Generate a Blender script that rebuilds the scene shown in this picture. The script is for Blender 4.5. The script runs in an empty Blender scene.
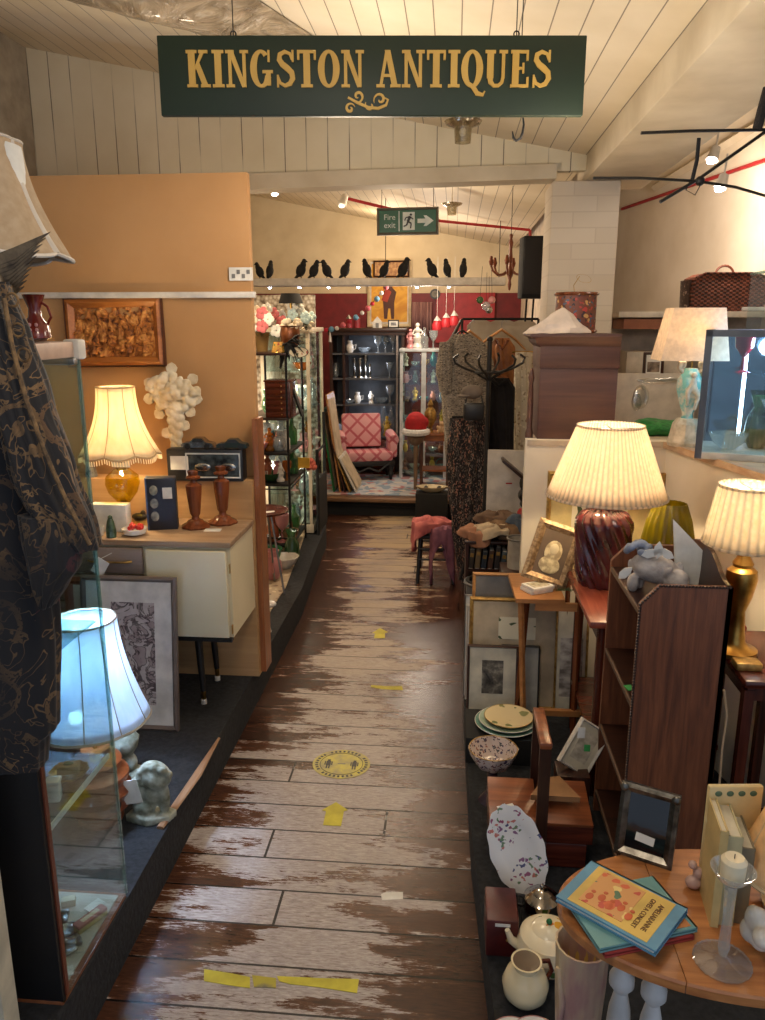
import bpy, bmesh, math, random
from mathutils import Vector, Matrix, Euler
random.seed(7)
PI = math.pi
C = bpy.context.scene.collection
# ------------------------------------------------------------------ camera
F = 780.0; EYE = 1.65
pit = math.atan(188/780); yaw = math.atan(72.5/780*math.cos(pit))
Rv = Vector((math.cos(yaw), math.sin(yaw), 0))
Fv = Vector((-math.sin(yaw)*math.cos(pit), math.cos(yaw)*math.cos(pit), -math.sin(pit)))
Uv = Vector((-math.sin(yaw)*math.sin(pit), math.cos(yaw)*math.sin(pit), math.cos(pit)))
cam = bpy.data.objects.new('camera', bpy.data.cameras.new('camera')); C.objects.link(cam)
cam.location = (0, 0, EYE); cam.rotation_euler = Euler((PI/2-pit, 0, yaw))
cam.data.sensor_fit = 'HORIZONTAL'; cam.data.sensor_width = 36; cam.data.lens = F*36/765
cam.data.clip_start = .02
bpy.context.scene.camera = cam
def P(px, py, X=None, Y=None, Z=None):      # where the sight line through a photo point meets a plane of the room
    d = Rv*((px-382.5)/F) + Uv*((510-py)/F) + Fv
    t = X/d.x if X is not None else Y/d.y if Y is not None else (Z-EYE)/d.z
    return Vector((0, 0, EYE)) + d*t
def K(v): return (v-Vector((0, 0, EYE))).dot(Fv)/F   # metres per photo point at v
# ------------------------------------------------------------------ materials
def lin(c): return tuple(((v/255)/12.92 if v/255 <= .04045 else ((v/255+.055)/1.055)**2.4) for v in c[:3])+(1,)
MATS = {}
class NT:
    def __init__(s, name):
        s.m = bpy.data.materials.new(name); s.m.use_nodes = True; s.t = s.m.node_tree; s.t.nodes.clear()
        s.out = s.t.nodes.new('ShaderNodeOutputMaterial')
    def n(s, typ, **kw):
        o = s.t.nodes.new('ShaderNode'+typ)
        for k, v in kw.items():
            if k[0] == 'i': o.inputs[int(k[1:])].default_value = v
            else: setattr(o, k, v)
        return o
    def l(s, a, b): s.t.links.new(a, b)
    def coords(s, sc=(1, 1, 1)):
        c = s.n('TexCoord'); m = s.n('Mapping'); m.inputs['Scale'].default_value = sc
        s.l(c.outputs['Object'], m.inputs[0]); return m.outputs[0]
    def noise(s, vec, scale, det=3, dist=0, rough=.55):
        o = s.n('TexNoise'); o.inputs['Scale'].default_value = scale; o.inputs['Detail'].default_value = det
        o.inputs['Distortion'].default_value = dist; o.inputs['Roughness'].default_value = rough
        s.l(vec, o.inputs['Vector']); return o.outputs[0]
    def ramp(s, fac, stops, interp='LINEAR'):
        r = s.n('ValToRGB'); r.color_ramp.interpolation = interp; e = r.color_ramp.elements
        while len(e) < len(stops): e.new(.5)
        for i, (p_, c_) in enumerate(stops): e[i].position = p_; e[i].color = c_ if len(c_) == 4 else lin(c_)
        s.l(fac, r.inputs[0]); return r.outputs[0]
    def mix(s, f, a, b, mode='MIX'):
        o = s.n('MixRGB', blend_type=mode)
        for i, v in ((0, f), (1, a), (2, b)):
            if hasattr(v, 'links'): s.l(v, o.inputs[i])
            else: o.inputs[i].default_value = v if i == 0 else (v if len(v) == 4 else lin(v))
        return o.outputs[0]
    def math(s, op, a, b=0, c=0):
        o = s.n('Math', operation=op)
        for i, v in enumerate((a, b, c)):
            if hasattr(v, 'links'): s.l(v, o.inputs[i])
            else: o.inputs[i].default_value = v
        return o.outputs[0]
    def fin(s, col, rough=.5, metal=0, bump=None, bs=.3, bd=.01, spec=.5, trans=0, coat=0, em=0, sheen=0):
        b = s.n('BsdfPrincipled')
        for k, v in (('Base Color', col), ('Roughness', rough), ('Metallic', metal)):
            if hasattr(v, 'links'): s.l(v, b.inputs[k])
            else: b.inputs[k].default_value = (v if len(v) == 4 else lin(v)) if k == 'Base Color' else v
        b.inputs['Specular IOR Level'].default_value = spec
        b.inputs['Transmission Weight'].default_value = trans
        b.inputs['Coat Weight'].default_value = coat
        b.inputs['Sheen Weight'].default_value = sheen
        if em:
            if hasattr(col, 'links'): s.l(col, b.inputs['Emission Color'])
            else: b.inputs['Emission Color'].default_value = col if len(col) == 4 else lin(col)
            b.inputs['Emission Strength'].default_value = em
        if bump is not None:
            u = s.n('Bump'); u.inputs['Strength'].default_value = bs; u.inputs['Distance'].default_value = bd
            s.l(bump, u.inputs['Height']); s.l(u.outputs[0], b.inputs['Normal'])
        s.l(b.outputs[0], s.out.inputs[0]); return s.m
def plain(name, c, r=.6, m=0, c2=None, sc=12, st=(1, 1, 1), bs=.15, lo=.35, hi=.65, det=4, **kw):
    if name in MATS: return MATS[name]
    t = NT(name); v = t.coords(st); n = t.noise(v, sc, det)
    if c2 is None: c2 = tuple(max(0, x*.86) for x in c)
    col = t.ramp(n, [(lo, c2), (hi, c)])
    MATS[name] = t.fin(col, r, m, n, bs, .005, **kw); return MATS[name]
def wood(name, c, c2, ax='x', sc=9, r=.35, st=None, bs=.1, **kw):
    if name in MATS: return MATS[name]
    t = NT(name); s = st or {'x': (.6, 9, 9), 'y': (9, .6, 9), 'z': (9, 9, .6)}[ax]
    v = t.coords(s); n = t.noise(v, sc, 5, .6); f = t.noise(v, sc*5, 2)
    col = t.ramp(n, [(.3, c2), (.7, c)]); col = t.mix(t.math('MULTIPLY', f, .45), col, c2)
    MATS[name] = t.fin(col, r, 0, f, bs, .002, **kw); return MATS[name]
def glassm(name, tint=(235, 245, 245), gl=.12, rough=.03, gc=(255, 255, 255), diff=0):
    if name in MATS: return MATS[name]
    t = NT(name); a = t.n('BsdfTransparent'); a.inputs[0].default_value = lin(tint)
    g = t.n('BsdfGlossy'); g.inputs['Roughness'].default_value = rough; g.inputs[0].default_value = lin(gc)
    w = t.n('LayerWeight'); w.inputs[0].default_value = .5; mx = t.n('MixShader')
    f = t.math('ADD', t.math('MULTIPLY', t.math('POWER', w.outputs[1], 3), .4), gl*.42); f = t.math('MINIMUM', f, .8)
    t.l(f, mx.inputs[0]); t.l(a.outputs[0], mx.inputs[1]); t.l(g.outputs[0], mx.inputs[2]); last = mx.outputs[0]
    if diff:
        d = t.n('BsdfTranslucent'); d.inputs[0].default_value = lin(tint); d2 = t.n('BsdfDiffuse'); d2.inputs[0].default_value = lin(tint); m3 = t.n('MixShader'); t.l(d.outputs[0], m3.inputs[1]); t.l(d2.outputs[0], m3.inputs[2])
        m2 = t.n('MixShader'); m2.inputs[0].default_value = diff; t.l(last, m2.inputs[1]); t.l(m3.outputs[0], m2.inputs[2]); last = m2.outputs[0]
    t.l(last, t.out.inputs[0])
    MATS[name] = t.m; return t.m
def shadem(name, c, tr=.6, c2=None, st=(1, 1, 1), sc=60, pleat_shade=0):
    if name in MATS: return MATS[name]
    t = NT(name); v = t.coords(st); n = t.noise(v, sc, 2)
    col = t.ramp(n, [(.35, c2 or tuple(x*.93 for x in c)), (.65, c)])
    if pleat_shade:  # shade between pleats painted into the colour as darker stripes
        tc = t.n('TexCoord'); sp = t.n('SeparateXYZ'); t.l(tc.outputs['Object'], sp.inputs[0]); ang = t.math('ARCTAN2', sp.outputs[1], sp.outputs[0])
        pl_ = t.math('SINE', t.math('ADD', t.math('MULTIPLY', ang, pleat_shade), t.math('MULTIPLY', n, 1.5))); pf = t.math('MULTIPLY', t.math('ADD', pl_, 1), .5); col = t.mix(t.math('POWER', pf, 2.5), col, tuple(x*.8 for x in c))
    a = t.n('BsdfDiffuse'); b = t.n('BsdfTranslucent'); mx = t.n('MixShader'); mx.inputs[0].default_value = tr
    t.l(col, a.inputs[0]); t.l(col, b.inputs[0]); t.l(a.outputs[0], mx.inputs[1]); t.l(b.outputs[0], mx.inputs[2]); t.l(mx.outputs[0], t.out.inputs[0])
    MATS[name] = t.m; return t.m
def emis(name, c, s):
    if name in MATS: return MATS[name]
    t = NT(name); e = t.n('Emission'); e.inputs[0].default_value = lin(c); e.inputs[1].default_value = s
    t.l(e.outputs[0], t.out.inputs[0]); MATS[name] = t.m; return t.m
def speck(name, base, cols, sc=40, dens=.3, r=.5, st=(1, 1, 1), metal=0, lines=False, clus=0):
    """base colour with scattered blots of several colours (painted flowers, prints, embroidery)"""
    if name in MATS: return MATS[name]
    t = NT(name); v = t.coords(st); vo = t.n('TexVoronoi'); vo.inputs['Scale'].default_value = sc
    nz = t.n('TexNoise'); nz.inputs['Scale'].default_value = sc*.8; t.l(v, nz.inputs['Vector'])
    ad = t.n('MixRGB'); ad.inputs[0].default_value = .03 if not lines else .08; t.l(v, ad.inputs[1]); t.l(nz.outputs['Color'], ad.inputs[2])
    t.l(ad.outputs[0], vo.inputs['Vector'])
    sep = t.n('SeparateColor'); t.l(vo.outputs['Color'], sep.inputs[0])
    stops = [(i/len(cols), c) for i, c in enumerate(cols)]
    pal = t.ramp(sep.outputs[0], stops, 'CONSTANT')
    sel = t.math('LESS_THAN', sep.outputs[1], dens); near = t.math('LESS_THAN', vo.outputs['Distance'], .42)
    f = t.math('MULTIPLY', sel, near)
    if clus: f = t.math('MULTIPLY', f, t.math('GREATER_THAN', t.noise(v, clus, 1), .5))
    col = t.mix(f, base, pal); MATS[name] = t.fin(col, r, metal, None); return MATS[name]
# common ones
M = dict(
 black=plain('black_paint', (26, 25, 26), .45), blackmatte=plain('black_matte', (20, 20, 21), .85),
 iron=plain('black_iron', (32, 30, 29), .5, .6), steel=plain('brushed_steel', (150, 150, 148), .35, .9),
 silver=plain('old_silver', (190, 188, 182), .25, 1, (110, 106, 100), 30), brass=plain('brass', (205, 165, 92), .28, 1, (140, 105, 50), 14),
 gold=plain('gilt', (196, 158, 88), .42, .5, (140, 104, 50), 40), white=plain('white_paint', (214, 208, 198), .6), cream=plain('cream_paint', (216, 206, 180), .55),
 paper=plain('paper', (232, 228, 218), .8), china=plain('white_china', (232, 230, 224), .18, coat=.4), mat=plain('mount_board', (220, 214, 196), .8),
 beige=plain('beige_mount', (196, 178, 150), .8),
 dark=wood('dark_oak', (74, 40, 26), (32, 17, 12), 'z'), darkx=wood('dark_oak_across', (66, 36, 24), (28, 16, 12), 'x'),
 oak=wood('oak', (176, 112, 62), (120, 68, 34), 'x', 5), pine=wood('pine', (196, 146, 92), (160, 110, 62), 'x', 5),
 maho=wood('mahogany', (110, 48, 30), (58, 22, 14), 'x', 6, .25), mahoz=wood('mahogany_upright', (104, 46, 28), (54, 22, 14), 'z', 6, .25),
 walnut=wood('turned_walnut', (140, 76, 42), (82, 38, 20), 'z', 6, .25), ply=wood('plywood', (196, 158, 112), (168, 128, 84), 'x', 3, .6),
 glass=glassm('clear_glass'), glassc=glassm('crystal', (236, 240, 242), .3, .05, diff=.16), mirror=plain('mirror_glass', (200, 206, 208), .03, 1, (196, 202, 204), 2, bs=0),
 red=plain('red_felt', (180, 28, 34), .8), green=plain('green_glazed', (30, 110, 60), .35), grey=plain('grey_plastic', (120, 120, 118), .5),
 tag=plain('price_tag_card', (236, 234, 226), .8),
 blackcloth=plain('black_cloth', (24, 22, 26), .95, 0, (12, 11, 14), 20, bs=.4),
)
# ------------------------------------------------------------------ mesh builder
class B:
    def __init__(s): s.b = bmesh.new(); s.M = Matrix()
    def at(s, loc=(0, 0, 0), rot=(0, 0, 0), sc=(1, 1, 1)):
        s.M = Matrix.LocRotScale(Vector(loc), Euler(rot), Vector(sc)); return s
    def V(s, p_): return s.b.verts.new(s.M @ Vector(p_))
    def F(s, vs, mi=0):
        try: f = s.b.faces.new(vs); f.material_index = mi; return f
        except ValueError: return None
    def box(s, c, d, rz=0, bev=0, mi=0, rot=None):
        m = Matrix.LocRotScale(Vector(c), Euler(rot or (0, 0, rz)), Vector(d))
        r = bmesh.ops.create_cube(s.b, size=1, matrix=s.M @ m)
        fs = {f for v in r['verts'] for f in v.link_faces}
        for f in fs: f.material_index = mi
        if bev:
            es = list({e for v in r['verts'] for e in v.link_edges})
            q = bmesh.ops.bevel(s.b, geom=es, offset=bev, segments=2, profile=.5, affect='EDGES')
            for f in q['faces']: f.material_index = mi
        return s
    def loft(s, rings, cap=True, mi=0, closed=True):
        vs = [[s.V(p_) for p_ in r] for r in rings]; n = len(vs[0])
        for a, b in zip(vs, vs[1:]):
            for i in range(n if closed else n-1): s.F((a[i], a[(i+1) % n], b[(i+1) % n], b[i]), mi)
        if cap and closed: s.F(vs[0][::-1], mi); s.F(vs[-1], mi)
        return s
    def lathe(s, prof, seg=28, c=(0, 0, 0), rip=0, nr=0, tw=0, cap=True, mi=0, ell=1):
        if tw:
            pr = [prof[0]]
            for a_, c_ in zip(prof, prof[1:]):
                m_ = max(1, int(abs(c_[1]-a_[1])/.006)); pr += [(a_[0]+(c_[0]-a_[0])*j/m_, a_[1]+(c_[1]-a_[1])*j/m_) for j in range(1, m_+1)]
            prof = pr
        rings = []
        for r, z in prof:
            ring = []
            for i in range(seg):
                a = 2*PI*i/seg; rr = r*(1+rip*math.cos(nr*a+tw*z)) if rip else r
                ring.append((c[0]+rr*math.cos(a), c[1]+rr*ell*math.sin(a), c[2]+z))
            rings.append(ring)
        return s.loft(rings, cap, mi)
    def shell(s, prof, th=.003, **kw):      # open thin-walled lathe
        inner = [(max(r-th, .0005), z+(th*.6 if i == 0 else 0)) for i, (r, z) in enumerate(prof)]
        return s.lathe(prof+inner[::-1], **kw)
    def tube(s, pts, r, seg=10, cap=True, mi=0, flat=1):
        pts = [Vector(p_) for p_ in pts]; n = len(pts); rs = r if isinstance(r, (list, tuple)) else [r]*n; rings = []; up = None
        for i, p_ in enumerate(pts):
            d = (pts[min(i+1, n-1)]-pts[max(i-1, 0)]).normalized()
            if up is None: up = Vector((0, 0, 1)) if abs(d.z) < .9 else Vector((0, 1, 0))
            a = d.cross(up).normalized(); u = a.cross(d).normalized(); up = u
            rings.append([p_+(a*math.cos(2*PI*k/seg)+u*flat*math.sin(2*PI*k/seg))*rs[i] for k in range(seg)])
        return s.loft(rings, cap, mi)
    def ball(s, c, r, seg=16, mi=0, rot=(0, 0, 0)):
        if not isinstance(r, (tuple, list)): r = (r, r, r)
        q = bmesh.ops.create_uvsphere(s.b, u_segments=seg, v_segments=max(6, seg//2), radius=1, matrix=s.M @ Matrix.LocRotScale(Vector(c), Euler(rot), Vector(r)))
        for v in q['verts']:
            for f in v.link_faces: f.material_index = mi
        return s
    def plate(s, poly, y0, y1, mi=0):       # polygon in XZ, thickness along Y
        a = [s.V((x, y0, z)) for x, z in poly]; b = [s.V((x, y1, z)) for x, z in poly]; n = len(poly)
        s.F(a, mi); s.F(b[::-1], mi)
        for i in range(n): s.F((a[i], b[i], b[(i+1) % n], a[(i+1) % n]), mi)
        return s
    def slab(s, poly, z0, z1, mi=0):        # polygon in XY, thickness along Z
        a = [s.V((x, y, z0)) for x, y in poly]; b = [s.V((x, y, z1)) for x, y in poly]; n = len(poly)
        s.F(a[::-1], mi); s.F(b, mi)
        for i in range(n): s.F((a[i], a[(i+1) % n], b[(i+1) % n], b[i]), mi)
        return s
    def ring(s, c, R, r, seg=24, ss=8, mi=0, rot=(0, 0, 0), el=1):
        m = Matrix.LocRotScale(Vector(c), Euler(rot), Vector((1, 1, 1))); vs = []
        for i in range(seg):
            a = 2*PI*i/seg; vs.append([s.V(m @ Vector(((R+r*math.cos(2*PI*j/ss))*math.cos(a), (R+r*math.cos(2*PI*j/ss))*el*math.sin(a), r*math.sin(2*PI*j/ss)))) for j in range(ss)])
        for i in range(seg):
            for j in range(ss): s.F((vs[i][j], vs[(i+1) % seg][j], vs[(i+1) % seg][(j+1) % ss], vs[i][(j+1) % ss]), mi)
        return s
    def rimframe(s, w, h, bw, d, z0=0, mi=0, steps=1):   # mitred rectangular frame in XZ, front towards -Y
        o = [(-w/2, z0), (w/2, z0), (w/2, z0+h), (-w/2, z0+h)]; i_ = [(-w/2+bw, z0+bw), (w/2-bw, z0+bw), (w/2-bw, z0+h-bw), (-w/2+bw, z0+h-bw)]
        m_ = [((a[0]*.55+b[0]*.45), (a[1]*.55+b[1]*.45)) for a, b in zip(o, i_)]
        loops = [[(x, d, z) for x, z in o], [(x, d*.15, z) for x, z in o], [(x, -d*.12, z) for x, z in m_], [(x, d*.4, z) for x, z in i_], [(x, d, z) for x, z in i_]]
        vs = [[s.V(p_) for p_ in l] for l in loops]
        for a, b in zip(vs, vs[1:]+[vs[0]]):
            for k in range(4): s.F((a[k], a[(k+1) % 4], b[(k+1) % 4], b[k]), mi)
        return s
def part(name, b, mat, parent=None, label=None, smooth=35, loc=(0, 0, 0), rot=(0, 0, 0), remesh=0, sub=0, solid=0):
    me = bpy.data.meshes.new(name); bmesh.ops.recalc_face_normals(b.b, faces=b.b.faces); b.b.to_mesh(me); b.b.free()
    for m_ in (mat if isinstance(mat, (list, tuple)) else [mat]): me.materials.append(m_)
    if smooth:
        for p_ in me.polygons: p_.use_smooth = True
        me.set_sharp_from_angle(angle=math.radians(smooth))
    o = bpy.data.objects.new(name, me); C.objects.link(o); o.location = loc; o.rotation_euler = rot
    if parent: o.parent = parent
    if label: o['label'] = label
    if remesh:
        r = o.modifiers.new('remesh', 'REMESH'); r.mode = 'VOXEL'; r.voxel_size = remesh; r.use_smooth_shade = True
        q = o.modifiers.new('smooth', 'SMOOTH'); q.factor = .6; q.iterations = 3
    if sub: q = o.modifiers.new('sub', 'SUBSURF'); q.levels = sub; q.render_levels = sub
    if solid: q = o.modifiers.new('solid', 'SOLIDIFY'); q.thickness = solid; q.offset = 0
    return o
def tag(o, label, cat, group=None):
    o['label'] = label; o['category'] = cat
    if group: o['group'] = group
    return o
def thing(name, label, cat, loc, rot=(0, 0, 0), group=None):
    o = bpy.data.objects.new(name, None); o.empty_display_size = .05; C.objects.link(o); o.location = loc
    o.rotation_euler = rot if isinstance(rot, tuple) else (0, 0, rot)
    return tag(o, label, cat, group)
def solo(name, b, mat, label, cat, loc=(0, 0, 0), rot=(0, 0, 0), group=None, **kw):
    o = part(name, b, mat, None, loc=loc, rot=rot if isinstance(rot, tuple) else (0, 0, rot), **kw); return tag(o, label, cat, group)
def struct(name, b, mat, parent=None, loc=(0, 0, 0), rot=(0, 0, 0), **kw):
    o = part(name, b, mat, parent, loc=loc, rot=rot, **kw)
    if not parent: o['kind'] = 'structure'
    return o
def kids(o): return [c for c in bpy.data.objects if c.parent == o]
def dup(o, loc=None, rot=None, label=None, group=None, sc=None, parent=None):
    c = o.copy(); C.objects.link(c)
    if parent: c.parent = parent
    if loc is not None: c.location = loc
    if rot is not None: c.rotation_euler = rot if isinstance(rot, tuple) else (0, 0, rot)
    if sc: c.scale = sc if isinstance(sc, (tuple, list)) else (sc, sc, sc)
    if label: c['label'] = label
    if group: c['group'] = group
    for ch in kids(o): dup(ch, parent=c)
    return c
ORD = ['leftmost', 'second', 'third', 'fourth', 'fifth', 'sixth', 'seventh', 'eighth', 'ninth', 'tenth', 'eleventh', 'twelfth', 'thirteenth', 'fourteenth']
def nth(i, n): return 'leftmost' if i == 0 else 'rightmost' if i == n-1 else ORD[i]+' from left'
def light(kind, loc, e, col=(255, 214, 160), size=.05, rot=None, spot=60, target=None):  # one object name for the shop's lamps and for added fill lights
    d = bpy.data.lights.new('lamp_or_fill', kind); d.energy = e; d.color = lin(col)[:3]
    if kind in ('POINT', 'SPOT'): d.shadow_soft_size = size
    else: d.size = size
    if kind == 'SPOT': d.spot_size = math.radians(spot); d.spot_blend = .6
    o = bpy.data.objects.new('lamp_or_fill', d); C.objects.link(o); o.location = loc
    if target is not None: o.rotation_euler = (Vector(target)-Vector(loc)).to_track_quat('-Z', 'Y').to_euler()
    elif rot: o.rotation_euler = rot
    return o
def text(s, size, mat, parent, loc, rot, ext=.0005, name='lettering', sx=1, align='CENTER'):
    c = bpy.data.curves.new(name, 'FONT'); c.body = s; c.size = size; c.extrude = ext; c.align_x = align; c.align_y = 'CENTER'
    o = bpy.data.objects.new('text_source', c); C.objects.link(o); bpy.context.view_layer.update()
    me = bpy.data.meshes.new_from_object(o.evaluated_get(bpy.context.evaluated_depsgraph_get())); bpy.data.objects.remove(o); bpy.data.curves.remove(c)
    me.materials.clear(); me.materials.append(mat)
    o = bpy.data.objects.new(name, me); C.objects.link(o); o.parent = parent; o.location = loc; o.rotation_euler = rot; o.scale = (sx, 1, 1); return o
# ================================================================== THE SETTING
def ceilz(x): return 2.53-.196*x
# floor boards laid across the aisle, varnish worn off down the middle
t = NT('worn_floorboards'); tc = t.n('TexCoord'); sp = t.n('SeparateXYZ'); t.l(tc.outputs['Object'], sp.inputs[0])
X_, Y_ = sp.outputs[0], sp.outputs[1]
bi = t.math('FLOOR', t.math('DIVIDE', Y_, .14)); fr = t.math('FRACT', t.math('DIVIDE', Y_, .14))
wn = t.n('TexWhiteNoise', noise_dimensions='1D'); t.l(bi, wn.inputs['W'])
cb = t.n('CombineXYZ'); t.l(t.math('ADD', X_, t.math('MULTIPLY', wn.outputs[0], 13)), cb.inputs[0]); t.l(Y_, cb.inputs[1])
mp = t.n('Mapping'); mp.inputs['Scale'].default_value = (1, 6.5, 1); t.l(cb.outputs[0], mp.inputs[0])
g1 = t.noise(mp.outputs[0], 5, 8, .4, .7); g2 = t.noise(mp.outputs[0], 26, 4, .2)
mp2 = t.n('Mapping'); mp2.inputs['Scale'].default_value = (1, 2.6, 1); t.l(cb.outputs[0], mp2.inputs[0])
g3 = t.noise(mp2.outputs[0], 2.8, 5, .3)
dx = t.math('ABSOLUTE', t.math('ADD', X_, .43)); cen = t.math('MAXIMUM', t.math('SUBTRACT', 1, t.math('DIVIDE', dx, .52)), 0)
far = t.math('MINIMUM', t.math('MAXIMUM', t.math('DIVIDE', t.math('SUBTRACT', Y_, 2.6), 3), 0), 1)
wear = t.math('ADD', t.math('MULTIPLY', g1, .5), t.math('MULTIPLY', g3, .72)); wear = t.math('ADD', wear, t.math('MULTIPLY', cen, .31)); fine_ = t.noise(mp.outputs[0], 30, 6, .8, .75); wear = t.math('ADD', wear, t.math('MULTIPLY', t.math('SUBTRACT', fine_, .5), .34))
wear = t.math('ADD', wear, t.math('MULTIPLY', t.math('SUBTRACT', wn.outputs[0], .5), .1)); wear = t.math('SUBTRACT', wear, t.math('MULTIPLY', t.math('SUBTRACT', 1, t.math('ABSOLUTE', t.math('SUBTRACT', t.math('MULTIPLY', far, 2), 1))), .07))
wm = t.ramp(wear, [(.757, (0, 0, 0, 1)), (.785, (1, 1, 1, 1))])
varn = t.ramp(g2, [(.3, (36, 22, 17)), (.7, (72, 45, 33))]); varn = t.mix(t.math('MULTIPLY', wn.outputs[0], .5), varn, (84, 50, 34))
worn = t.ramp(fine_, [(.25, (98, 84, 78)), (.5, (164, 154, 150)), (.75, (208, 202, 200))]); fcl = t.ramp(g3, [(.35, (120, 104, 92)), (.6, (170, 144, 100))]); worn = t.mix(t.math('MULTIPLY', far, .8), worn, fcl)
col = t.mix(wm, varn, worn)
mid = t.ramp(wear, [(.68, (0, 0, 0, 1)), (.75, (1, 1, 1, 1)), (.78, (0, 0, 0, 1))]); col = t.mix(t.math('MULTIPLY', mid, .45), col, (118, 76, 50))
seam = t.math('LESS_THAN', fr, .045)
wn2 = t.n('TexWhiteNoise', noise_dimensions='1D'); t.l(t.math('ADD', bi, 31.7), wn2.inputs['W'])
jx = t.math('ABSOLUTE', t.math('SUBTRACT', X_, t.math('SUBTRACT', t.math('MULTIPLY', wn2.outputs[0], 2.4), 1.6))); jn = t.math('LESS_THAN', jx, .004)
gap = t.math('MAXIMUM', seam, jn); col = t.mix(gap, col, (14, 9, 7))
rg = t.n('MapRange'); t.l(wm, rg.inputs[0]); rg.inputs[3].default_value = .26; rg.inputs[4].default_value = .48
hgt = t.math('SUBTRACT', t.math('MULTIPLY', g1, .4), t.math('ADD', gap, t.math('MULTIPLY', wm, .12)))
M['floor'] = t.fin(col, rg.outputs[0], 0, hgt, .35, .006, spec=.5)
b = B().box((0, 3.9, -.03), (5.4, 11, .06)); struct('floor', b, M['floor'])

def planked(name, ax, pitch, c, c2, sc=2.5, other=None):
    t = NT(name); tc = t.n('TexCoord'); sp = t.n('SeparateXYZ'); t.l(tc.outputs['Object'], sp.inputs[0]); A = sp.outputs[ax]
    fr = t.math('FRACT', t.math('DIVIDE', A, pitch)); seam = t.math('LESS_THAN', fr, .045)
    n = t.noise(t.coords((1, 1, 1)), sc, 5); wn = t.n('TexWhiteNoise', noise_dimensions='1D'); t.l(t.math('FLOOR', t.math('DIVIDE', A, pitch)), wn.inputs['W'])
    col = t.ramp(n, [(.3, c2), (.65, c)]); col = t.mix(t.math('MULTIPLY', wn.outputs[0], .12), col, c2)
    gn = t.ramp(t.noise(t.coords((1, 1, .5)), 4, 3), [(.42, (0, 0, 0, 1)), (.56, (1, 1, 1, 1))]); sm = t.math('MULTIPLY', seam, t.math('ADD', t.math('MULTIPLY', gn, .7), .12)) if other is None else t.math('MULTIPLY', seam, .75)
    col = t.mix(sm, col, (72, 58, 42)); return t.fin(col, .6, 0, t.math('SUBTRACT', 0, seam), .25, .004)
M['gable'] = planked('painted_boards', 0, .105, (222, 212, 186), (208, 196, 166))
M['ceil'] = planked('ceiling_boards', 0, .085, (224, 212, 188), (210, 196, 168), other=1)
M['wallc'] = plain('cream_plaster', (222, 208, 178), .8, 0, (206, 190, 158), 3, bs=.1)
M['wallw'] = plain('white_wall', (226, 216, 198), .75, 0, (212, 200, 178), 2.5, bs=.08)
M['beam'] = plain('painted_beam', (208, 196, 172), .65, 0, (186, 172, 146), 3.5, bs=.2)
# sloping ceiling
b = B(); x0, x1 = -2.3, .62
b.loft([[(x0, y, ceilz(x0)), (x1, y, ceilz(x1)), (x1, y, ceilz(x1)+.06), (x0, y, ceilz(x0)+.06)] for y in (-.9, 8.7)]); struct('ceiling', b, M['ceil'])
b = B(); b.loft([[(.62, y, 2.95), (2.5, y, 2.8), (2.5, y, 2.86), (.62, y, 3.01)] for y in (-.9, 8.7)]); struct('ceiling_upper', b, M['wallc'])
b = B().box((.60, 3.9, 2.75), (.04, 9.6, .5)); struct('wall_upstand', b, M['wallc'])
# boxed beam running away on the right, and its pier
b = B().box((.76, 1.75, 2.365), (.32, 5.1, .13), bev=.006); struct('trim_1', b, M['beam'])
# painted brick pier
t = NT('painted_brick'); v = t.coords((1, 1, 1)); br = t.n('TexBrick'); mp = t.n('Mapping'); mp.inputs['Rotation'].default_value = (PI/2, 0, 0); t.l(v, mp.inputs[0]); t.l(mp.outputs[0], br.inputs[0])
for k_, v_ in (('Scale', 1), ('Brick Width', .22), ('Row Height', .072), ('Mortar Size', .004), ('Mortar Smooth', .6)): br.inputs[k_].default_value = v_
br.inputs['Color1'].default_value = lin((208, 196, 178)); br.inputs['Color2'].default_value = lin((198, 184, 164)); br.inputs['Mortar'].default_value = lin((194, 180, 162))
M['pier'] = t.fin(br.outputs[0], .7, 0, br.outputs[1], -.4, .004)
b = B().box((.605, 4.16, 1.15), (.32, .3, 2.3), bev=.01); struct('wall_pier', b, M['pier'])
# boarded gable across the room with its fascia
b = B(); b.plate([(-2.2, 2.31), (.6, 2.345), (.6, ceilz(.6)), (-2.2, ceilz(-2.2))], 4.02, 4.07); struct('wall_gable', b, M['gable'])
b = B(); b.plate([(-2.2, 2.255), (.46, 2.305), (.46, 2.37), (-2.2, 2.335)], 3.98, 4.12); struct('trim_2', b, M['beam'])
# side walls
b = B().box((-2.13, 1.4, 1.5), (.06, 5.4, 3.1)); struct('wall_left', b, plain('grey_wall', (168, 158, 142), .8))
b = B().box((-2.33, 6.4, 1.5), (.06, 4.6, 3.1)); struct('wall_left_far', b, M['wallc'])
b = B().box((0, 8.73, 1.5), (5.2, .06, 3.1)); struct('wall_back', b, M['wallc'])
b = B().box((.72, 6.5, 1.3), (.05, 4.4, 2.45)); struct('wall_right_far', b, plain('pale_pink_wall', (220, 204, 182), .7))
# boxed wall of the alcove: direction rotated a little
WA0 = Vector((1.03, 7.9)); WA1 = Vector((2.33, 1.1))
b = B(); n_ = Vector((WA1-WA0)).normalized().orthogonal()*.05
b.slab([tuple(WA0), tuple(WA1), tuple(WA1-n_) if (WA1-n_).x > WA1.x else tuple(WA1+n_), tuple(WA0-n_) if (WA0-n_).x > WA0.x else tuple(WA0+n_)], 0, 2.95); struct('wall_right', b, M['wallw'])
# dark red lower wall in the far room
b = B().box((-.75, 8.68, .95), (3.1, .03, 2.0)); struct('trim_3', b, plain('dark_red_wall', (120, 26, 32), .55))
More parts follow.
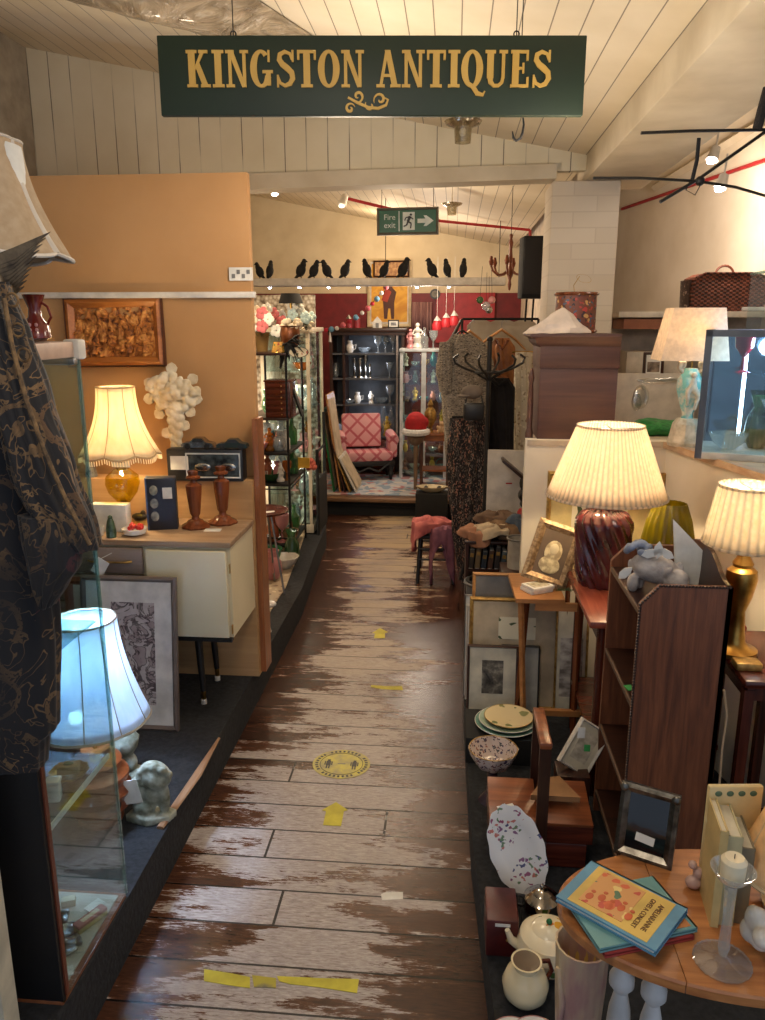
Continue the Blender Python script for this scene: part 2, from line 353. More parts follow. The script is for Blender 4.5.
# platforms
M['carpet'] = plain('black_carpet', (36, 38, 42), .95, 0, (20, 21, 24), 60, bs=.6)
b = B().slab([(-.82, -.5), (-.835, 1.6), (-.845, 4.2), (-.90, 5.0), (-.93, 5.6), (-1.09, 6.5), (-2.1, 6.5), (-2.1, -.5)], 0, .16); struct('floor_platform_left', b, M['carpet'])
b = B().slab([(.15, 1.0), (.085, 2.1), (.07, 3.0), (.09, 3.75), (.10, 5.6), (.60, 5.6), (.60, 3.75), (1.9, 3.75), (1.9, 1.0)], 0, .12); struct('floor_platform_right', b, M['carpet'])
# pebbled display floor beyond the partition
b = B().slab([(-.94, 3.3), (-.94, 4.2), (-1.0, 4.9), (-1.12, 6.1), (-2.1, 6.1), (-2.1, 3.3)], .16, .166); struct('floor_display', b, speck('patterned_lino', (168, 150, 124), [(120, 100, 84), (196, 180, 150), (140, 118, 96)], 26, .7, .6))
# step up into the far room
b = B().box((0, 7.65, .075), (4.6, 2.1, .15)); struct('floor_far', b, wood('far_boards', (118, 88, 62), (66, 44, 30), 'x'))
b = B().box((0, 6.59, .145), (4.6, .07, .035), bev=.008); struct('trim_4', b, wood('worn_nosing', (150, 116, 84), (84, 58, 40), 'x'))
b = B().box((0, 6.61, .065), (4.6, .02, .13)); struct('trim_5', b, M['blackmatte'])

# ---- partition on the left: chipboard panel, rail, plywood dado, studs
M['chip'] = plain('tan_board', (186, 142, 94), .75, 0, (174, 130, 82), 2.2, bs=.05, det=6)
b = B().box((-1.31, 3.18, 1.19), (1.0, .04, 2.04)); struct('wall_partition_left', b, M['chip'])
b = B().box((-1.29, 3.15, 1.755), (1.0, .022, .024), bev=.003); struct('trim_6', b, M['white'])
b = B().box((-1.31, 3.10, .59), (1.0, .1, .86)); struct('trim_7', b, M['ply'])
b = B().box((-.797, 3.13, .72), (.022, .1, 1.1)); struct('trim_8', b, wood('raw_studs', (170, 108, 66), (120, 70, 42), 'z'))
# sticker on the board
q = P(241, 274, Y=3.155); b = B().box((0, 0, 0), (.095, .004, .05)); b2 = B()
th = thing('paper_notice', 'small white paper notice stuck near the top right of the tan partition', 'notice', q)
part('sheet', b, M['paper'], th)
for i in range(4): b2.box((-.03+.02*i, -.003, .008*((i % 2)*2-1)), (.013, .002, .016))
part('print_marks', b2, M['grey'], th)

# ---- partition and ledge on the right
zt = 1.196
b = B().box((.565, 3.13, .66), (.55, .05, 1.075)); struct('wall_partition_right', b, M['wallw'])
wA = Vector((.83, 3.12)); wB = Vector((1.19, 1.3)); wn_ = Vector((.05, .01))
b = B().slab([tuple(wA), tuple(wB), tuple(wB+wn_), tuple(wA+wn_)], 0, zt-.02); struct('wall_side_right', b, M['wallw'])
b = B().slab([(.295, 3.1), (.82, 3.1), (wB.x-.01, wB.y), (1.75, 1.3), (1.75, 3.75), (.62, 3.75), (.36, 3.45)], zt-.022, zt); struct('trim_9', b, plain('ledge_top', (200, 182, 158), .5))
b = B(); e0 = Vector((.815, 3.09)); e1 = Vector((1.172, 1.3))
b.slab([tuple(e0), tuple(e1), (e1.x+.03, e1.y), (e0.x+.03, e0.y)], zt-.022, zt+.003); struct('trim_10', b, wood('ledge_lip', (206, 180, 148), (170, 132, 100), 'y'))
b = B().box((1.2, 3.70, .6), (1.1, .05, 1.15)); struct('wall_plinth_back', b, M['wallw'])

# cream post at far left edge of the photo, in front of the glass case
b = B().box((-.955, 1.28, .85), (.1, .05, 1.7)); struct('trim_11', b, M['cream'])
# ================================================================== HANGING SIGN
c0 = P(372, 77, Y=1.9); k = K(c0)
th = thing('hanging_sign', 'dark green wooden sign with gold slab lettering hung across the aisle', 'sign', c0, (0, 0, yaw))
W, H = 424*k, P(372, 37, Y=1.9).z-P(372, 117, Y=1.9).z; fz = H/(80*k)
part('board', B().box((0, 0, 0), (W, .018, H), bev=.002), plain('sign_green', (31, 46, 27), .55, 0, (27, 41, 24), 6, bs=.05), th)
NP = [0]
def rib(b, pts, ws, y0=-.0125, y1=-.009):
    NP[0] = (NP[0]+1) % 12; y0 -= NP[0]*.00006
    n = len(pts); L = []; Rr = []
    for i in range(n):
        a = Vector(pts[max(i-1, 0)]); c = Vector(pts[min(i+1, n-1)]); d = (c-a).normalized(); w = ws[i]/2 if isinstance(ws, list) else ws/2
        nn = Vector((-d.y, d.x)); p_ = Vector(pts[i]); L.append(p_+nn*w); Rr.append(p_-nn*w)
    b.loft([[(a.x, y0, a.y), (c.x, y0, c.y), (c.x, y1, c.y), (a.x, y1, a.y)] for a, c in zip(L, Rr)])
S_ = .205; TH = .085; SF = .085
def letter(ch, b, ox, sx, sz):
    def q(poly): NP[0] = (NP[0]+1) % 12; b.plate([(ox+x*sx, z*sz) for x, z in poly], -.0125-NP[0]*.00006, -.009)
    def bar(x, w=S_, y0=0, y1=1): q([(x-w/2, y0), (x+w/2, y0), (x+w/2, y1), (x-w/2, y1)])
    def ser(x, z, w=.33): q([(x-w/2, z), (x+w/2, z), (x+w/2, z+SF), (x-w/2, z+SF)])
    def both(x, w=.33): ser(x, 0, w); ser(x, 1-SF, w)
    def r(pts, ws): 
        pts = [(ox+x*sx, z*sz) for x, z in pts]; rib(b, pts, [w*sx for w in ws] if isinstance(ws, list) else ws*sx)
    def ringl(cx, a0, a1, n=28, rx=.235, rz=.46, wd=S_):
        o = []; i_ = []
        for k_ in range(n+1):
            a = a0+(a1-a0)*k_/n; o.append((cx+(rx+wd/2)*math.cos(a), .5+(rz+.05)*math.sin(a))); i_.append((cx+(rx-wd/2)*math.cos(a), .5+(rz-.045)*math.sin(a)))
        for k_ in range(n): q([o[k_], o[k_+1], i_[k_+1], i_[k_]])
    if ch == 'I': bar(.2); both(.2, .36); return .4
    if ch == 'K': bar(.17); both(.17); q([(.22, .36), (.22, .48), (.48, 1), (.6, 1)]); q([(.28, .56), (.4, .68), (.68, 0), (.5, 0)]); ser(.53, 1-SF, .28); ser(.58, 0, .3); return .75
    if ch == 'N': bar(.14, .1); bar(.58, .1); q([(.08, 1), (.24, 1), (.63, 0), (.5, 0)]); both(.14, .26); ser(.58, 1-SF, .26); return .74
    if ch == 'O': ringl(.33, 0, 2*PI); return .68
    if ch == 'Q': ringl(.33, 0, 2*PI); r([(.25, .1), (.38, .0), (.5, -.16), (.68, -.2), (.74, -.1)], [.1, .14, .14, .1, .04]); return .7
    if ch == 'G': ringl(.33, .28*PI, 1.86*PI); bar(.55, .15, .05, .42); ser(.53, .38, .32); bar(.57, .07, .68, 1); return .74
    if ch == 'S':
        pts = [(.50+0*i, 0) for i in range(0)]; 
        cv = [(.52, .74), (.46, .90), (.30, .955), (.15, .88), (.13, .74), (.22, .62), (.36, .52), (.5, .4), (.53, .24), (.44, .1), (.29, .045), (.14, .12), (.08, .28)]
        r(cv, [.07, .09, .11, .14, .16, .17, .18, .17, .16, .14, .11, .09, .07]); bar(.54, .06, .68, 1); bar(.07, .06, 0, .34); return .64
    if ch == 'T': bar(.3); ser(.3, 0, .36); ser(.3, 1-SF, .58); bar(.045, .07, .74, 1); bar(.555, .07, .74, 1); return .62
    if ch == 'A': q([(.07, 0), (.16, 0), (.37, 1), (.27, 1)]); q([(.25, 1), (.42, 1), (.66, 0), (.48, 0)]); q([(.17, .28), (.53, .28), (.53, .36), (.17, .36)]); ser(.12, 0, .26); ser(.58, 0, .32); return .74
    if ch == 'U':
        bar(.16, S_, .25, 1); bar(.56, .1, .25, 1); ser(.16, 1-SF, .32); ser(.56, 1-SF, .26)
        r([(.16, .3), (.18, .14), (.28, .05), (.42, .05), (.53, .14), (.56, .3)], [.17, .15, .1, .1, .1, .1]); return .74
    if ch == 'E': bar(.17); both(.17, .3); q([(.17, 1), (.55, 1), (.55, 1-SF), (.17, 1-SF)]); q([(.17, 0), (.57, 0), (.57, SF), (.17, SF)]); bar(.53, .07, .72, 1); bar(.55, .07, 0, .28); q([(.2, .48), (.42, .48), (.42, .55), (.2, .55)]); bar(.41, .06, .38, .66); return .64
    return .3
class Dummy:
    def plate(s, *a, **k): pass
    def loft(s, *a, **k): pass
word = 'KINGSTON ANTIQUES'; tot = sum(letter(ch, Dummy(), 0, 1, 1)+.03 for ch in word)
sx = 364*k/tot; gold_ = plain('sign_gold', (214, 172, 84), .5, 0, (200, 156, 70), 8)
x = -184*k
for ch in word:
    if ch != ' ':
        b = B().at((0, 0, -12*k*fz)); w = letter(ch, b, x, sx, 37*k*fz); part('letter', b, gold_, th, smooth=0)
    else: w = .3
    x += (w+.03)*sx
b = B()
def spiral(cx, cz, r0, r1, a0, a1, n=20): return [(cx+(r0+(r1-r0)*i/n)*math.cos(a0+(a1-a0)*i/n), cz+(r0+(r1-r0)*i/n)*math.sin(a0+(a1-a0)*i/n)) for i in range(n+1)]
for cx, cz, r0, r1, a0, a1 in [(-14, -19, 6, 1, -2.2, 5), (-22, -30, 5, 1, .3, 7.6), (8, -22, 6.5, 1, 3.6, -3), (-2, -27, 5, 1.5, 2.6, 7)]:
    pts = [(x_*k, z_*k) for x_, z_ in spiral(cx, cz, r0, r1, a0, a1)]; rib(b, pts, [(.6+2.0*math.sin(PI*i/20))*k for i in range(21)])
rib(b, [(x_*k, z_*k) for x_, z_ in [(-24, -20), (-14, -25), (-4, -29), (6, -30), (14, -27), (16, -22), (12, -20)]], [k*2, k*2.6, k*2.6, k*2.6, k*2.4, k*2, k*1])
part('scroll_ornament', b, gold_, th)
for px in (235, 515):
    x_ = (px-372)*k; zc_ = ceilz(c0.x+x_)-c0.z
    part('hanging_wire', B().tube([(x_, 0, H*.5-.005), (x_, 0, zc_+.02)], .0012, 6).ring((x_, 0, H*.5+.005), .006, .0015, 12, 6, rot=(PI/2, 0, 0)), M['iron'], th)
# hook hanging from a ceiling wire beside the sign
q = P(519, 118, Y=2.1); k = K(q)
b = B().tube([(4*k, 0, 0), (5*k, 0, -6*k), (4*k, 0, -14*k), (2*k, 0, -19*k), (-2*k, 0, -21*k), (-5*k, 0, -18*k), (-6*k, 0, -12*k)], [.002, .0025, .003, .003, .003, .003, .0015], 8)
b.tube([(4*k, 0, 0), (0, 0, .03), (0, 0, ceilz(q.x)-q.z+.02)], .0012, 6)
solo('ceiling_hook', b, M['black'], 'small black iron hook hanging by the right end of the green sign', 'hook', q)

# ================================================================== FIRE EXIT SIGN
q = P(407.5, 221, Y=4.3); k = K(q)
th = thing('exit_sign', 'green and white fire exit sign with arrow in a grey frame hung overhead', 'sign', q, (0, 0, 0)); th.rotation_euler = (0, math.radians(-.6), 0)
part('frame', B().rimframe(62*k, 26*k, 3.2*k, .03, -13*k), plain('exit_frame', (118, 112, 100), .5), th)
part('panel', B().box((0, .012, 0), (58*k, .012, 22*k)), plain('exit_green', (0, 84, 46), .4, 0, (0, 80, 44)), th)
wh = plain('exit_white', (222, 228, 216), .5)
part('divider', B().box((-8.5*k, .004, 0), (1*k, .003, 19*k)), wh, th)
text('Fire\nexit', 7.6*k, wh, th, (-18*k, .004, 0), (PI/2, 0, 0))
part('pictogram_door', B().box((1.2*k, .004, 0), (12*k, .003, 17*k)), wh, th)
b = B().at((1.2*k, .001, 0), (0, 0, 0), (k, 1, k))
b.lathe([(0.1, -.0), (1.3, 0)], 12, (1.8, 0, 6)) if 0 else b.box((2.2, 0, 6), (2, .002, 2), rot=(0, .7, 0))
for a_, c_, w_ in [((1.4, 4.5), (-.8, -.5), 2.6), ((-.8, -.5), (2.5, -2.2), 1.6), ((2.5, -2.2), (1.8, -7), 1.3), ((-.8, -.5), (-2.2, -4), 1.6), ((-2.2, -4), (-5.2, -5), 1.3), ((1.2, 4), (4.6, 1.6), 1.1), ((1, 4), (-3, 3.2), 1.1), ((-3, 3.2), (-4, .4), 1)]:
    a_, c_ = Vector(a_), Vector(c_); d = (c_-a_).normalized(); nn = Vector((-d.y, d.x))*w_/2
    b.plate([tuple(a_+nn), tuple(c_+nn), tuple(c_-nn), tuple(a_-nn)], -.001, .001)
part('running_figure', b, M['black'], th, smooth=0)
part('arrow', B().at((0, 0, 0), (0, 0, 0), (k, 1, k)).plate([(10, -2), (18, -2), (16, -5), (19, -5), (26, 0), (19, 5), (16, 5), (18, 2), (10, 2)], .002, .006), wh, th, smooth=0)
b = B()
for x_ in (-26, 26): b.tube([(x_*k, .015, 13*k), (x_*k*.98, .015, 2.3+.06-q.z+.0)], .0015, 6)
part('hanging_wire', b, M['iron'], th)

# ================================================================== SIDEBOARD AND WHAT STANDS ON IT
sx0, sx1, sy0, sy1, sz0, sz1 = -1.72, -.812, 2.70, 3.045, .478, .862
th = thing('sideboard', 'cream retro sideboard with grey wood drawers on splayed black legs', 'sideboard', ((sx0+sx1)/2, (sy0+sy1)/2, .16))
def L(x, y, z): return (x-(sx0+sx1)/2, y-(sy0+sy1)/2, z-.16)
creamv = plain('cream_vinyl', (228, 218, 188), .35, 0, (222, 210, 176), 3, bs=.02)
b = B().box(L((sx0+sx1)/2, (sy0+sy1)/2+.008, (sz0+sz1)/2-.01), (sx1-sx0-.004, sy1-sy0-.016, sz1-sz0-.026)); part('carcass', b, creamv, th)
b = B().box(L((sx0+sx1)/2, (sy0+sy1)/2-.004, sz1-.011), (sx1-sx0+.012, sy1-sy0+.004, .022), bev=.003); part('worktop', b, wood('limed_top', (176, 150, 122), (142, 112, 84), 'x', 4, .4), th)
dx0 = P(146, 560, Y=2.7).x
dr = part('door', B().box(L((dx0+sx1)/2-.004, sy0-.004, (sz0+sz1)/2-.012), (sx1-dx0-.014, .02, sz1-sz0-.045), bev=.004), creamv, th)
part('door_pull', B().tube([L(dx0+.012, sy0-.016, .615), L(dx0+.012, sy0-.03, .625), L(dx0+.012, sy0-.016, .635)], .003, 6), M['brass'], dr)
for z_ in (.52, .76): part('hinge', B().box(L(sx1-.001, sy0+.0, z_), (.004, .012, .035)), M['brass'], dr)
gw = wood('grey_drawer', (150, 130, 112), (108, 92, 80), 'x', 4, .5)
for i in range(3):
    d = part('drawer', B().box(L((sx0+dx0)/2, sy0-.004, sz1-.045-.108*i-.035), (dx0-sx0-.02, .02, .1), bev=.003), gw, th)
    part('drawer_pull', B().tube([L(-1.35, sy0-.016, sz1-.08-.108*i), L(-1.33, sy0-.03, sz1-.08-.108*i), L(-1.2, sy0-.03, sz1-.08-.108*i), L(-1.18, sy0-.016, sz1-.08-.108*i)], .004, 6), M['brass'], d)
part('bottom_rail', B().box(L((sx0+sx1)/2, sy0+.01, sz0-.004), (sx1-sx0-.01, .03, .012)), M['black'], th)
for (lx, ly, fx, fy) in [(-.985, 2.80, -.972, 2.79), (-.99, 2.99, -.98, 3.0), (-1.55, 2.80, -1.57, 2.79), (-1.55, 2.99, -1.57, 3.0)]:
    lg = part('leg', B().tube([L(lx, ly, .48), L(fx, fy, .215)], [.017, .011], 14), M['black'], th)
    part('ferrule', B().tube([L(fx, fy, .215), L(fx+.001, fy, .18)], [.0105, .009], 12), M['brass'], lg)
    part('foot', B().lathe([(.0, 0), (.012, 0), (.012, .018), (.008, .022), (0, .022)], 14, L(fx, fy, .16)), M['white'], lg)
# price tag on a string
q = P(100, 567, Y=2.66); k = K(q)
th = thing('price_tag', 'white price tag on string hanging in front of the sideboard drawers', 'price tag', q)
part('card', B().box((0, 0, 0), (13*k, .002, 17*k), rot=(0, math.radians(32), 0)), M['tag'], th)
part('string', B().tube([(2*k, 0, 9*k), (8*k, .008, 12*k), (12*k, .01, 14*k)], .0012, 5), M['paper'], th)

SB = .862
# table lamp with bell shade
def lamp_glow(loc, e, col=(255, 196, 120), size=.03): return light('POINT', loc, e, col, size)
q = P(124, 524, Z=SB); q.y = 2.90; q.x = P(124, 500, Y=2.90).x; k = K(q); Y0 = q.y
zof = lambda py: P(124, py, Y=Y0).z-SB
th = thing('table_lamp', 'lit table lamp with yellow glass oil font and white scalloped bell shade', 'lamp', (q.x, q.y, SB))
bz0, bz1 = zof(452), zof(387)
part('foot', B().lathe([(0, 0), (.055, 0), (.055, .008), (.03, .02), (.013, .03), (.011, zof(500)), (0, zof(500))], 24), M['brass'], th)
part('font', B().lathe([(0, zof(502)), (.02, zof(503)), (.055, zof(492)), (.066, zof(483)), (.062, zof(476)), (.03, zof(469)), (.02, zof(468)), (0, zof(468))], 32, rip=.03, nr=12), glassm('yellow_glass', (226, 214, 70), .1), th)
part('burner', B().lathe([(.02, zof(470)), (.022, zof(466)), (.016, zof(460)), (.009, zof(455)), (.009, zof(430)), (0, zof(430))], 20), M['brass'], th)
silk = shadem('cream_silk_shade', (252, 244, 226), .66, (246, 234, 210), (1, 1, .1), 40)
def bell(name, th, r0, r1, z0, z1, m, ribs=8, rip=.04, flare=2.0, seg=64, trim=None, scal=.0, c=(0, 0, 0)):
    rings = []; n = 12
    for j in range(n+1):
        u = j/n; r = r1+(r0-r1)*((1-u)**flare); ring = []
        for i in range(seg):
            a = 2*PI*i/seg; s = abs(math.sin(ribs*a/2)); rr = r*(1-rip*(1-s)*1.0); z = z0+(z1-z0)*u-(scal*s*(1-u)**6)
            ring.append((c[0]+rr*math.cos(a), c[1]+rr*math.sin(a), c[2]+z))
        rings.append(ring)
    o = part(name, B().loft(rings, cap=False), m, th, solid=.002)
    b = B(); 
    for i in range(ribs):
        a = 2*PI*i/ribs; pts = [(c[0]+(r1+(r0-r1)*((1-j/n)**flare))*(1-rip)*1.01*math.cos(a), c[1]+(r1+(r0-r1)*((1-j/n)**flare))*(1-rip)*1.01*math.sin(a), c[2]+z0+(z1-z0)*j/n) for j in range(n+1)]
        b.tube(pts, .0018, 6)
    part('rib_tape', b, trim or m, o)
    b = B(); b.tube([rings[0][i] for i in range(seg)]+[rings[0][0]], .004, 6, cap=False); part('bottom_trim', b, trim or m, o)
    b = B(); b.tube([rings[-1][i] for i in range(seg)]+[rings[-1][0]], .003, 6, cap=False); part('top_trim', b, trim or m, o); return o
o = bell('lamp_shade', th, 38.5*k, 18*k, bz0, bz1, silk, 8, .07, 2.2, scal=.012, trim=plain('shade_tape', (206, 180, 140), .8))
fr_ = []
b = B()
for i in range(96):
    a = 2*PI*i/96; s = abs(math.sin(4*a)); r = 38.5*k*(1-.07*(1-s)); z = bz0-.012*s
    b.tube([(r*math.cos(a), r*math.sin(a), z), (r*1.01*math.cos(a+.01), r*1.01*math.sin(a+.01), z-.022)], .0022, 4)
part('fringe', b, silk, o)
part('bulb', B().ball((0, 0, (bz0+bz1)/2), .025), emis('warm_bulb', (255, 214, 150), 12), th)
lamp_glow((q.x, q.y, SB+(bz0+bz1)/2), 20, (255, 222, 168), .035)
card = thing('price_card', 'white price card standing on the yellow glass lamp under its shade', 'price card', P(121, 461, Y=Y0-.07))
part('sheet', B().box((0, 0, 0), (17*k, .002, 12*k)), M['tag'], card)
part('written_marks', B().box((-.01, -.0015, .004), (.02, .001, .003)).box((.006, -.0015, -.006), (.03, .001, .002)), M['grey'], card)
# small glass bell on the dado
q = P(100, 473, Z=1.02); k = K(q)
th = thing('glass_bell', 'small clear glass bell beside the yellow lamp on the plywood ledge', 'ornament', (q.x, 3.09, 1.02))
part('bell', B().shell([(6*k, 0), (5.5*k, 4*k), (4*k, 12*k), (2*k, 16*k)], .001, seg=20), M['glassc'], th); part('handle', B().lathe([(0, 15*k), (1.4*k, 17*k), (.8*k, 20*k), (1.6*k, 24*k), (0, 25*k)], 12), M['glassc'], th)
# carved wooden relief picture
q = P(116, 366, Y=3.13); k = K(q); w, h = 99*k, 66*k
th = thing('carved_relief_picture', 'carved and framed orange wood relief of trees and figures on the tan wall', 'picture', q, (0, 0, 0)); th.rotation_euler = (math.radians(-3), math.radians(-1), 0)
part('frame', B().rimframe(w, h, 9*k, .03), wood('relief_frame', (196, 124, 56), (140, 78, 30), 'x', 4, .35), th)
part('outer_edge', B().rimframe(w*1.02, h*1.03, 2.2*k, .024, -h*.015), wood('relief_dark_edge', (92, 48, 26), (60, 28, 14), 'x', 4, .4), th)
t = NT('carved_wood'); v = t.coords((1, 1, 1)); n1 = t.noise(v, 28, 5, 1.2, .6); n2 = t.noise(v, 9, 2)
rc = t.ramp(n1, [(.36, (92, 44, 16)), (.5, (184, 112, 46)), (.66, (226, 164, 88))]); carved = t.fin(rc, .5, 0, n1, 1.0, .02); M['carved'] = carved
b = B(); nx, nz = 60, 38; g = [[None]*(nx+1) for _ in range(nz+1)]
from mathutils import noise as mnoise
for j in range(nz+1):
    for i in range(nx+1):
        x_ = -w/2+8*k+(w-16*k)*i/nx; z_ = 8*k+(h-16*k)*j/nz; e = 0 if i in (0, nx) or j in (0, nz) else 1
        g[j][i] = b.V((x_, .020-e*.02*max(0, mnoise.noise((x_*26, z_*26, 3))*1.2+mnoise.noise((x_*70, z_*55, 8))*.8+.35), z_))
for j in range(nz):
    for i in range(nx): b.F((g[j][i], g[j][i+1], g[j+1][i+1], g[j+1][i]))
part('carved_panel', b, carved, th, smooth=60)
b = B()
for (x_, z_, hh_) in [(-20, 20, 22), (-12, 24, 24), (-4, 22, 26), (6, 26, 20), (24, 14, 36), (30, 14, 34), (-34, 12, 26), (14, 16, 20)]:
    for m_ in range(4): b.lathe([((5-m_)*k*.9, 0), (.3*k, hh_*k*.42)], 8, (x_*k, .012, z_*k+m_*hh_*k*.2), ell=.6)
part('carved_trees', b, carved, th)
for (x_, z_) in [(-30, 14), (-36, 13), (8, 14), (14, 13), (-22, 12), (30, 13)]: b = B(); b.ball((x_*k, .006, z_*k+10*k), 2*k, 8).lathe([(3*k, 0), (1.4*k, 8*k)], 8, (x_*k, .006, z_*k)); part('carved_figure', b, carved, th)
# plaster fruit and flower wall ornament
q = P(175, 412, Y=3.12); k = K(q)
th = thing('plaster_wall_ornament', 'white plaster wall ornament of fruit and leaves tapering to a point', 'ornament', q); th.location.x += .0
pl = plain('aged_plaster', (226, 216, 192), .8, 0, (190, 172, 140), 14, bs=.5)
b = B(); r_ = random.Random(4)
for i in range(120):
    a = r_.random()*2*PI; rr = r_.random()**.6*23; x_, z_ = rr*math.cos(a)*1.15, 20+rr*math.sin(a)*.8; s = r_.uniform(2.4, 4.6)
    b.ball((x_*k, -.004-.02*r_.random()-(22-rr)*k*.25, z_*k), (s*k, s*k*.8, s*k), 10)
for i in range(16):
    u = i/15; b.ball(((2+3*math.sin(i*2.1)+u*-2)*k, -.012, (6-u*42)*k), ((9-6*u)*k, (7-4*u)*k, 6*k), 10)
part('fruit_cluster', b.ball((0, 0, 20*k), (20*k, .02, 15*k)), pl, th, remesh=.0032)
b = B()
for x_, z_, a in [(-27, 26, 2.6), (-28, 14, 3.3), (24, 30, .6), (27, 14, -.1), (18, 4, -.7), (-16, 2, 3.9), (0, 38, 1.5), (8, -10, -.6), (-6, -18, 3.7)]:
    pts = [(0, 0), (2, 4.5), (6, 5.6), (9, 3.6), (11, 0), (9, -3.6), (6, -5.6), (2, -4.5)]; ca, sa = math.cos(a), math.sin(a)
    b.plate([((x_*.7+u*ca-v_*sa)*k, (z_+u*sa+v_*ca)*k) for u, v_ in pts], -.016, -.008)
part('leaves', b, pl, th)
# dark box frame with painted eggs
q = P(166, 527, Z=SB); k = K(q)
th = thing('display_book', 'dark blue upright boxed book with pale ovals on its cover beside candlesticks', 'box', (q.x, q.y-.02, SB), (0, 0, math.radians(14)))
navy = plain('navy_cover', (30, 34, 48), .5)
part('cover', B().box((0, 0, 26*k), (28*k, .05, 52*k), bev=.003), navy, th)
part('spine', B().box((-14*k, .0, 26*k), (.006, .052, 52.5*k)), plain('blue_edge', (70, 92, 132), .4), th)
for z_ in (14, 27, 40): part('oval', B().ball((-7*k, -.026, z_*k), (4*k, .003, 5*k), 16), plain('pale_oval', (160, 158, 140), .5, 0, (90, 92, 90), 40), th)
part('price_label', B().box((6*k, -.027, 37*k), (9*k, .002, 11*k)), M['tag'], th)
# turned wooden candlesticks
def candlestick(loc, lab, hgt_):
    th = thing('wooden_candlestick', lab, 'candlestick', loc, group='turned wooden candlesticks')
    s = hgt_
    part('base', B().lathe([(0, 0), (.24*s, 0), (.25*s, .03*s), (.19*s, .07*s), (.16*s, .08*s), (.13*s, .12*s), (.07*s, .15*s)], 28, rip=.05, nr=8), M['walnut'], th)
    part('stem', B().lathe([(.07*s, .14*s), (.06*s, .2*s), (.09*s, .25*s), (.13*s, .6*s), (.14*s, .75*s), (.06*s, .80*s), (.05*s, .84*s)], 28, rip=.03, nr=10), M['walnut'], th)
    part('candle_cup', B().shell([(.05*s, .84*s), (.12*s, .87*s), (.13*s, .9*s), (.08*s, .93*s), (.10*s, 1.0*s)], .004, seg=24), M['walnut'], th); return th
q = P(196, 527, Z=SB); k = K(q); candlestick((q.x, min(q.y, 2.95), SB), 'turned wooden candlestick next to the dark blue boxed book', 57*k)
q = P(222, 521, Z=SB); k = K(q); candlestick((P(222, 500, Y=2.975).x, 2.975, SB), 'turned wooden candlestick nearest the right end of the cream sideboard', 57*k)
q = P(219, 525, Z=SB); k = K(q); solo('paper_slip', B().box((0, 0, .001), (16*k, .04, .002), .1), M['tag'], 'small white paper slip lying by the right wooden candlestick', 'paper', (q.x+.0, 2.86, SB))
# boxed model cars
q = P(218, 473, Z=1.02); k = K(q)
th = thing('model_car_box', 'black window box of model cars lying on the plywood ledge', 'boxed toy', (q.x, 3.075, 1.02), (0, 0, .04))
w, h = 72*k, 30*k
part('box', B().box((0, 0, h/2), (w, .075, h), bev=.002), plain('box_black', (34, 36, 40), .4), th)
part('window', B().box((8*k, -.038, h*.5), (50*k, .002, h*.72), bev=.001), plain('window_film', (70, 80, 84), .12, 0, (30, 34, 38), 30), th)
part('window_edge', B().rimframe(52*k, h*.8, 1.4*k, .004, h*.1).at(), plain('white_line', (210, 214, 212), .5), th, loc=(8*k, -.041, 0))
part('white_label', B().box((-24*k, -.0395, h*.58), (17*k, .002, 13*k)), M['tag'], th)
b = B()
for x_ in (-2, 22): b.ball((x_*k, -.040, h*.45), (8*k, .004, 4*k), 12)
part('boxed_cars', b, M['silver'], th)
def car(loc, lab, col, s):
    th = thing('model_car', lab, 'toy car', loc, (0, 0, .05), group='model cars on the box')
    prof = [(-.5, .06), (-.5, .16), (-.42, .2), (-.22, .22), (-.12, .34), (.14, .34), (.27, .22), (.46, .18), (.5, .08), (.5, .06)]
    part('body', B().plate([(x_*s, z_*s) for x_, z_ in prof], -.2*s, .2*s), col, th)
    part('windows', B().plate([(-.17*s, .225*s), (-.1*s, .32*s), (.12*s, .32*s), (.2*s, .225*s)], -.203*s, .203*s), M['black'], th)
    for x_ in (-.3, .3):
        for y_ in (-.19, .19): part('wheel', B().lathe([(0, -.02*s), (.09*s, -.02*s), (.09*s, .02*s), (0, .02*s)], 14), M['blackmatte'], th, loc=(x_*s, y_*s, .09*s), rot=(PI/2, 0, 0))
z_ = 1.02+h
q1 = P(199, 448, Y=3.07); car((q1.x, 3.07, z_), 'silver model sports car on top of the black toy box', M['silver'], 31*k)
q1 = P(233, 448, Y=3.07); car((q1.x, 3.07, z_), 'dark model sports car on top of the black toy box', plain('dark_car', (40, 52, 48), .25), 29*k)
# small things at left of the sideboard top
q = P(112, 535, Z=SB); k = K(q)
solo('white_box', B().box((0, 0, 14*k), (38*k, .05, 28*k), bev=.002), M['paper'], 'plain white card box behind the green bottle on the sideboard', 'box', (P(112, 530, Z=SB).x, P(112, 530, Z=SB).y, SB))
q = P(115, 535, Z=SB)
th = thing('green_bottle', 'tiny mottled green bottle on the left of the sideboard top', 'bottle', (q.x, q.y-.03, SB))
part('body', B().lathe([(0, 0), (5*k, 0), (5*k, 8*k), (3.5*k, 16*k), (2.2*k, 19*k), (0, 19*k)], 16), plain('mottled_green', (80, 100, 70), .3, 0, (40, 56, 40), 60), th); part('stopper', B().ball((0, 0, 20*k), 2.4*k, 10), plain('mottled_green', (80, 100, 70)), th)
q = P(104, 533, Z=SB); solo('white_pot', B().lathe([(0, 0), (5.5*k, 0), (6.5*k, 9*k), (6*k, 9*k), (5*k, 1*k), (0, k)], 20), M['china'], 'small white pot left of the tiny green bottle', 'pot', (q.x-.01, q.y-.03, SB))
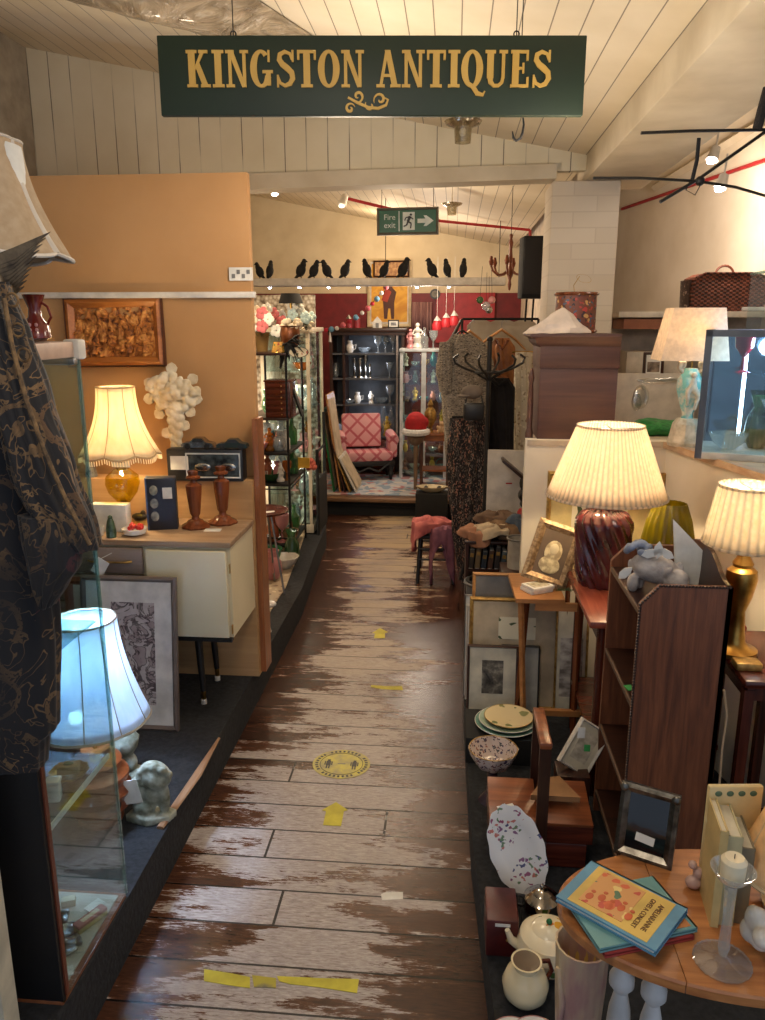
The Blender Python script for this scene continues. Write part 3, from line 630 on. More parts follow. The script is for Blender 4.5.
q = P(101, 520, Z=SB); solo('dark_bottle', B().lathe([(0, 0), (3*k, 0), (3*k, 10*k), (1.6*k, 13*k), (1.6*k, 15*k), (0, 15*k)], 16), plain('grey_bottle', (110, 112, 100), .3), 'little grey bottle above the white pot on the sideboard', 'bottle', (q.x-.01, q.y-.01, SB))
q = P(136, 534, Z=SB); k = K(q)
th = thing('trinket_dish', 'small white dish filled with red berries on the sideboard', 'dish', (q.x, q.y-.01, SB))
part('dish', B().shell([(6*k, 0), (11*k, 2*k), (12.5*k, 7*k)], .002, seg=24), M['china'], th)
b = B(); r_ = random.Random(2)
for i in range(16): a = r_.random()*6.3; rr = r_.random()*8; b.ball((rr*math.cos(a)*k, rr*math.sin(a)*k, (7+r_.random()*2)*k), 2.4*k, 8)
part('berries', b, plain('berry_red', (196, 30, 26), .3), th)
q = P(140, 520, Z=SB); solo('dark_trinket', B().ball((0, 0, 4*k), (9*k, 6*k, 4*k), 12).ball((4*k, 0, 8*k), 3*k, 8), plain('dark_bronze', (52, 44, 34), .4), 'small dark trinket behind the dish of red berries', 'trinket', (q.x, q.y, SB), remesh=.002)

# ================================================================== PICTURES LEANING AT THE SIDEBOARD
def picture(name, label, loc, w, h, fw, fm, mat=None, mw=0, art=None, aw=None, ah=None, az=0, ax=0, lean=-8, rz=0, d=.02, cat='picture', glaze=False, group=None):
    th = thing(name, label, cat, loc, (math.radians(lean), 0, math.radians(rz)), group)
    part('frame', B().rimframe(w, h, fw, d), fm, th, smooth=20)
    part('backing', B().box((0, d*.72, h/2), (w-fw, d*.4, h-fw)), M['blackmatte'], th)
    if mat: part('mount', B().box((0, d*.46, h/2), (w-2*fw+.002, .003, h-2*fw+.002)), mat, th)
    if art:
        part('print', B().box((ax, d*.40, h/2+az), (aw or w-2*fw, .003, ah or h-2*fw)), art, th)
    return th
t = NT('abstract_print'); v = t.coords((1, 1, 1)); w1 = t.noise(v, 13, 4, 2.5); w2 = t.noise(v, 22, 3, 1)
lns = t.ramp(w1, [(.45, (150, 134, 130)), (.465, (26, 22, 24)), (.51, (30, 26, 28)), (.525, (186, 174, 168))]); cc = t.ramp(w2, [(.4, (128, 104, 104)), (.6, (178, 168, 160))]); cc = t.mix(.25, lns, cc); M['abstract'] = t.fin(cc, .6)
q = P(150, 706, Z=.16); k = K(q); 
picture('framed_picture', 'large brown wooden frame leaning behind the grey framed abstract print', P(138, 708, Z=.16)+Vector((-.02, -.09, 0)), 104*k, 140*k, 8*k, wood('frame_brown', (136, 80, 48), (96, 52, 30), 'z', 5, .4), M['beige'], lean=-4)
q = P(131, 730, Z=.16); k = K(q)
picture('framed_picture', 'grey framed abstract print with wide white mount leaning on left platform', q, 97*k, 156*k, 5.5*k, plain('grey_frame', (104, 92, 88), .4), plain('white_mount', (222, 216, 206), .7), 0, M['abstract'], 44*k, 104*k, 0, 4*k, lean=-7)
q = P(95, 600, Y=2.62)
# ================================================================== COOL LIT LAMP AND GARDEN FIGURES BEHIND THE GLASS CASE
q = P(122, 846, Z=.16); Y0 = 2.02; base = Vector((P(100, 800, Y=Y0).x, Y0, .16)); k = K(base)*.97
zz = lambda py: P(100, py, Y=Y0).z-.16
th = thing('table_lamp', 'floor standing lamp with brown beehive base and glowing blue white bell shade', 'lamp', base)
terra = plain('glazed_terracotta', (150, 78, 38), .3, 0, (98, 46, 22), 18, bs=.3, coat=.3)
prof = [(0, 0)]; zb = zz(748)
for i in range(25):
    u = i/24; prof.append((.092*math.sin(PI*(.16+.72*u))**.8+.007*math.sin(u*2*PI*5), zb*u))
prof.append((0, zb)); part('beehive_base', B().lathe(prof, 36), terra, th)
b = B().lathe([(0, 0), (.017, 0), (.019, .003), (0, .005)], 16); part('opening_shade_disc', b, M['blackmatte'], th, loc=(.072, -.052, zb*.36), rot=(PI/2, 0, math.radians(54)))  # black disc stands in for the shade inside the hole
part('stem', B().tube([(0, 0, zb-.01), (0, 0, zz(665))], .007, 10), M['brass'], th)
cool = shadem('cool_shade', (232, 240, 248), .7, (218, 230, 244), (1, 1, .1), 40)
bell('lamp_shade', th, 56*k, 31*k, zz(718), zz(620), cool, 10, .02, 1.7, trim=plain('shade_edge', (176, 168, 150), .8))
part('shade_carrier', B().tube([(-26*k, 0, zz(632)), (26*k, 0, zz(632))], .0018, 6).tube([(0, -26*k, zz(632)), (0, 26*k, zz(632))], .0018, 6).ring((0, 0, zz(632)), .018, .002, 16, 6), M['steel'], th)
part('bulb', B().ball((0, 0, zz(660)), .03), emis('cool_bulb', (214, 232, 255), 14), th)
lamp_glow((base.x, base.y, .16+zz(655)), 42, (190, 218, 255), .04)
stone = plain('garden_stone', (168, 172, 158), .85, 0, (96, 98, 80), 22, bs=.8)
q = P(127, 800, Z=.16); Y1 = 2.2; bs_ = Vector((P(133, 800, Y=Y1).x, Y1, .16)); k = K(bs_); z_ = lambda py: P(133, py, Y=Y1).z-.16
b = B().ball((-4*k, 0, z_(741)), (14*k, 13*k, 16*k), 18).ball((0, 0, z_(762)), (8*k, 7*k, 10*k)).ball((4*k, .01, z_(785)), (17*k, 14*k, 20*k)).ball((2*k, .0, z_(800)), (20*k, 16*k, 22*k)).box((2*k, 0, .012), (44*k, 36*k, .024), bev=.006)
b.ball((-6*k, -.035, z_(742)), (3*k, 3*k, 3*k), 8).tube([(14*k, -.02, z_(778)), (20*k, -.05, z_(792)), (8*k, -.07, z_(800))], [6*k, 5*k, 4*k], 8)
for i in range(18): a = i*2.4; b.ball((-4*k+12*k*math.cos(a)*math.sin(i), 11*k*math.sin(a), z_(737)+9*k*math.cos(i)), 3.6*k, 8)
solo('cherub_statue', b, stone, 'pale green stone bust of a curly haired child behind the terracotta beehive lamp', 'statue', bs_, remesh=.005)
q = P(152, 818, Z=.16); k = K(q)
b = B().ball((6*k, 0, 48*k), (17*k, 12*k, 15*k), 16, rot=(0, .5, 0)).ball((2*k, 0, 30*k), (10*k, 8*k, 18*k)).ball((-12*k, 0, 32*k), (9*k, 9*k, 14*k)).ball((14*k, 0, 24*k), (6*k, 6*k, 20*k)).ball((-6*k, -3*k, 14*k), (12*k, 8*k, 9*k))
b.slab([(-24*k, -8*k), (0, -15*k), (20*k, -7*k), (24*k, 6*k), (6*k, 13*k), (-20*k, 8*k)], 0, 8*k)
for i in range(20): a = i*1.9; b.ball((7*k+14*k*math.cos(a), -7*k*abs(math.sin(i)), 50*k+11*k*math.sin(a)), 4*k, 8)
th = thing('garden_ornament', 'weathered stone garden ornament of bowed figure by torn platform edge', 'ornament', q)
part('figure', b, stone, th, remesh=.0045)
part('price_tag', B().box((-15*k, -12*k, 36*k), (20*k, .002, 25*k), rot=(0, math.radians(-12), 0)), M['tag'], th)
# torn edge strip of the platform
b = B(); a_, c_ = P(219, 738, Z=.165), P(160, 828, Z=.165)
mid_ = (a_+c_)/2+Vector((.012, .01, .006)); b.tube([a_, mid_, c_], [.005, .016, .012], 8, flat=.5); solo('torn_edge_strip', b, wood('bare_edge', (176, 138, 104), (120, 86, 60), 'y', 5, .7), 'bare wooden edging strip torn loose on the left platform edge', 'edging')
# ================================================================== GLASS DISPLAY CASE, LEFT FOREGROUND
cy0, cy1, cx1, cx0 = 1.37, 1.715, -.842, -1.42
ct = 1.585; cb_ = .17
th = thing('display_case', 'tall glass display case with brown wood base rail at left foreground', 'display case', ((cx0+cx1)/2, (cy0+cy1)/2, 0))
def L(x, y, z): return (x-(cx0+cx1)/2, y-(cy0+cy1)/2, z)
bw_ = wood('case_rail', (150, 92, 56), (104, 58, 34), 'y', 5, .4)
part('plinth', B().box(L((cx0+cx1)/2, (cy0+cy1)/2, .08), (cx1-cx0-.05, cy1-cy0-.03, .145)), M['blackmatte'], th)
part('base', B().box(L((cx0+cx1)/2, (cy0+cy1)/2, .158), (cx1-cx0, cy1-cy0, .022), bev=.003), bw_, th)
part('display_floor', B().box(L((cx0+cx1)/2, (cy0+cy1)/2, .171), (cx1-cx0-.03, cy1-cy0-.03, .004)), plain('pale_lining', (196, 190, 176), .7), th)
part('side_panel', B().box(L((cx0+cx1)/2, cy0+.008, (ct+.15)/2), (cx1-cx0, .014, ct-.17), bev=.002), M['black'], th)
part('front_stile', B().box(L(cx1-.002, cy0+.018, (ct+.15)/2), (.012, .012, ct-.2)), wood('case_stile', (120, 62, 40), (84, 40, 26), 'z', 5, .4), th)
part('glass_pane', B().box(L(cx1, (cy0+cy1)/2+.01, (ct+cb_)/2), (.004, cy1-cy0-.03, ct-cb_)), M['glass'], th)
part('glass_pane', B().box(L((cx0+cx1)/2, cy1, (ct+cb_)/2), (cx1-cx0, .004, ct-cb_)), M['glass'], th)
edge = glassm('glass_edge', (190, 216, 212), .3, diff=.15)
for x_, y_ in ((cx1, cy1), (cx0, cy1)): part('glass_corner', B().box(L(x_, y_, (ct+cb_)/2), (.007, .007, ct-cb_)), edge, th)
part('top_rail', B().box(L(cx1-.006, (cy0+cy1)/2-.01, ct+.006), (.022, cy1-cy0-.03, .034), bev=.003).box(L((cx0+cx1)/2, cy1-.004, ct+.006), (cx1-cx0, .022, .034), bev=.003), plain('pinkish_rail', (196, 168, 150), .5), th)
part('corner_cap', B().box(L(cx1-.004, cy1-.004, ct+.006), (.038, .038, .044), bev=.006), M['white'], th)
part('light_strip', B().box(L(cx1-.05, cy1-.03, ct-.02), (.12, .02, .014), bev=.003), M['steel'], th)
shz = .5*(P(85, 788, X=cx1).z+P(42, 842, X=cx1).z)
for z_ in (shz, shz+.36, shz+.74): part('shelf', B().box(L((cx0+cx1)/2, (cy0+cy1)/2, z_), (cx1-cx0-.02, cy1-cy0-.03, .006), bev=.001), glassm('shelf_glass', (206, 226, 224), .14), th)
part('shelf_edge', B().box(L(cx1-.006, (cy0+cy1)/2, shz), (.006, cy1-cy0-.03, .012)), plain('shelf_strip', (206, 216, 216), .4), th)
light('POINT', (-1.05, 1.5, shz-.03), .5, (214, 228, 255), .02)  # added fill under the shelf, brightens the case contents
# things on the lower glass shelf
def onsh(px, py, Z): return P(px, py, Z=Z)
q = onsh(76, 776, shz+.003); k = K(q)
q.x = min(q.x, -.9); q.y = min(q.y, 1.66)
th = thing('trinket_tray', 'ornate gilt tray holding a ring box on the case\'s lower glass shelf', 'tray', (q.x, q.y, shz+.0035), (0, 0, .3))
part('tray', B().shell([(.028, 0), (.04, .006), (.046, .014)], .002, seg=28, rip=.06, nr=10), plain('old_gilt', (170, 150, 86), .4, .7, (96, 84, 44), 60), th)
bx = part('ring_box', B().box((0, 0, .02), (.05, .03, .02), bev=.002), plain('ring_box_tan', (176, 150, 108), .6), th); part('stone', B().ball((0, 0, .032), (.012, .006, .004), 10), plain('green_stone', (60, 96, 50), .2), bx)
q = onsh(55, 772, shz+.003); q.x = -.885; q.y = 1.50
th = thing('porcelain_box', 'creased cream porcelain box standing beside the gilt trinket tray', 'box', (q.x, q.y, shz+.0035), (0, 0, .25)); part('body', B().box((0, 0, .022), (.03, .028, .044), bev=.006), M['china'], th); part('lid', B().box((0, 0, .049), (.034, .032, .012), bev=.005), M['china'], th)
b = B().box((0, 0, .008), (.05, .06, .016), bev=.003); solo('tan_purse', b, plain('tan_leather', (170, 130, 92), .5), 'flat tan purse lying under the lower glass shelf of the case', 'purse', (-.93, 1.42, .1735), (0, 0, .2))
# things on the case floor
def flo(px, py): 
    q = P(px, py, Z=.174); q.x = min(q.x, -.875); q.y = max(1.41, min(q.y, 1.68)); q.z = .1735; return q
q = P(103, 906, Z=.18); 
th = thing('souvenir_box', 'small pink and yellow oblong box lying inside the case corner', 'box', (-.885, 1.60, .1735), (0, 0, math.radians(62)))
part('lid', B().box((0, 0, .0175), (.085, .026, .009), bev=.002), plain('box_pink', (190, 120, 110), .5), th); part('tray', B().box((0, 0, .0065), (.084, .025, .013), bev=.002), plain('box_yellow', (206, 184, 120), .5), th)
part('label', B().box((0, 0, .0225), (.05, .012, .001)), plain('box_label', (226, 208, 170), .5), th)
for i, (x_, y_, a) in enumerate([(-.90, 1.52, .6), (-.955, 1.60, 1.9), (-.93, 1.46, 1.2)]):
    th = thing('silver_lighter', ['silver lighter lying nearest the pink and yellow box', 'silver lighter at the back of the case floor', 'silver lighter nearest the black case side'][i], 'lighter', (x_, y_, .1735), (0, 0, a), 'silver lighters in the case')
    part('body', B().box((0, 0, .007), (.03, .02, .014), bev=.003), M['silver'], th); part('lid', B().box((.022, 0, .007), (.012, .02, .014), bev=.003), M['steel'], th)
for i, (x_, y_, a) in enumerate([(-.97, 1.52, .2), (-1.0, 1.62, 2.2)]):
    b = B().tube([(-.045, 0, .004), (0, 0, .006), (.03, 0, .004)], [.003, .003, .004], 8).ball((.045, 0, .006), (.018, .011, .004), 12)
    solo('silver_spoon', b, M['silver'], ['silver spoon near the middle of the case floor', 'silver spoon at the rear of the case floor'][i], 'spoon', (x_, y_, .1735), (0, 0, a), 'spoons in the case')
for i, (x_, y_, a, w_) in enumerate([(-.88, 1.44, .5, .05), (-.90, 1.655, 1.1, .045), (-.95, 1.41, -.2, .04)]):
    solo('price_ticket', B().box((0, 0, .002), (w_, .03, .003), a), M['tag'], ['white price ticket at the near corner of the case floor', 'white price ticket behind the pink and yellow box', 'white price ticket beside the black case side'][i], 'price ticket', (x_, y_, .1735), group='tickets in the case')
b = B(); 
for i in range(5): b.ring((0, 0, .004+.003*i), .022+.003*math.sin(i), .0022, 20, 6, rot=(.1*i, .05*i, 0))
solo('dark_bracelets', b, M['iron'], 'heap of dark bangles on the case floor', 'bangles', (-.99, 1.46, .1745))
b = B().box((0, 0, .05), (.05, .03, .1), bev=.006).box((0, 0, .104), (.03, .02, .012), bev=.003)
solo('dark_hip_flask', b, plain('dark_leather', (56, 48, 42), .45), 'dark leather hip flask standing on the case floor', 'flask', (-.93, 1.5, .1735), (0, 0, 1.2))

more = [('silver_dish', 'small round silver dish at the middle of the case floor', 'dish', lambda: B().shell([(.012, 0), (.02, .003), (.026, .008)], .0015, seg=24), M['silver'], (-.925, 1.565), 0),
 ('ivory_box', 'little ivory coloured box on the case floor by the silver dish', 'box', lambda: B().box((0, 0, .01), (.035, .022, .02), bev=.003), M['cream'], (-.97, 1.655), .4),
 ('cigarette_case', 'flat silver cigarette case lying near the front glass of the case', 'case', lambda: B().box((0, 0, .004), (.055, .035, .008), bev=.003), M['silver'], (-.905, 1.50), .9),
 ('pocket_watch', 'silver pocket watch lying near the near end of the case floor', 'watch', lambda: B().lathe([(0, 0), (.016, 0), (.018, .003), (.016, .006), (0, .007)], 24).ring((.022, 0, .003), .005, .001, 14, 6), M['silver'], (-.89, 1.405), .3),
 ('brown_purse', 'worn brown leather purse at the rear left of the case floor', 'purse', lambda: B().box((0, 0, .012), (.07, .045, .024), bev=.009), plain('brown_leather', (110, 70, 44), .5), (-1.06, 1.60), .5),
 ('glass_inkwell', 'square cut glass inkwell on the case floor behind the cigarette case', 'inkwell', lambda: B().box((0, 0, .016), (.03, .03, .032), bev=.004).lathe([(0, .032), (.009, .032), (.009, .04), (0, .042)], 14), M['glassc'], (-.955, 1.475), .2)]
for n_m, lb_, ct_, f_, m_, (x_, y_), rz_ in more: solo(n_m, f_(), m_, lb_, ct_, (x_, y_, .1735), rz_)
for i, (x_, y_) in enumerate([(-.93, 1.43), (-.99, 1.48), (-1.02, 1.60)]): solo('china_thimble', B().lathe([(.007, 0), (.008, .001), (.0055, .016), (0, .018)], 14), M['china'], ['white china thimble nearest the case side on the lower shelf', 'white china thimble in the middle of the lower shelf', 'white china thimble at the back of the lower shelf'][i], 'thimble', (x_, y_, shz+.0035), group='thimbles on the case shelf')
# ---- on top of the case: red glass jug
q = P(25, 338, Y=1.66); k = K(q); 
th = thing('red_vase', 'small red glass vase with painted flowers on top of the glass case', 'vase', (q.x, 1.712, ct+.024))
rv = plain('ruby_glass', (120, 36, 26), .2, 0, (84, 22, 18), 8, coat=.5)
part('body', B().shell([(9*k, 0), (14*k, 3*k), (13*k, 16*k), (7*k, 24*k), (6*k, 32*k), (11*k, 46*k)], .002, seg=28), rv, th)
part('handle', B().tube([(12*k, 0, 16*k), (17*k, 0, 24*k), (14*k, 0, 34*k), (8*k, 0, 38*k)], 1.4*k, 8), rv, th)
b = B()
for i in range(9): a = -PI/2+(i % 3-1)*.5; b.ball((13.2*k*math.cos(a), 13.2*k*math.sin(a), (6+5*(i//3))*k), (2*k, 1*k, 2*k), 8)
part('painted_flowers', b, plain('pink_flower', (206, 150, 150), .5), th)

# ---- large lampshade upper left
q = P(3, 196, Y=1.5); k = K(q)
zt_, zb_ = P(0, 135, Y=1.5).z, P(40, 252, Y=1.5).z
base_z = ct+.024
th = thing('unlit_table_lamp', 'unlit lamp with large tan bell shade and pale ribs on the glass case', 'lamp', (P(-22, 196, Y=1.53).x, 1.53, base_z))
part('foot', B().lathe([(0, 0), (.07, 0), (.07, .012), (.02, .03), (.014, .05), (0, .05)], 24), M['brass'], th)
part('stem', B().lathe([(.014, .04), (.02, .08), (.012, .12), (.012, zb_-base_z+.05), (0, zb_-base_z+.05)], 16), M['brass'], th)
R0 = 86*k
shm = plain('tan_fabric', (176, 156, 130), .85, 0, (164, 142, 114), 50)
bell('lamp_shade', th, R0, 46*k, zb_-base_z, zt_-base_z, shm, 6, .1, 1.9, scal=.01, trim=plain('pale_braid', (214, 206, 196), .8))
b = B()
for i in range(6):
    a = 2*PI*i/6; pts = []
    for j in range(9):
        u = j/8; r = (46*k+(R0-46*k)*((1-u)**1.9))*.915; pts.append((r*math.cos(a), r*math.sin(a), (zb_-base_z)+(zt_-zb_)*u))
    b.tube(pts, [.012-.005*j/8 for j in range(9)], 8, flat=.35)
part('rib_band', b, plain('pale_band', (200, 194, 186), .8), th)
part('lining', B().lathe([(R0*.9, zb_-base_z+.004), (60*k*.9, zb_-base_z+.04), (46*k, zt_-base_z-.01)], 48, cap=False), plain('white_lining', (226, 228, 226), .8), th)

# ---- bronze wing standing on the case end
q = P(16, 288, Y=1.30)
k = K(q); th = thing('winged_ornament', 'dark bronze wing ornament rising above the embroidered coat', 'ornament', (q.x-.0, 1.30, P(16, 288, Y=1.30).z))
b = B()
for i in range(10):
    u = i/9; p0 = (-22-1*u, 268+36*u); p1 = (52-30*u**.8, 232+54*u); pm_ = ((p0[0]+p1[0])/2, (p0[1]+p1[1])/2+4)
    q0_, qm_, q1_ = [P(a_[0], a_[1], Y=1.30)-Vector(th.location) for a_ in (p0, pm_, p1)]; wd = 5.5*k
    b.plate([(q0_.x, q0_.z+wd), (qm_.x, qm_.z+wd), (q1_.x, q1_.z), (qm_.x+.004, qm_.z-wd*.9), (q0_.x, q0_.z-wd)], -.006+.0014*i, -.003+.0014*i)
part('wing', b, plain('dark_bronze2', (112, 98, 78), .45, .4, (60, 50, 40), 40), th)
part('body', B().ball((-20*k, 0, 2*k), (10*k, 6*k, 16*k), 14).ball((-24*k, 0, 26*k), (6*k, 6*k, 7*k), 12).lathe([(12*k, -.02+.0), (8*k, .01), (0, .02)], 14, (-20*k, 0, 0)), plain('dark_bronze2', (74, 64, 52)), th, remesh=.003)

# ================================================================== EMBROIDERED COAT
t = NT('embroidered_cloth'); v = t.coords((1, 1, 1)); vo = t.n('TexVoronoi', feature='F1'); vo.inputs['Scale'].default_value = 13
nz = t.n('TexNoise'); nz.inputs['Scale'].default_value = 9; t.l(v, nz.inputs['Vector']); ad = t.n('MixRGB'); ad.inputs[0].default_value = .05; t.l(v, ad.inputs[1]); t.l(nz.outputs['Color'], ad.inputs[2]); t.l(ad.outputs[0], vo.inputs['Vector'])
rings = t.math('SINE', t.math('MULTIPLY', vo.outputs['Distance'], 15)); sp = t.n('SeparateColor'); t.l(vo.outputs['Color'], sp.inputs[0])
m1 = t.math('GREATER_THAN', rings, .62); m1 = t.math('MULTIPLY', m1, t.math('GREATER_THAN', sp.outputs[0], .3)); thr = t.math('GREATER_THAN', t.noise(v, 150, 2), .42)
m1 = t.math('MULTIPLY', m1, thr)
lf = t.noise(v, 7, 2, 3.5); m2 = t.ramp(lf, [(.488, (0, 0, 0, 1)), (.495, (1, 1, 1, 1)), (.512, (1, 1, 1, 1)), (.519, (0, 0, 0, 1))])
mm = t.math('MULTIPLY', t.math('MAXIMUM', t.math('MULTIPLY', m1, .6), t.math('MULTIPLY', m2, .75)), t.ramp(t.noise(v, 4, 2), [(.4, (0.15, 0.15, 0.15, 1)), (.6, (1, 1, 1, 1))]))
gc = t.ramp(sp.outputs[1], [(0, (128, 98, 62)), (.75, (108, 78, 48)), (.88, (120, 44, 48)), (1, (110, 40, 50))], 'CONSTANT')
col = t.mix(mm, (17, 15, 19), gc); M['embroid'] = t.fin(col, .8, 0, mm, .3, .003, sheen=.1)
Yc = 1.27; q0 = P(20, 760, Y=Yc)
th = thing('embroidered_coat', 'black coat with gold floral embroidery hanging at far left of the aisle', 'coat', (q0.x, Yc, q0.z))
def garment(rows, parent, name, mat, Y=Yc, depth=.09, folds=7, amp=.006, seg=64, org=None, label=None, ph=0):
    """rows: (py, px_left, px_right[, depth]) of the outline at distance Y"""
    org = org or Vector(parent.location); rings = []
    # resample rows
    rs = []
    for (a, b_) in zip(rows, rows[1:]):
        for i in range(6): u = i/6; u2 = u*u*(3-2*u); rs.append([a[j]+(b_[j]-a[j])*(u if j == 0 else u2*.5+u*.5) for j in range(3)]+[(a[3] if len(a) > 3 else depth)*(1-u)+(b_[3] if len(b_) > 3 else depth)*u])
    a = rows[-1]; rs.append([a[0], a[1], a[2], a[3] if len(a) > 3 else depth])
    for (py, xl, xr, dp) in rs:
        A_, Bb = P(xl, py, Y=Y), P(xr, py, Y=Y); cx = (A_.x+Bb.x)/2; hw = (Bb.x-A_.x)/2; z_ = (A_.z+Bb.z)/2; ring = []
        for i in range(seg):
            a = 2*PI*i/seg; f = amp*math.sin(folds*a+2*math.sin(z_*5+ph)+ph)+amp*.6*math.sin(folds*2.3*a+z_*9)
            ring.append((cx+(hw+f)*math.cos(a)-org.x, Y+(dp/2+f)*math.sin(a)-org.y, z_-org.z))
        rings.append(ring)
    return part(name, B().loft(rings), mat, parent, label, smooth=80)
garment([(282, -60, 6, .05), (310, -110, 18, .12), (370, -120, 30, .16), (450, -110, 44), (560, -100, 52), (640, -100, 58), (724, -95, 57), (735, -90, 46), (762, -88, 45, .1)], th, 'coat_body', M['embroid'], depth=.12, amp=.0045)
garment([(284, -10, 4, .05), (330, -8, 22, .09), (400, 0, 46, .10), (470, 14, 72, .10), (530, 40, 95, .09), (548, 62, 98, .07)], th, 'sleeve', M['embroid'], Y=Yc-.05, amp=.004, ph=1)
garment([(515, 20, 72, .06), (540, 24, 80, .07), (565, 30, 79, .07), (585, 34, 66, .06), (606, 44, 52, .04)], th, 'cuff', M['embroid'], Y=Yc-.07, amp=.002, ph=2)
b = B()
for u in range(24): pass
pts = [P(x_, y_, Y=Yc-.105)-Vector(th.location) for x_, y_ in [(4, 298), (12, 345), (26, 400), (44, 450), (66, 500), (90, 545)]]
part('gold_braid', B().tube(pts, .0035, 8), plain('gold_braid', (120, 92, 56), .7, 0, (60, 44, 26), 80), th)
for x_, y_ in [(18, 300), (24, 330), (30, 355)]: b = B(); b.ring(P(x_-6, y_, Y=Yc-.08)-Vector(th.location), .01, .002, 16, 6, rot=(PI/2, 0, 0)); part('braid_loop', b, plain('gold_braid', (120, 92, 56)), th)
part('hanger', B().tube([P(-30, 286, Y=Yc)-Vector(th.location), P(-30, 262, Y=Yc)-Vector(th.location), P(-24, 255, Y=Yc)-Vector(th.location)], .003, 8), M['steel'], th)
# ================================================================== DISPLAY CORNER BEYOND THE TAN PARTITION
# backing lined with shelves of glass
# black metal display stand
def metal_stand():
    X0, X1, Ya, Yb = -1.27, -1.02, 4.75, 5.25
    th = thing('display_stand', 'black metal and wood display stand crowded with glassware behind the partition', 'display stand', ((X0+X1)/2, (Ya+Yb)/2, .166))
    L = lambda x, y, z: (x-(X0+X1)/2, y-(Ya+Yb)/2, z-.166)
    zs_top = P(290, 352, Y=Ya).z
    for x_ in (X0, X1):
        for y_ in (Ya, Yb): part('post', B().tube([L(x_, y_, .166), L(x_, y_, zs_top)], .008, 8), M['iron'], th)
    zs = {}
    for i, py in enumerate((353, 418, 453, 484, 545)):
        z_ = P(290, py, Y=Ya).z; zs[py] = z_
        part('shelf', B().box(L((X0+X1)/2-.01, (Ya+Yb)/2, z_-.008), (X1-X0+.03, Yb-Ya+.02, .016), bev=.003), M['darkx'] if i < 2 else M['iron'], th)
    for z_ in (.30, .62): part('rail', B().tube([L(X0, Ya, z_), L(X1, Ya, z_)], .005, 6).tube([L(X1, Ya, z_), L(X1, Yb, z_)], .005, 6), M['iron'], th)
    return zs, X0, X1, Ya, Yb
zs, X0, X1, Ya, Yb = metal_stand()
# prototypes of small glass and china pieces ------------------------------------------------
cry = glassm('cut_glass', (226, 232, 234), .34, .08, diff=.25); crw = plain('pale_porcelain', (226, 222, 212), .25, 0, (196, 190, 178), 30)
def goblet(s=1.): 
    b = B().lathe([(0, 0), (.028*s, 0), (.006*s, .008*s), (.004*s, .05*s), (.012*s, .06*s), (.030*s, .085*s), (.033*s, .13*s), (.030*s, .13*s), (.026*s, .088*s), (0, .07*s)], 18); return b
def vase_p(s=1.): return B().shell([(.02*s, 0), (.035*s, .03*s), (.03*s, .08*s), (.015*s, .11*s), (.025*s, .14*s)], .002, seg=18)
def bottle_p(s=1.): return B().lathe([(0, 0), (.028*s, 0), (.03*s, .01*s), (.03*s, .08*s), (.012*s, .105*s), (.010*s, .14*s), (.014*s, .145*s), (0, .15*s)], 16)
def bowl_p(s=1.): return B().shell([(.02*s, 0), (.045*s, .02*s), (.06*s, .05*s)], .003, seg=20, rip=.04, nr=8)
def figurine_p(s=1.): return B().lathe([(0, 0), (.028*s, 0), (.03*s, .01*s), (.02*s, .03*s), (.026*s, .06*s), (.013*s, .085*s), (.018*s, .1*s), (.008*s, .118*s), (0, .118*s)], 14).ball((0, 0, .128*s), .013*s, 10).tube([(.015*s, 0, .105*s), (.03*s, -.005, .085*s), (.018*s, -.02*s, .075*s)], .005*s, 6).tube([(-.015*s, 0, .105*s), (-.028*s, -.005, .08*s), (-.01*s, -.02*s, .07*s)], .005*s, 6)
def jug_p(s=1.): return B().shell([(.025*s, 0), (.04*s, .03*s), (.035*s, .07*s), (.022*s, .09*s), (.028*s, .115*s)], .002, seg=18).tube([(.035*s, 0, .07*s), (.06*s, 0, .08*s), (.055*s, 0, .04*s), (.038*s, 0, .03*s)], .004*s, 6)
def basket_p(s=1.): return B().shell([(.035*s, 0), (.05*s, .03*s), (.055*s, .055*s)], .004, seg=20, rip=.03, nr=20).tube([(.052*s*math.cos(a), 0, .055*s+.06*s*math.sin(a)) for a in [PI*i/10 for i in range(11)]], .004*s, 6)
def candlestick_p(s=1.): return B().lathe([(0, 0), (.028*s, 0), (.024*s, .008*s), (.007*s, .016*s), (.012*s, .05*s), (.006*s, .09*s), (.014*s, .13*s), (.012*s, .15*s), (0, .15*s)], 14)
PROTO = {'goblet': (goblet, cry, 'goblet', 'goblet'), 'vase': (vase_p, cry, 'vase', 'vase'), 'bottle': (bottle_p, cry, 'decanter', 'decanter'), 'bowl': (bowl_p, cry, 'bowl', 'bowl'),
         'figurine': (figurine_p, crw, 'figurine', 'figurine'), 'jug': (jug_p, crw, 'jug', 'jug'), 'basket': (basket_p, plain('wicker_small', (140, 100, 60), .7, 0, (84, 56, 32), 50), 'basket', 'basket'), 'candlestick': (candlestick_p, M['silver'], 'candlestick', 'candlestick')}
made = {}
def small(kind, loc, s, label, group=None, mat=None, rz=0):
    fn, m_, nm, cat = PROTO[kind]; key = (kind, (mat or m_).name)
    if key not in made:
        o = solo(nm, fn(1.), mat or m_, label, cat, loc, rz, group); made[key] = o; o.scale = (s, s, s); return o
    o = dup(made[key], loc, rz, label, None, s); o['category'] = cat
    if group: o['group'] = group
    elif 'group' in o: del o['group']
    return o
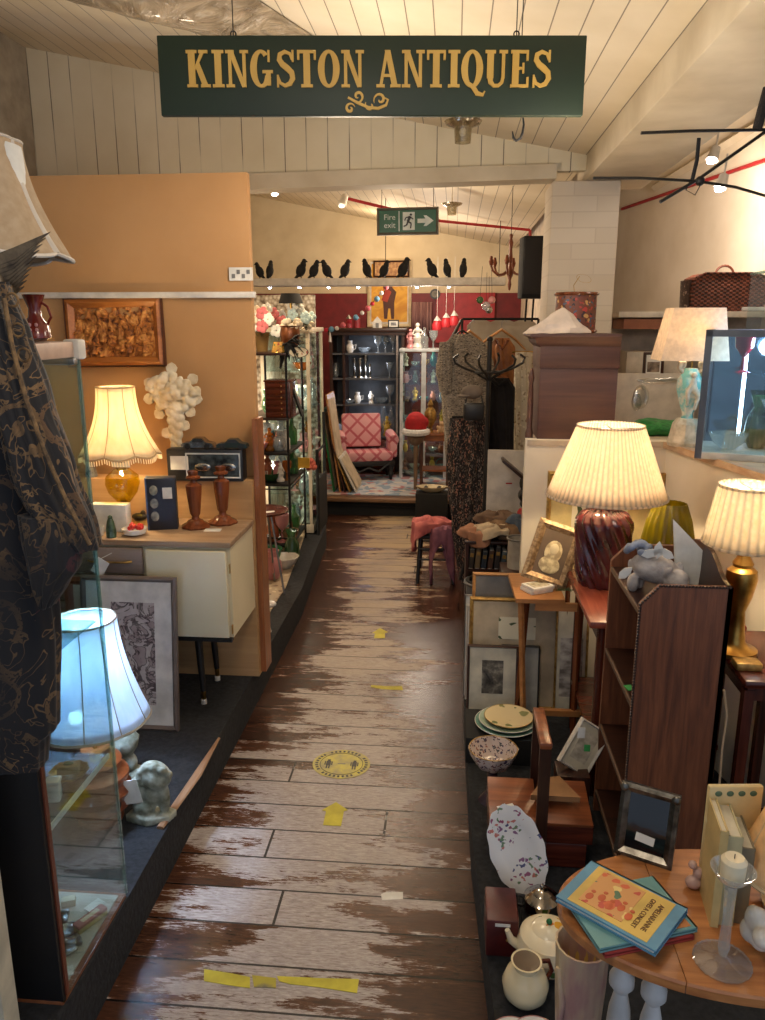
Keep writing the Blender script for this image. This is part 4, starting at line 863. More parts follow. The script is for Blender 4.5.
blue_ = plain('teal_glaze', (70, 130, 130), .25, 0, (40, 90, 100), 20); amber = glassm('amber_glass', (214, 150, 60), .18, diff=.3); greeng = glassm('green_glass', (110, 160, 110), .18, diff=.3); pinkg = plain('pink_glaze', (206, 140, 140), .3); yel = plain('yellow_glaze', (214, 172, 60), .35); terr = plain('terracotta_small', (156, 84, 50), .5)
rr = random.Random(11)
# shelf fillings on the metal stand
rows = {453: ['bowl', 'vase', 'figurine', 'goblet', 'jug', 'bottle'], 484: ['jug', 'figurine', 'bowl', 'vase', 'figurine', 'goblet'], 545: ['bowl', 'jug', 'vase', 'figurine', 'goblet', 'basket'], 418: ['vase', 'bowl', 'goblet', 'figurine', 'jug']}
nm = {453: 'third shelf', 484: 'fourth shelf', 545: 'bottom shelf', 418: 'second shelf'}
mats_ = [None, cry, greeng, amber, crw, pinkg, blue_, terr]
for py, lst in rows.items():
    n = len(lst)
    for i, kd in enumerate(lst):
        x_ = X0+.035+(X1-X0-.06)*(i+.5)/n; y_ = Ya+.08+(.0 if py != 418 else .22)+.05*(i % 2); s = rr.uniform(.85, 1.25)*(1.2 if py == 545 else 1)
        small(kd, (x_, y_, zs[py]), s, '%s %s on the %s of the black display stand' % (kd if kd != 'bottle' else 'decanter', nth(i, n), nm[py]), mat=mats_[(i*3+py) % 8], rz=rr.random()*6)
    for i in range(3):
        kd = ['goblet', 'vase', 'bottle'][i]; x_ = X0+.05+.075*i; y_ = Ya+.36
        small(kd, (x_, y_, zs[py]), rr.uniform(1.0, 1.3), 'clear glass %s at the back %s of the black stand\'s %s' % (kd if kd != 'bottle' else 'decanter', ['left', 'middle', 'right'][i], nm[py]), mat=[cry, None, greeng][i] or cry)
# small chest of drawers on the stand
q = P(275, 418, Y=4.70); k = K(q); h_ = .1
th = thing('miniature_chest', 'small dark red wooden chest of six drawers on the black display stand', 'chest of drawers', (q.x+.01, 4.83, zs[418]))
part('case', B().box((0, 0, 18*k), (26*k, .16, 36*k), bev=.002), M['mahoz'], th)
part('top', B().box((0, 0, 36.6*k), (28*k, .17, 1.6*k), bev=.001), M['maho'], th)
for i in range(6):
    d = part('drawer', B().box((0, -.082, (3.4+5.7*i)*k), (23*k, .006, 4.8*k), bev=.001), M['maho'], th); part('knob', B().ball((4*k, -.089, (3.4+5.7*i)*k), .7*k, 8), M['brass'], d)
q = P(292, 415, Y=4.8); b = B().plate([(-4*k, 34*k), (-2*k, 34*k), (9*k, 0), (7*k, 0)], -.03, .03)
solo('picture_stand', b, M['blackmatte'], 'thin black easel leaning beside the miniature chest of drawers', 'easel', (q.x+.005, 4.86, zs[418]))
# top of the stand: flower basket, shades, dark feathers
zt2 = zs[353]
def bouquet(loc, lab, cols, n, R, nm='flower_arrangement', leafc=(60, 84, 40), pot=None, ph=(.05, .06)):
    th = thing(nm, lab, 'flowers', loc)
    part('pot', B().shell([(ph[0]*.7, 0), (ph[0], ph[1]), (ph[0]*1.05, ph[1])], .003, seg=20), pot or M['brass'], th)
    r_ = random.Random(n+int(R*1000)); bs_ = [B() for _ in cols]; lv = B()
    for i in range(n):
        a = r_.random()*2*PI; e = r_.random()*1.4; d = R*r_.uniform(.7, 1); c = Vector((d*math.cos(a)*math.cos(e), d*math.sin(a)*math.cos(e), ph[1]+d*math.sin(e)*.9)); bb = bs_[i % len(cols)]
        bb = B()
        for m_ in range(5): bb.ball(c+Vector((math.cos(m_*1.26)*R*.13, math.sin(m_*1.26)*R*.05, math.sin(m_*1.26)*R*.13)), (R*.12, R*.07, R*.12), 6)
        part('flower', bb, cols[i % len(cols)], th); lv.tube([(0, 0, ph[1]*.6), c*.95], .0015, 4)
        if i % 2: lv.ball(c*.85, (R*.2, R*.05, R*.08), 6, rot=(r_.random()*3, r_.random()*3, r_.random()*3))
    
    part('foliage', lv, plain('leaf_%d' % leafc[1], leafc, .7), th); return th
flc = [plain('petal_cream', (222, 206, 178), .8), plain('petal_pink', (206, 110, 110), .8), plain('petal_white', (228, 226, 214), .8)]
q = P(268, 322, Y=4.95); bouquet((-1.22, 4.98, zt2), 'cream and pink silk flowers above the left of the black display stand', flc, 26, .17, ph=(.05, .12), pot=plain('straw_pot', (150, 116, 60), .7))
q = P(290, 340, Y=4.9)
th = thing('copper_pot', 'brown copper pot holding faded flowers on the display stand top', 'pot', (q.x, 4.9, zt2+.02))
cop = plain('copper_luster', (132, 76, 40), .3, .5, (84, 44, 24), 20)
part('body', B().shell([(.04, .0), (.055, .03), (.062, .09), (.055, .13), (.065, .14)], .003, seg=28, rip=.03, nr=12), cop, th)
b = B()
for i in range(12): a = i*2.4; b.ball((.045*math.cos(a), .045*math.sin(a), .15+.02*math.sin(i)), (.018, .014, .018), 8)
part('dried_flowers', b, flc[0], th)
q = P(288, 297, Y=5.0); k = K(q)
th = thing('dark_lampshade_lamp', 'small lamp with dark coolie shade rising over the display stand flowers', 'lamp', (q.x+.0, 5.08, zt2))
part('base', B().lathe([(0, 0), (.04, 0), (.035, .02), (.012, .05), (.03, .09), (.012, .14), (.008, P(288, 300, Y=5.0).z-zt2), (0, P(288, 300, Y=5.0).z-zt2)], 18), M['brass'], th)
part('lamp_shade', B().shell([(12.5*k, P(288, 303, Y=5.0).z-zt2), (9.5*k, P(288, 293, Y=5.0).z-zt2)], .002, seg=28), M['blackmatte'], th)
q = P(277, 350, Y=4.76); th = thing('patchwork_shade', 'small yellow patchwork lampshade on the front edge of display stand', 'lampshade', (q.x, 4.80, zt2))
part('shade', B().shell([(.045, 0), (.03, .065)], .002, seg=8), speck('patchwork', lin((190, 140, 60)), [(150, 60, 40), (210, 170, 80), (90, 110, 60)], 60, .8), th)
part('rim', B().ring((0, 0, .003), .045, .002, 24, 6), M['brass'], th)
q = P(299, 350, Y=4.76); th = thing('fruit_plate', 'dark bordered oval dish leaning on the display stand top shelf', 'dish', (q.x-.01, 4.80, zt2+.0), (math.radians(70), 0, 0)); part('plate', B().lathe([(0, 0), (.03, .001), (.06, .008), (.06, .011), (.03, .005), (0, .004)], 24, ell=.55), speck('floral_dish', lin((196, 186, 160)), [(150, 60, 50), (70, 90, 60)], 60, .5), th); part('rim', B().ring((0, 0, .01), .06, .003, 28, 6, el=.55), M['black'], th)
# white roses and black feather spray
q = P(316, 322, Y=5.15); bouquet((-1.05, 5.12, zt2), 'white and pale roses in a dark jug at the stand\'s right corner', [flc[2], flc[0], plain('petal_ice', (200, 226, 224), .8)], 20, .15, 'rose_spray', (70, 74, 40), M['blackmatte'], (.035, .16))
b = B(); r_ = random.Random(3)
for i in range(34):
    a = r_.uniform(-2.6, .4); d = r_.uniform(.08, .17); e_ = Vector((d*math.cos(a)*.8, r_.uniform(-.03, .03), d*math.sin(a))); b.tube([(0, 0, 0), e_*.55+Vector((0, 0, .02)), e_], [.008, .014, .002], 6, flat=.3)
solo('black_feather_spray', b, M['blackmatte'], 'spray of black feathers hanging off the right of the display stand', 'feathers', (-1.02, 4.80, zt2+.06))
# tall glazed cabinet beside it (right part), white framed with figurines
X2, X3, Yc_, Yd = -1.07, -.985+.0, 5.35, 5.95
th = thing('glass_cabinet', 'narrow pale framed glass cabinet of figurines beside the display stand', 'glass cabinet', (-1.16, 5.65, .166))
cabw = plain('pale_frame', (200, 186, 160), .5); L = lambda x, y, z: (x+1.16, y-5.65, z-.166); zc1 = P(325, 330, Y=5.4).z
for x_ in (-1.32, -1.0):
    for y_ in (5.38, 5.92): part('post', B().box(L(x_, y_, (.166+zc1)/2), (.022, .022, zc1-.17)), cabw, th)
part('top', B().box(L(-1.16, 5.65, zc1), (.36, .58, .03), bev=.004), cabw, th); part('bottom', B().box(L(-1.16, 5.65, .20), (.36, .58, .06), bev=.004), cabw, th)
part('side_glass', B().box(L(-1.0, 5.65, .9), (.003, .5, zc1-.25)).box(L(-1.16, 5.38, .9), (.3, .003, zc1-.25)), M['glass'], th)
part('back_panel', B().box(L(-1.32, 5.65, .9), (.004, .54, zc1-.25)), plain('pale_back', (226, 214, 194), .7, 0, (190, 170, 150), 20), th); light('POINT', (-1.15, 5.5, 1.2), 3, (255, 238, 214), .04); light('POINT', (-1.15, 5.5, .6), 3, (255, 238, 214), .04)  # the two point lights inside are added to brighten the cabinet
zz_ = [.45, .75, 1.05, 1.32]
for z_ in zz_: part('shelf', B().box(L(-1.16, 5.65, z_), (.3, .52, .008)), M['glass'], th)
for j, z_ in enumerate([.235]+[a+.004 for a in zz_]):
    for i in range(6):
        kd = ['figurine', 'vase', 'jug', 'goblet', 'bowl', 'figurine'][(i*2+j) % 6]
        small(kd, (-1.05-.09*(i % 2), 5.42+.08*i, z_), rr.uniform(1.0, 1.5), '%s, %s from front on the %s shelf of narrow glass cabinet' % (kd, ['first', 'second', 'third', 'fourth', 'fifth', 'sixth'][i], ['bottom', 'lowest', 'second', 'third', 'top'][j]), mat=[crw, cry, pinkg, None, amber, crw][(i+j) % 6], rz=rr.random()*6)
# lace panel and mirror behind (bright speckled)
t = NT('lace_curtain'); v = t.coords(); vo = t.n('TexVoronoi'); vo.inputs['Scale'].default_value = 34; t.l(v, vo.inputs['Vector']); col = t.ramp(vo.outputs['Distance'], [(.1, (240, 236, 226)), (.5, (196, 184, 164)), (.8, (120, 106, 90))]); M['lace'] = t.fin(col, .8, 0, vo.outputs['Distance'], .5, .01)
b = B(); rings = []
for i in range(61): u = i/60; b_ = None; rings.append([(-.34+.68*u, .012*math.sin(u*60), 0), (-.34+.68*u, .012*math.sin(u*60+.5), 1.25)])
b.loft(rings, cap=False, closed=False); solo('lace_curtain', b, M['lace'], 'hanging white lace panel behind the black display stand', 'lace', (-1.70, 5.55, .30), solid=.002)
part('rod', B().tube([(-.36, 0, 1.255), (.36, 0, 1.255)], .008, 8), M['brass'], bpy.data.objects['lace_curtain'])
light('POINT', (-1.15, 4.62, 1.72), 4, (255, 232, 200), .06); light('POINT', (-1.45, 4.95, 1.15), 14, (255, 232, 200), .06); light('POINT', (-1.38, 5.1, .6), 7, (255, 236, 206), .06)  # three added fills without lamps, to brighten the dim display corner
b = B().box((-1.60, 6.05, 1.0), (1.08, .03, 1.7)); struct('wall_display_back', b, M['lace'])
# yellow tin / tray and red toadstool-like hats at mid shelf
q = P(288, 475, Y=4.9); solo('yellow_tray', B().rimframe(.15, .07, .008, .01, 0).box((0, .006, .035), (.14, .006, .06)), plain('tray_yellow', (222, 170, 44), .4), 'bright yellow tray propped at the back of the display stand', 'tray', (q.x+.02, 5.15, zs[484]+.03), (math.radians(-10), 0, 0))
part('handle', B().tube([(-.075, 0, .02), (-.09, 0, .035), (-.075, 0, .05)], .003, 6), M['brass'], bpy.data.objects['yellow_tray'])
q = P(318, 468, Y=5.2); b = B(); r_ = random.Random(9)
for i in range(20): a = r_.random()*6.28; b.ball((.045*math.cos(a)*r_.random(), .04*math.sin(a)*r_.random(), .05*r_.random()), (.024, .02, .022), 8)
solo('pink_silk_posy', b, plain('posy_pink', (206, 110, 90), .7, 0, (150, 60, 50), 30), 'coral pink silk posy hanging at the corner of the narrow glass cabinet', 'flowers', (-.985, 5.3, P(316, 468, Y=5.3).z))
# round wooden plate stool with legs, front of that corner
q = P(278, 508, Y=4.15); k = K(q); zt3 = P(278, 510, Y=4.15).z
th = thing('round_stool', 'small round reddish wooden table on thin splayed metal legs behind the partition', 'stool', (P(270, 508, Y=4.2).x-.02, 4.15, .166))
zt3 -= .166
part('top', B().lathe([(0, zt3-.012), (.13, zt3-.012), (.135, zt3), (.12, zt3+.004), (0, zt3)], 32), M['maho'], th)
for i in range(3): a = -.6+i*2.09; part('leg', B().tube([(.05*math.cos(a), .05*math.sin(a), zt3-.012), (.14*math.cos(a), .14*math.sin(a), .004)], .006, 8), M['steel'], th)
solo('white_card', B().box((0, 0, .001), (.07, .06, .002), .3), M['tag'], 'blank white card on the round reddish table behind the partition', 'card', (th.location.x+.04, 4.08, .166+zt3+.001))
# green pot, plates and crockery near the floor
q = P(290, 520, Y=4.95); b = B().shell([(.05, 0), (.065, .09), (.07, .1)], .004, seg=24); th = thing('green_planter', 'dark green glazed planter near the floor of the display corner', 'planter', (q.x+.0, 4.62, .62-.166-.05)); 
th.location = (-1.12, 4.62, .167); part('pot', b, M['green'], th); part('rim', B().ring((0, 0, .1), .069, .005, 24, 6), M['green'], th)
lo = [('jug', (-1.20, 4.5), None), ('bowl', (-1.02, 4.55), crw), ('vase', (-1.0, 4.68), greeng), ('figurine', (-1.24, 4.64), crw), ('bowl', (-1.12, 4.42), blue_), ('jug', (-1.05, 4.35), pinkg)]
for i, (kd, (x_, y_), m_) in enumerate(lo): small(kd, (x_, y_, .167), 1.5, '%s standing on the patterned floor, %s of the group by the planter' % (kd, ['rearmost left', 'white', 'green glass', 'back', 'teal', 'nearest'][i]), mat=m_, rz=i)
th = thing('white_vase', 'tall white spindle vase just behind the tan partition\'s edge', 'vase', (P(272, 640, Z=.166).x-.003, P(272, 640, Z=.166).y+.1, .167)); th.location.x = -.865-.03
part('body', B().lathe([(0, 0), (.028, 0), (.022, .02), (.018, .08), (.022, .11), (.014, .13), (0, .13)], 20), crw, th); part('shell_cup', B().ball((.012, 0, .145), (.045, .03, .018), 14), M['china'], th)
# black rail and posts at the end of the left platform
b = B().tube([(-.945, 5.35, .16), (-.945, 5.35, .78)], .012, 8).tube([(-.96, 5.75, .16), (-.96, 5.75, 1.0)], .012, 8).tube([(-.945, 5.35, .76), (-.96, 5.75, .76)], .008, 8).box((-.95, 5.55, .36), (.012, .4, .4))
solo('black_rail', b, M['blackmatte'], 'low black metal guard rail at the corner of the left platform', 'rail', (0, 0, 0))

# ================================================================== CROWS ON THE HIGH SHELF
Yk = 6.8; zk = P(380, 278.5, Y=Yk).z
xk0, xk1 = P(256, 283, Y=Yk).x-.4, P(505, 283, Y=Yk).x
b = B().box(((xk0+xk1)/2, Yk, zk-.03), (xk1-xk0, .2, .06), bev=.005); struct('trim_12', b, M['white'])
b = B()
for x_ in (xk0+.3, P(385, 270, Y=Yk).x, xk1-.05): b.tube([(x_, Yk+.06, zk-.02), (x_, Yk+.06, ceilz(x_)+.01)], .003, 6)
struct('trim_13', b, M['iron'])
def crow():
    k = K(P(380, 268, Y=Yk))
    o = thing('crow', 'x', 'bird ornament', (0, 0, 0))
    b = B().ball((0, 0, 8*k), (5*k, 4*k, 6.8*k), 14, rot=(0, .35, 0)).ball((2.6*k, 0, 13.6*k), (3.1*k, 2.8*k, 3.8*k), 12).ball((3.6*k, 0, 17*k), (2.4*k, 2.2*k, 2.3*k), 12)
    b.tube([(-1.5*k, 0, 5*k), (-4*k, 0, 2*k), (-6.5*k, 0, .3*k)], [3.4*k, 2.6*k, 1.4*k], 10, flat=.6).tube([(4.6*k, 0, 16.8*k), (6*k, 0, 16.6*k), (7.6*k, 0, 16*k)], [1.4*k, .9*k, .2*k], 8)
    part('body', b, M['blackmatte'], o, remesh=.0035)
    for s in (-1, 1): part('leg', B().tube([(0, s*k, 4*k), (.3*k, s*k, 0)], .35*k, 6).tube([(-1*k, s*k, .2*k), (1.6*k, s*k, .2*k)], .3*k, 6), M['black'], o)
    return o
cr = [(260, -1, .85, .2), (270, 1, .95, 1.4), (301, 1, 1, 0), (314, 1, .95, .4), (327, -1, .95, -.2), (345, 1, .97, .5), (367, -1, 1, .7), (384, 1, .92, .3), (403, 1, 1.05, 0), (432, -1, 1, -.1), (447, -1, .98, 1.1), (463, 1, 1, 1.35)]
side = ['half hidden behind the partition edge', 'beside the partition edge, seen from the front', 'first after the wide left gap', 'close behind its neighbour, facing right', 'facing left towards two others', 'standing upright, facing right', 'above the left edge of the painting', 'in front of the small framed print', 'largest, leaning right before the wide gap', 'facing left after the wide right gap', 'second from the right end', 'at the right end of the shelf']
proto = crow()
for i, (px, dr_, s, rz) in enumerate(cr):
    q = P(px, 278, Y=Yk-.03); o = proto if i == 0 else dup(proto)
    o.location = (q.x, Yk-.03, zk); o.rotation_euler = (0, 0, (rz if dr_ == 1 else PI-rz)); o.scale = (s, s, s)
    o['label'] = 'black crow ornament on the high white shelf, %s' % side[i]; o['group'] = 'black crows on the high shelf'
for i in range(6):
    px = [269, 299, 328, 358, 417, 449][i]; q = P(px, 284, Y=Yk-.08)
    o = thing('shelf_downlight', 'small round downlight under the crow shelf, %s' % nth(i, 6), 'light', (q.x, Yk-.06, zk-.062), group='downlights under the crow shelf')
    part('housing', B().lathe([(.022, 0), (.022, -.008), (.012, -.01)], 16), M['white'], o); part('lens', B().ball((0, 0, -.012), (.013, .013, .008), 10), emis('led', (226, 234, 255), 9 if i else 40), o)

# ================================================================== FAR ROOM
Zf = .15
# rug
b = B().box((0, 0, .004), (1.75, .95, .008)); t = NT('rug'); v = t.coords(); vo = t.n('TexVoronoi'); vo.inputs['Scale'].default_value = 16; t.l(v, vo.inputs['Vector']); sp = t.n('SeparateColor'); t.l(vo.outputs['Color'], sp.inputs[0])
col = t.ramp(sp.outputs[0], [(0, (176, 180, 188)), (.35, (130, 148, 168)), (.6, (170, 120, 124)), (.8, (196, 190, 184))], 'CONSTANT'); M['rug'] = t.fin(col, .95)
solo('patterned_rug', b, M['rug'], 'pale blue and rose patterned rug on the far raised floor', 'rug', (-.62, 7.22, Zf), smooth=0)
# dark display cabinet
Yb_ = 7.86; x0, x1 = P(330, 400, Y=Yb_).x, P(404, 400, Y=Yb_).x; ztc = P(365, 328, Y=Yb_).z
th = thing('display_cabinet', 'tall dark wood display cabinet of glassware at the end of the aisle', 'display cabinet', ((x0+x1)/2, Yb_+.18, Zf))
L = lambda x, y, z: (x-(x0+x1)/2, y-Yb_-.18, z-Zf); W_ = x1-x0
for x_ in (x0+.015, x1-.015): part('side_panel', B().box(L(x_, Yb_+.18, (Zf+ztc)/2), (.03, .34, ztc-Zf)), M['dark'], th)
part('back_panel', B().box(L((x0+x1)/2, Yb_+.34, (Zf+ztc)/2), (W_-.04, .02, ztc-Zf-.04)), plain('cabinet_back', (84, 88, 92), .5), th)
part('cornice', B().box(L((x0+x1)/2, Yb_+.17, ztc-.02), (W_+.06, .40, .04), bev=.008).box(L((x0+x1)/2, Yb_+.17, ztc-.055), (W_+.02, .37, .03)), M['darkx'], th)
part('base', B().box(L((x0+x1)/2, Yb_+.17, Zf+.17), (W_-.02, .34, .32), bev=.004), M['darkx'], th)
xm = P(344, 400, Y=Yb_).x; part('upright', B().box(L(xm, Yb_+.17, .98), (.022, .32, 1.1)), M['dark'], th)
xr = P(397, 400, Y=Yb_).x; part('door_stile', B().box(L(xr, Yb_+.0, .98), (.02, .02, 1.1)), plain('pale_stile', (150, 140, 134), .4), th)
shp = [352, 377, 403, 435]; zsh = [P(365, p_+1, Y=Yb_+.05).z for p_ in shp]
for z_ in zsh: part('shelf', B().box(L((x0+x1)/2, Yb_+.17, z_-.009), (W_-.06, .31, .018)), plain('grey_shelf', (86, 88, 92), .3), th)
k = K(P(365, 400, Y=Yb_))
rowk = [(352, [(350, 'jug', .8), (378, 'goblet', 1.0), (385, 'goblet', 1.0), (393, 'goblet', 1.15), (364, 'bowl', .8)], 'top shelf'),
        (377, [(336, 'vase', .8), (354, 'candlestick', 1.0), (360, 'candlestick', 1.0), (365, 'candlestick', 1.15), (370, 'candlestick', .7), (389, 'goblet', .9)], 'second shelf'),
        (403, [(350, 'bowl', .6), (357, 'jug', .75), (371, 'figurine', .7), (381, 'bowl', .9), (390, 'goblet', 1.1)], 'third shelf'),
        (435, [(337, 'bottle', 1.3), (341, 'bottle', 1.0), (354, 'basket', 1.1), (362, 'bowl', .8), (374, 'basket', 1.2), (383, 'bottle', 1.7), (391, 'bottle', 1.7), (387, 'figurine', 1.1)], 'fourth shelf')]
for (py, its, nm_), z_ in zip(rowk, zsh):
    for i, (px, kd, s) in enumerate(sorted(its)):
        small(kd, (P(px, py, Y=Yb_+.1).x, Yb_+.1+.05*(i % 2), z_), s*1.3, '%s on the %s of the dark display cabinet, %s' % ({'bottle': 'decanter', 'goblet': 'glass goblet', 'candlestick': 'silver candlestick'}.get(kd, kd), nm_, nth(i, len(its))), mat={'figurine': yel if py == 435 else crw}.get(kd))
q = P(383, 462, Y=Yb_); b = B().box((0, 0, .07), (.2, .1, .14), bev=.004); th2 = thing('wooden_box', 'brown wooden box with white handle behind the pink armchair', 'box', (q.x+.02, Yb_-.07, Zf+.17)); th2.location.z = Zf
part('body', B().box((0, 0, .17), (.22, .1, .34), bev=.004), M['maho'], th2); part('handle', B().tube([(-.03, -.055, .27), (0, -.065, .26), (.03, -.055, .27)], .004, 6), M['white'], th2)
for z_ in (1.42, 1.18, .95, .72): light('POINT', ((x0+x1)/2, Yb_+.08, z_), .8, (220, 230, 250), .03)  # added lights without fittings, to brighten the cabinet interior
# things on top of the cabinet
zt4 = ztc
q = P(377, 327, Y=Yb_); th = thing('house_ornament', 'small white house shaped ornament on the dark display cabinet', 'ornament', (q.x, Yb_+.05, zt4)); part('walls', B().plate([(-.045, 0), (.045, 0), (.045, .06), (0, .11), (-.045, .06)], -.02, .02), crw, th); part('door', B().box((0, -.022, .025), (.03, .004, .045)), M['grey'], th)
q = P(393, 327, Y=Yb_); picture('framed_print', 'small black framed pale print on the display cabinet top', (q.x, Yb_+.04, zt4), .11, .08, .012, M['black'], M['paper'], 0, plain('grey_print', (150, 150, 150), .6, 0, (90, 90, 90), 60), .05, .03)
for i, px in enumerate((348, 356)): 
    q = P(px, 327, Y=Yb_); th = thing('red_lantern', 'small red lantern on the display cabinet top, %s of the pair' % ('left' if i == 0 else 'right'), 'lantern', (q.x, Yb_+.08, zt4), group='red lanterns'); part('body', B().lathe([(0, 0), (.035, 0), (.032, .09), (0, .09)], 12), plain('lantern_red', (150, 40, 50), .5), th); part('cap', B().lathe([(.034, .09), (0, .13)], 12), M['steel'], th)
# painting above the cabinet
Yp = 8.6; q = P(388, 327, Y=Yp); k = K(q)
t = NT('yellow_painting'); tc = t.n('TexCoord'); v = t.coords((1, 1, 1)); n = t.noise(v, 6, 3, 1); col = t.ramp(n, [(.35, (196, 134, 40)), (.55, (222, 168, 60)), (.75, (176, 120, 60))]); M['ypaint'] = t.fin(col, .6)
th = picture('painting', 'yellow painting of a dark standing figure on the far wall', (q.x+.01, Yp+.02, q.z), 44*k, 66*k, 3*k, plain('cream_frame', (206, 186, 150), .5), M['white'], 0, M['ypaint'], 36*k, 56*k, lean=-4)
b = B().plate([(-5*k, 8*k), (-2*k, 8*k), (-1*k, 18*k), (1*k, 18*k), (2*k, 8*k), (5*k, 8*k), (5*k, 24*k), (7*k, 34*k), (3*k, 38*k), (2.5*k, 45*k), (-2.5*k, 45*k), (-3*k, 38*k), (-7*k, 33*k), (-6*k, 22*k)], .001, .004)
part('painted_figure', b, plain('umber_paint', (84, 44, 34), .6), th, smooth=0)
part('painted_shawl', B().plate([(-8*k, 26*k), (-3*k, 38*k), (2*k, 34*k), (-2*k, 24*k)], -.002, .001), plain('red_paint', (176, 60, 44), .6), th, smooth=0)
q = P(404, 277, Y=Yp); k = K(q); picture('small_picture', 'small brown framed print hung on the far wall behind the crows', (P(391, 277, Y=Yp).x, Yp+.02, q.z), 36*k, 16*k, 1.6*k, M['dark'], plain('tan_print', (190, 150, 100), .6, 0, (130, 90, 60), 30), lean=-2)
# wall clock, curtain window, red banner
q = P(435, 294, Y=8.6); k = K(q); th = thing('wall_clock', 'small round black clock on the far cream wall', 'clock', q); part('case', B().lathe([(0, -.01), (5*k, -.01), (5*k, .01), (0, .01)], 24), M['black'], th, rot=(PI/2, 0, 0)); part('face', B().lathe([(0, .011), (3.4*k, .011), (0, .013)], 20), plain('clock_face', (120, 112, 96), .5), th, rot=(PI/2, 0, 0)); part('hands', B().box((0, -.016, .01), (.004, .002, .024)).box((.008, -.016, 0), (.018, .002, .004)), M['black'], th)
q0_, q1_ = P(412, 335, Y=8.55), P(432, 302, Y=8.55)
b = B(); rings = []
for i in range(41): u = i/40; rings.append([(q0_.x+(q1_.x-q0_.x)*u, 8.56+.012*math.sin(u*38), q0_.z), (q0_.x+(q1_.x-q0_.x)*u, 8.56+.012*math.sin(u*38), q1_.z)])
solo('striped_curtain', b.loft(rings, cap=False, closed=False), plain('mauve_curtain', (158, 120, 116), .8, 0, (110, 74, 76), 30, (1, 1, .1)), 'mauve striped curtain panel on the far red wall', 'curtain', solid=.004)
b = B().box((0, 0, 0), (.62, .02, .52)); q = P(465, 318, Y=8.62); struct('trim_14', b, plain('bright_red_wall', (168, 36, 44), .5), loc=(q.x, 8.62, q.z))
# white figures and red lanterns above the white cabinet; white glass cabinet
Yw = 7.55; x0, x1 = P(400, 400, Y=Yw).x, P(447, 400, Y=Yw).x; ztw = P(425, 349, Y=Yw).z
th = thing('white_cabinet', 'white framed two door glass cabinet behind the coat stand', 'glass cabinet', ((x0+x1)/2, Yw+.15, Zf))
L = lambda x, y, z: (x-(x0+x1)/2, y-Yw-.15, z-Zf); wc = plain('white_gloss', (206, 212, 214), .35)
for x_ in (x0+.012, x1-.012): part('side_frame', B().box(L(x_, Yw+.01, (Zf+ztw)/2), (.028, .03, ztw-Zf)).box(L(x_, Yw+.28, (Zf+ztw)/2), (.028, .03, ztw-Zf)), wc, th)
part('centre_stile', B().box(L((x0+x1)/2, Yw-.002, (Zf+ztw)/2), (.045, .02, ztw-Zf-.04)), wc, th)
part('top', B().box(L((x0+x1)/2, Yw+.15, ztw-.012), (x1-x0+.02, .34, .028), bev=.004), wc, th)
part('back_panel', B().box(L((x0+x1)/2, Yw+.29, (Zf+ztw)/2), (x1-x0-.03, .01, ztw-Zf-.04)), plain('cab_back_red', (110, 54, 50), .6), th)
part('door', B().box(L((x0*3+x1)/4, Yw, (Zf+ztw)/2), ((x1-x0)/2-.06, .004, ztw-Zf-.08)), M['glass'], th); part('door', B().box(L((x0+x1*3)/4, Yw, (Zf+ztw)/2), ((x1-x0)/2-.06, .004, ztw-Zf-.08)), M['glass'], th)
zw = [P(420, p_, Y=Yw+.05).z for p_ in (366, 383, 401, 421, 452, 470)]
for j, z_ in enumerate(zw):
    part('shelf', B().box(L((x0+x1)/2, Yw+.15, z_-.006), (x1-x0-.05, .27, .01)), M['glass'], th)
    for i in range(5):
        kd = ['figurine', 'bowl', 'jug', 'vase', 'basket'][(i+2*j) % 5]
        small(kd, (x0+.05+(x1-x0-.1)*i/4, Yw+.08+.05*(i % 2), z_), rr.uniform(.75, 1.0), '%s in the white cabinet, %s on its %s shelf' % (kd, nth(i, 5), ['top', 'second', 'third', 'fourth', 'fifth', 'lowest'][j]), mat=[crw, pinkg, None, cry, yel, terr, blue_][(i*2+j) % 7])
for z_ in (1.35, .95, .6): light('POINT', ((x0+x1)/2, Yw+.06, z_), .9, (255, 226, 190), .03)  # warm fills added to lift the dim interior, no bulbs here
for i, (px, kd, m_) in enumerate([(410, 'figurine', pinkg), (417, 'figurine', crw), (424, 'bottle', None), (433, 'goblet', None)]):
    small(kd, (P(px, 348, Y=Yw).x, Yw+.08, ztw+.002), 1.3 if i != 1 else 1.7, ['pink figurine on the white cabinet', 'large white figurine on the white cabinet', 'glass decanter on the white cabinet', 'glass goblet on the white cabinet'][i], mat=m_)
for i, (px, py) in enumerate([(437, 325), (446, 322), (454, 320)]):
    q = P(px, py, Y=7.7); th = thing('hanging_red_lantern', 'red lantern with white star hanging above the white cabinet, %s' % nth(i, 3), 'lantern', q, group='hanging red lanterns')
    part('body', B().lathe([(0, -.05), (.045, -.05), (.05, 0), (.03, .04), (0, .045)], 12), plain('lantern_bright', (190, 34, 44), .5), th); part('star', B().lathe([(.04, .04), (0, .09)], 5), M['white'], th); part('cord', B().tube([(0, 0, .08), (0, 0, zk-.06-q.z+.3)], .0015, 5), M['paper'], th)
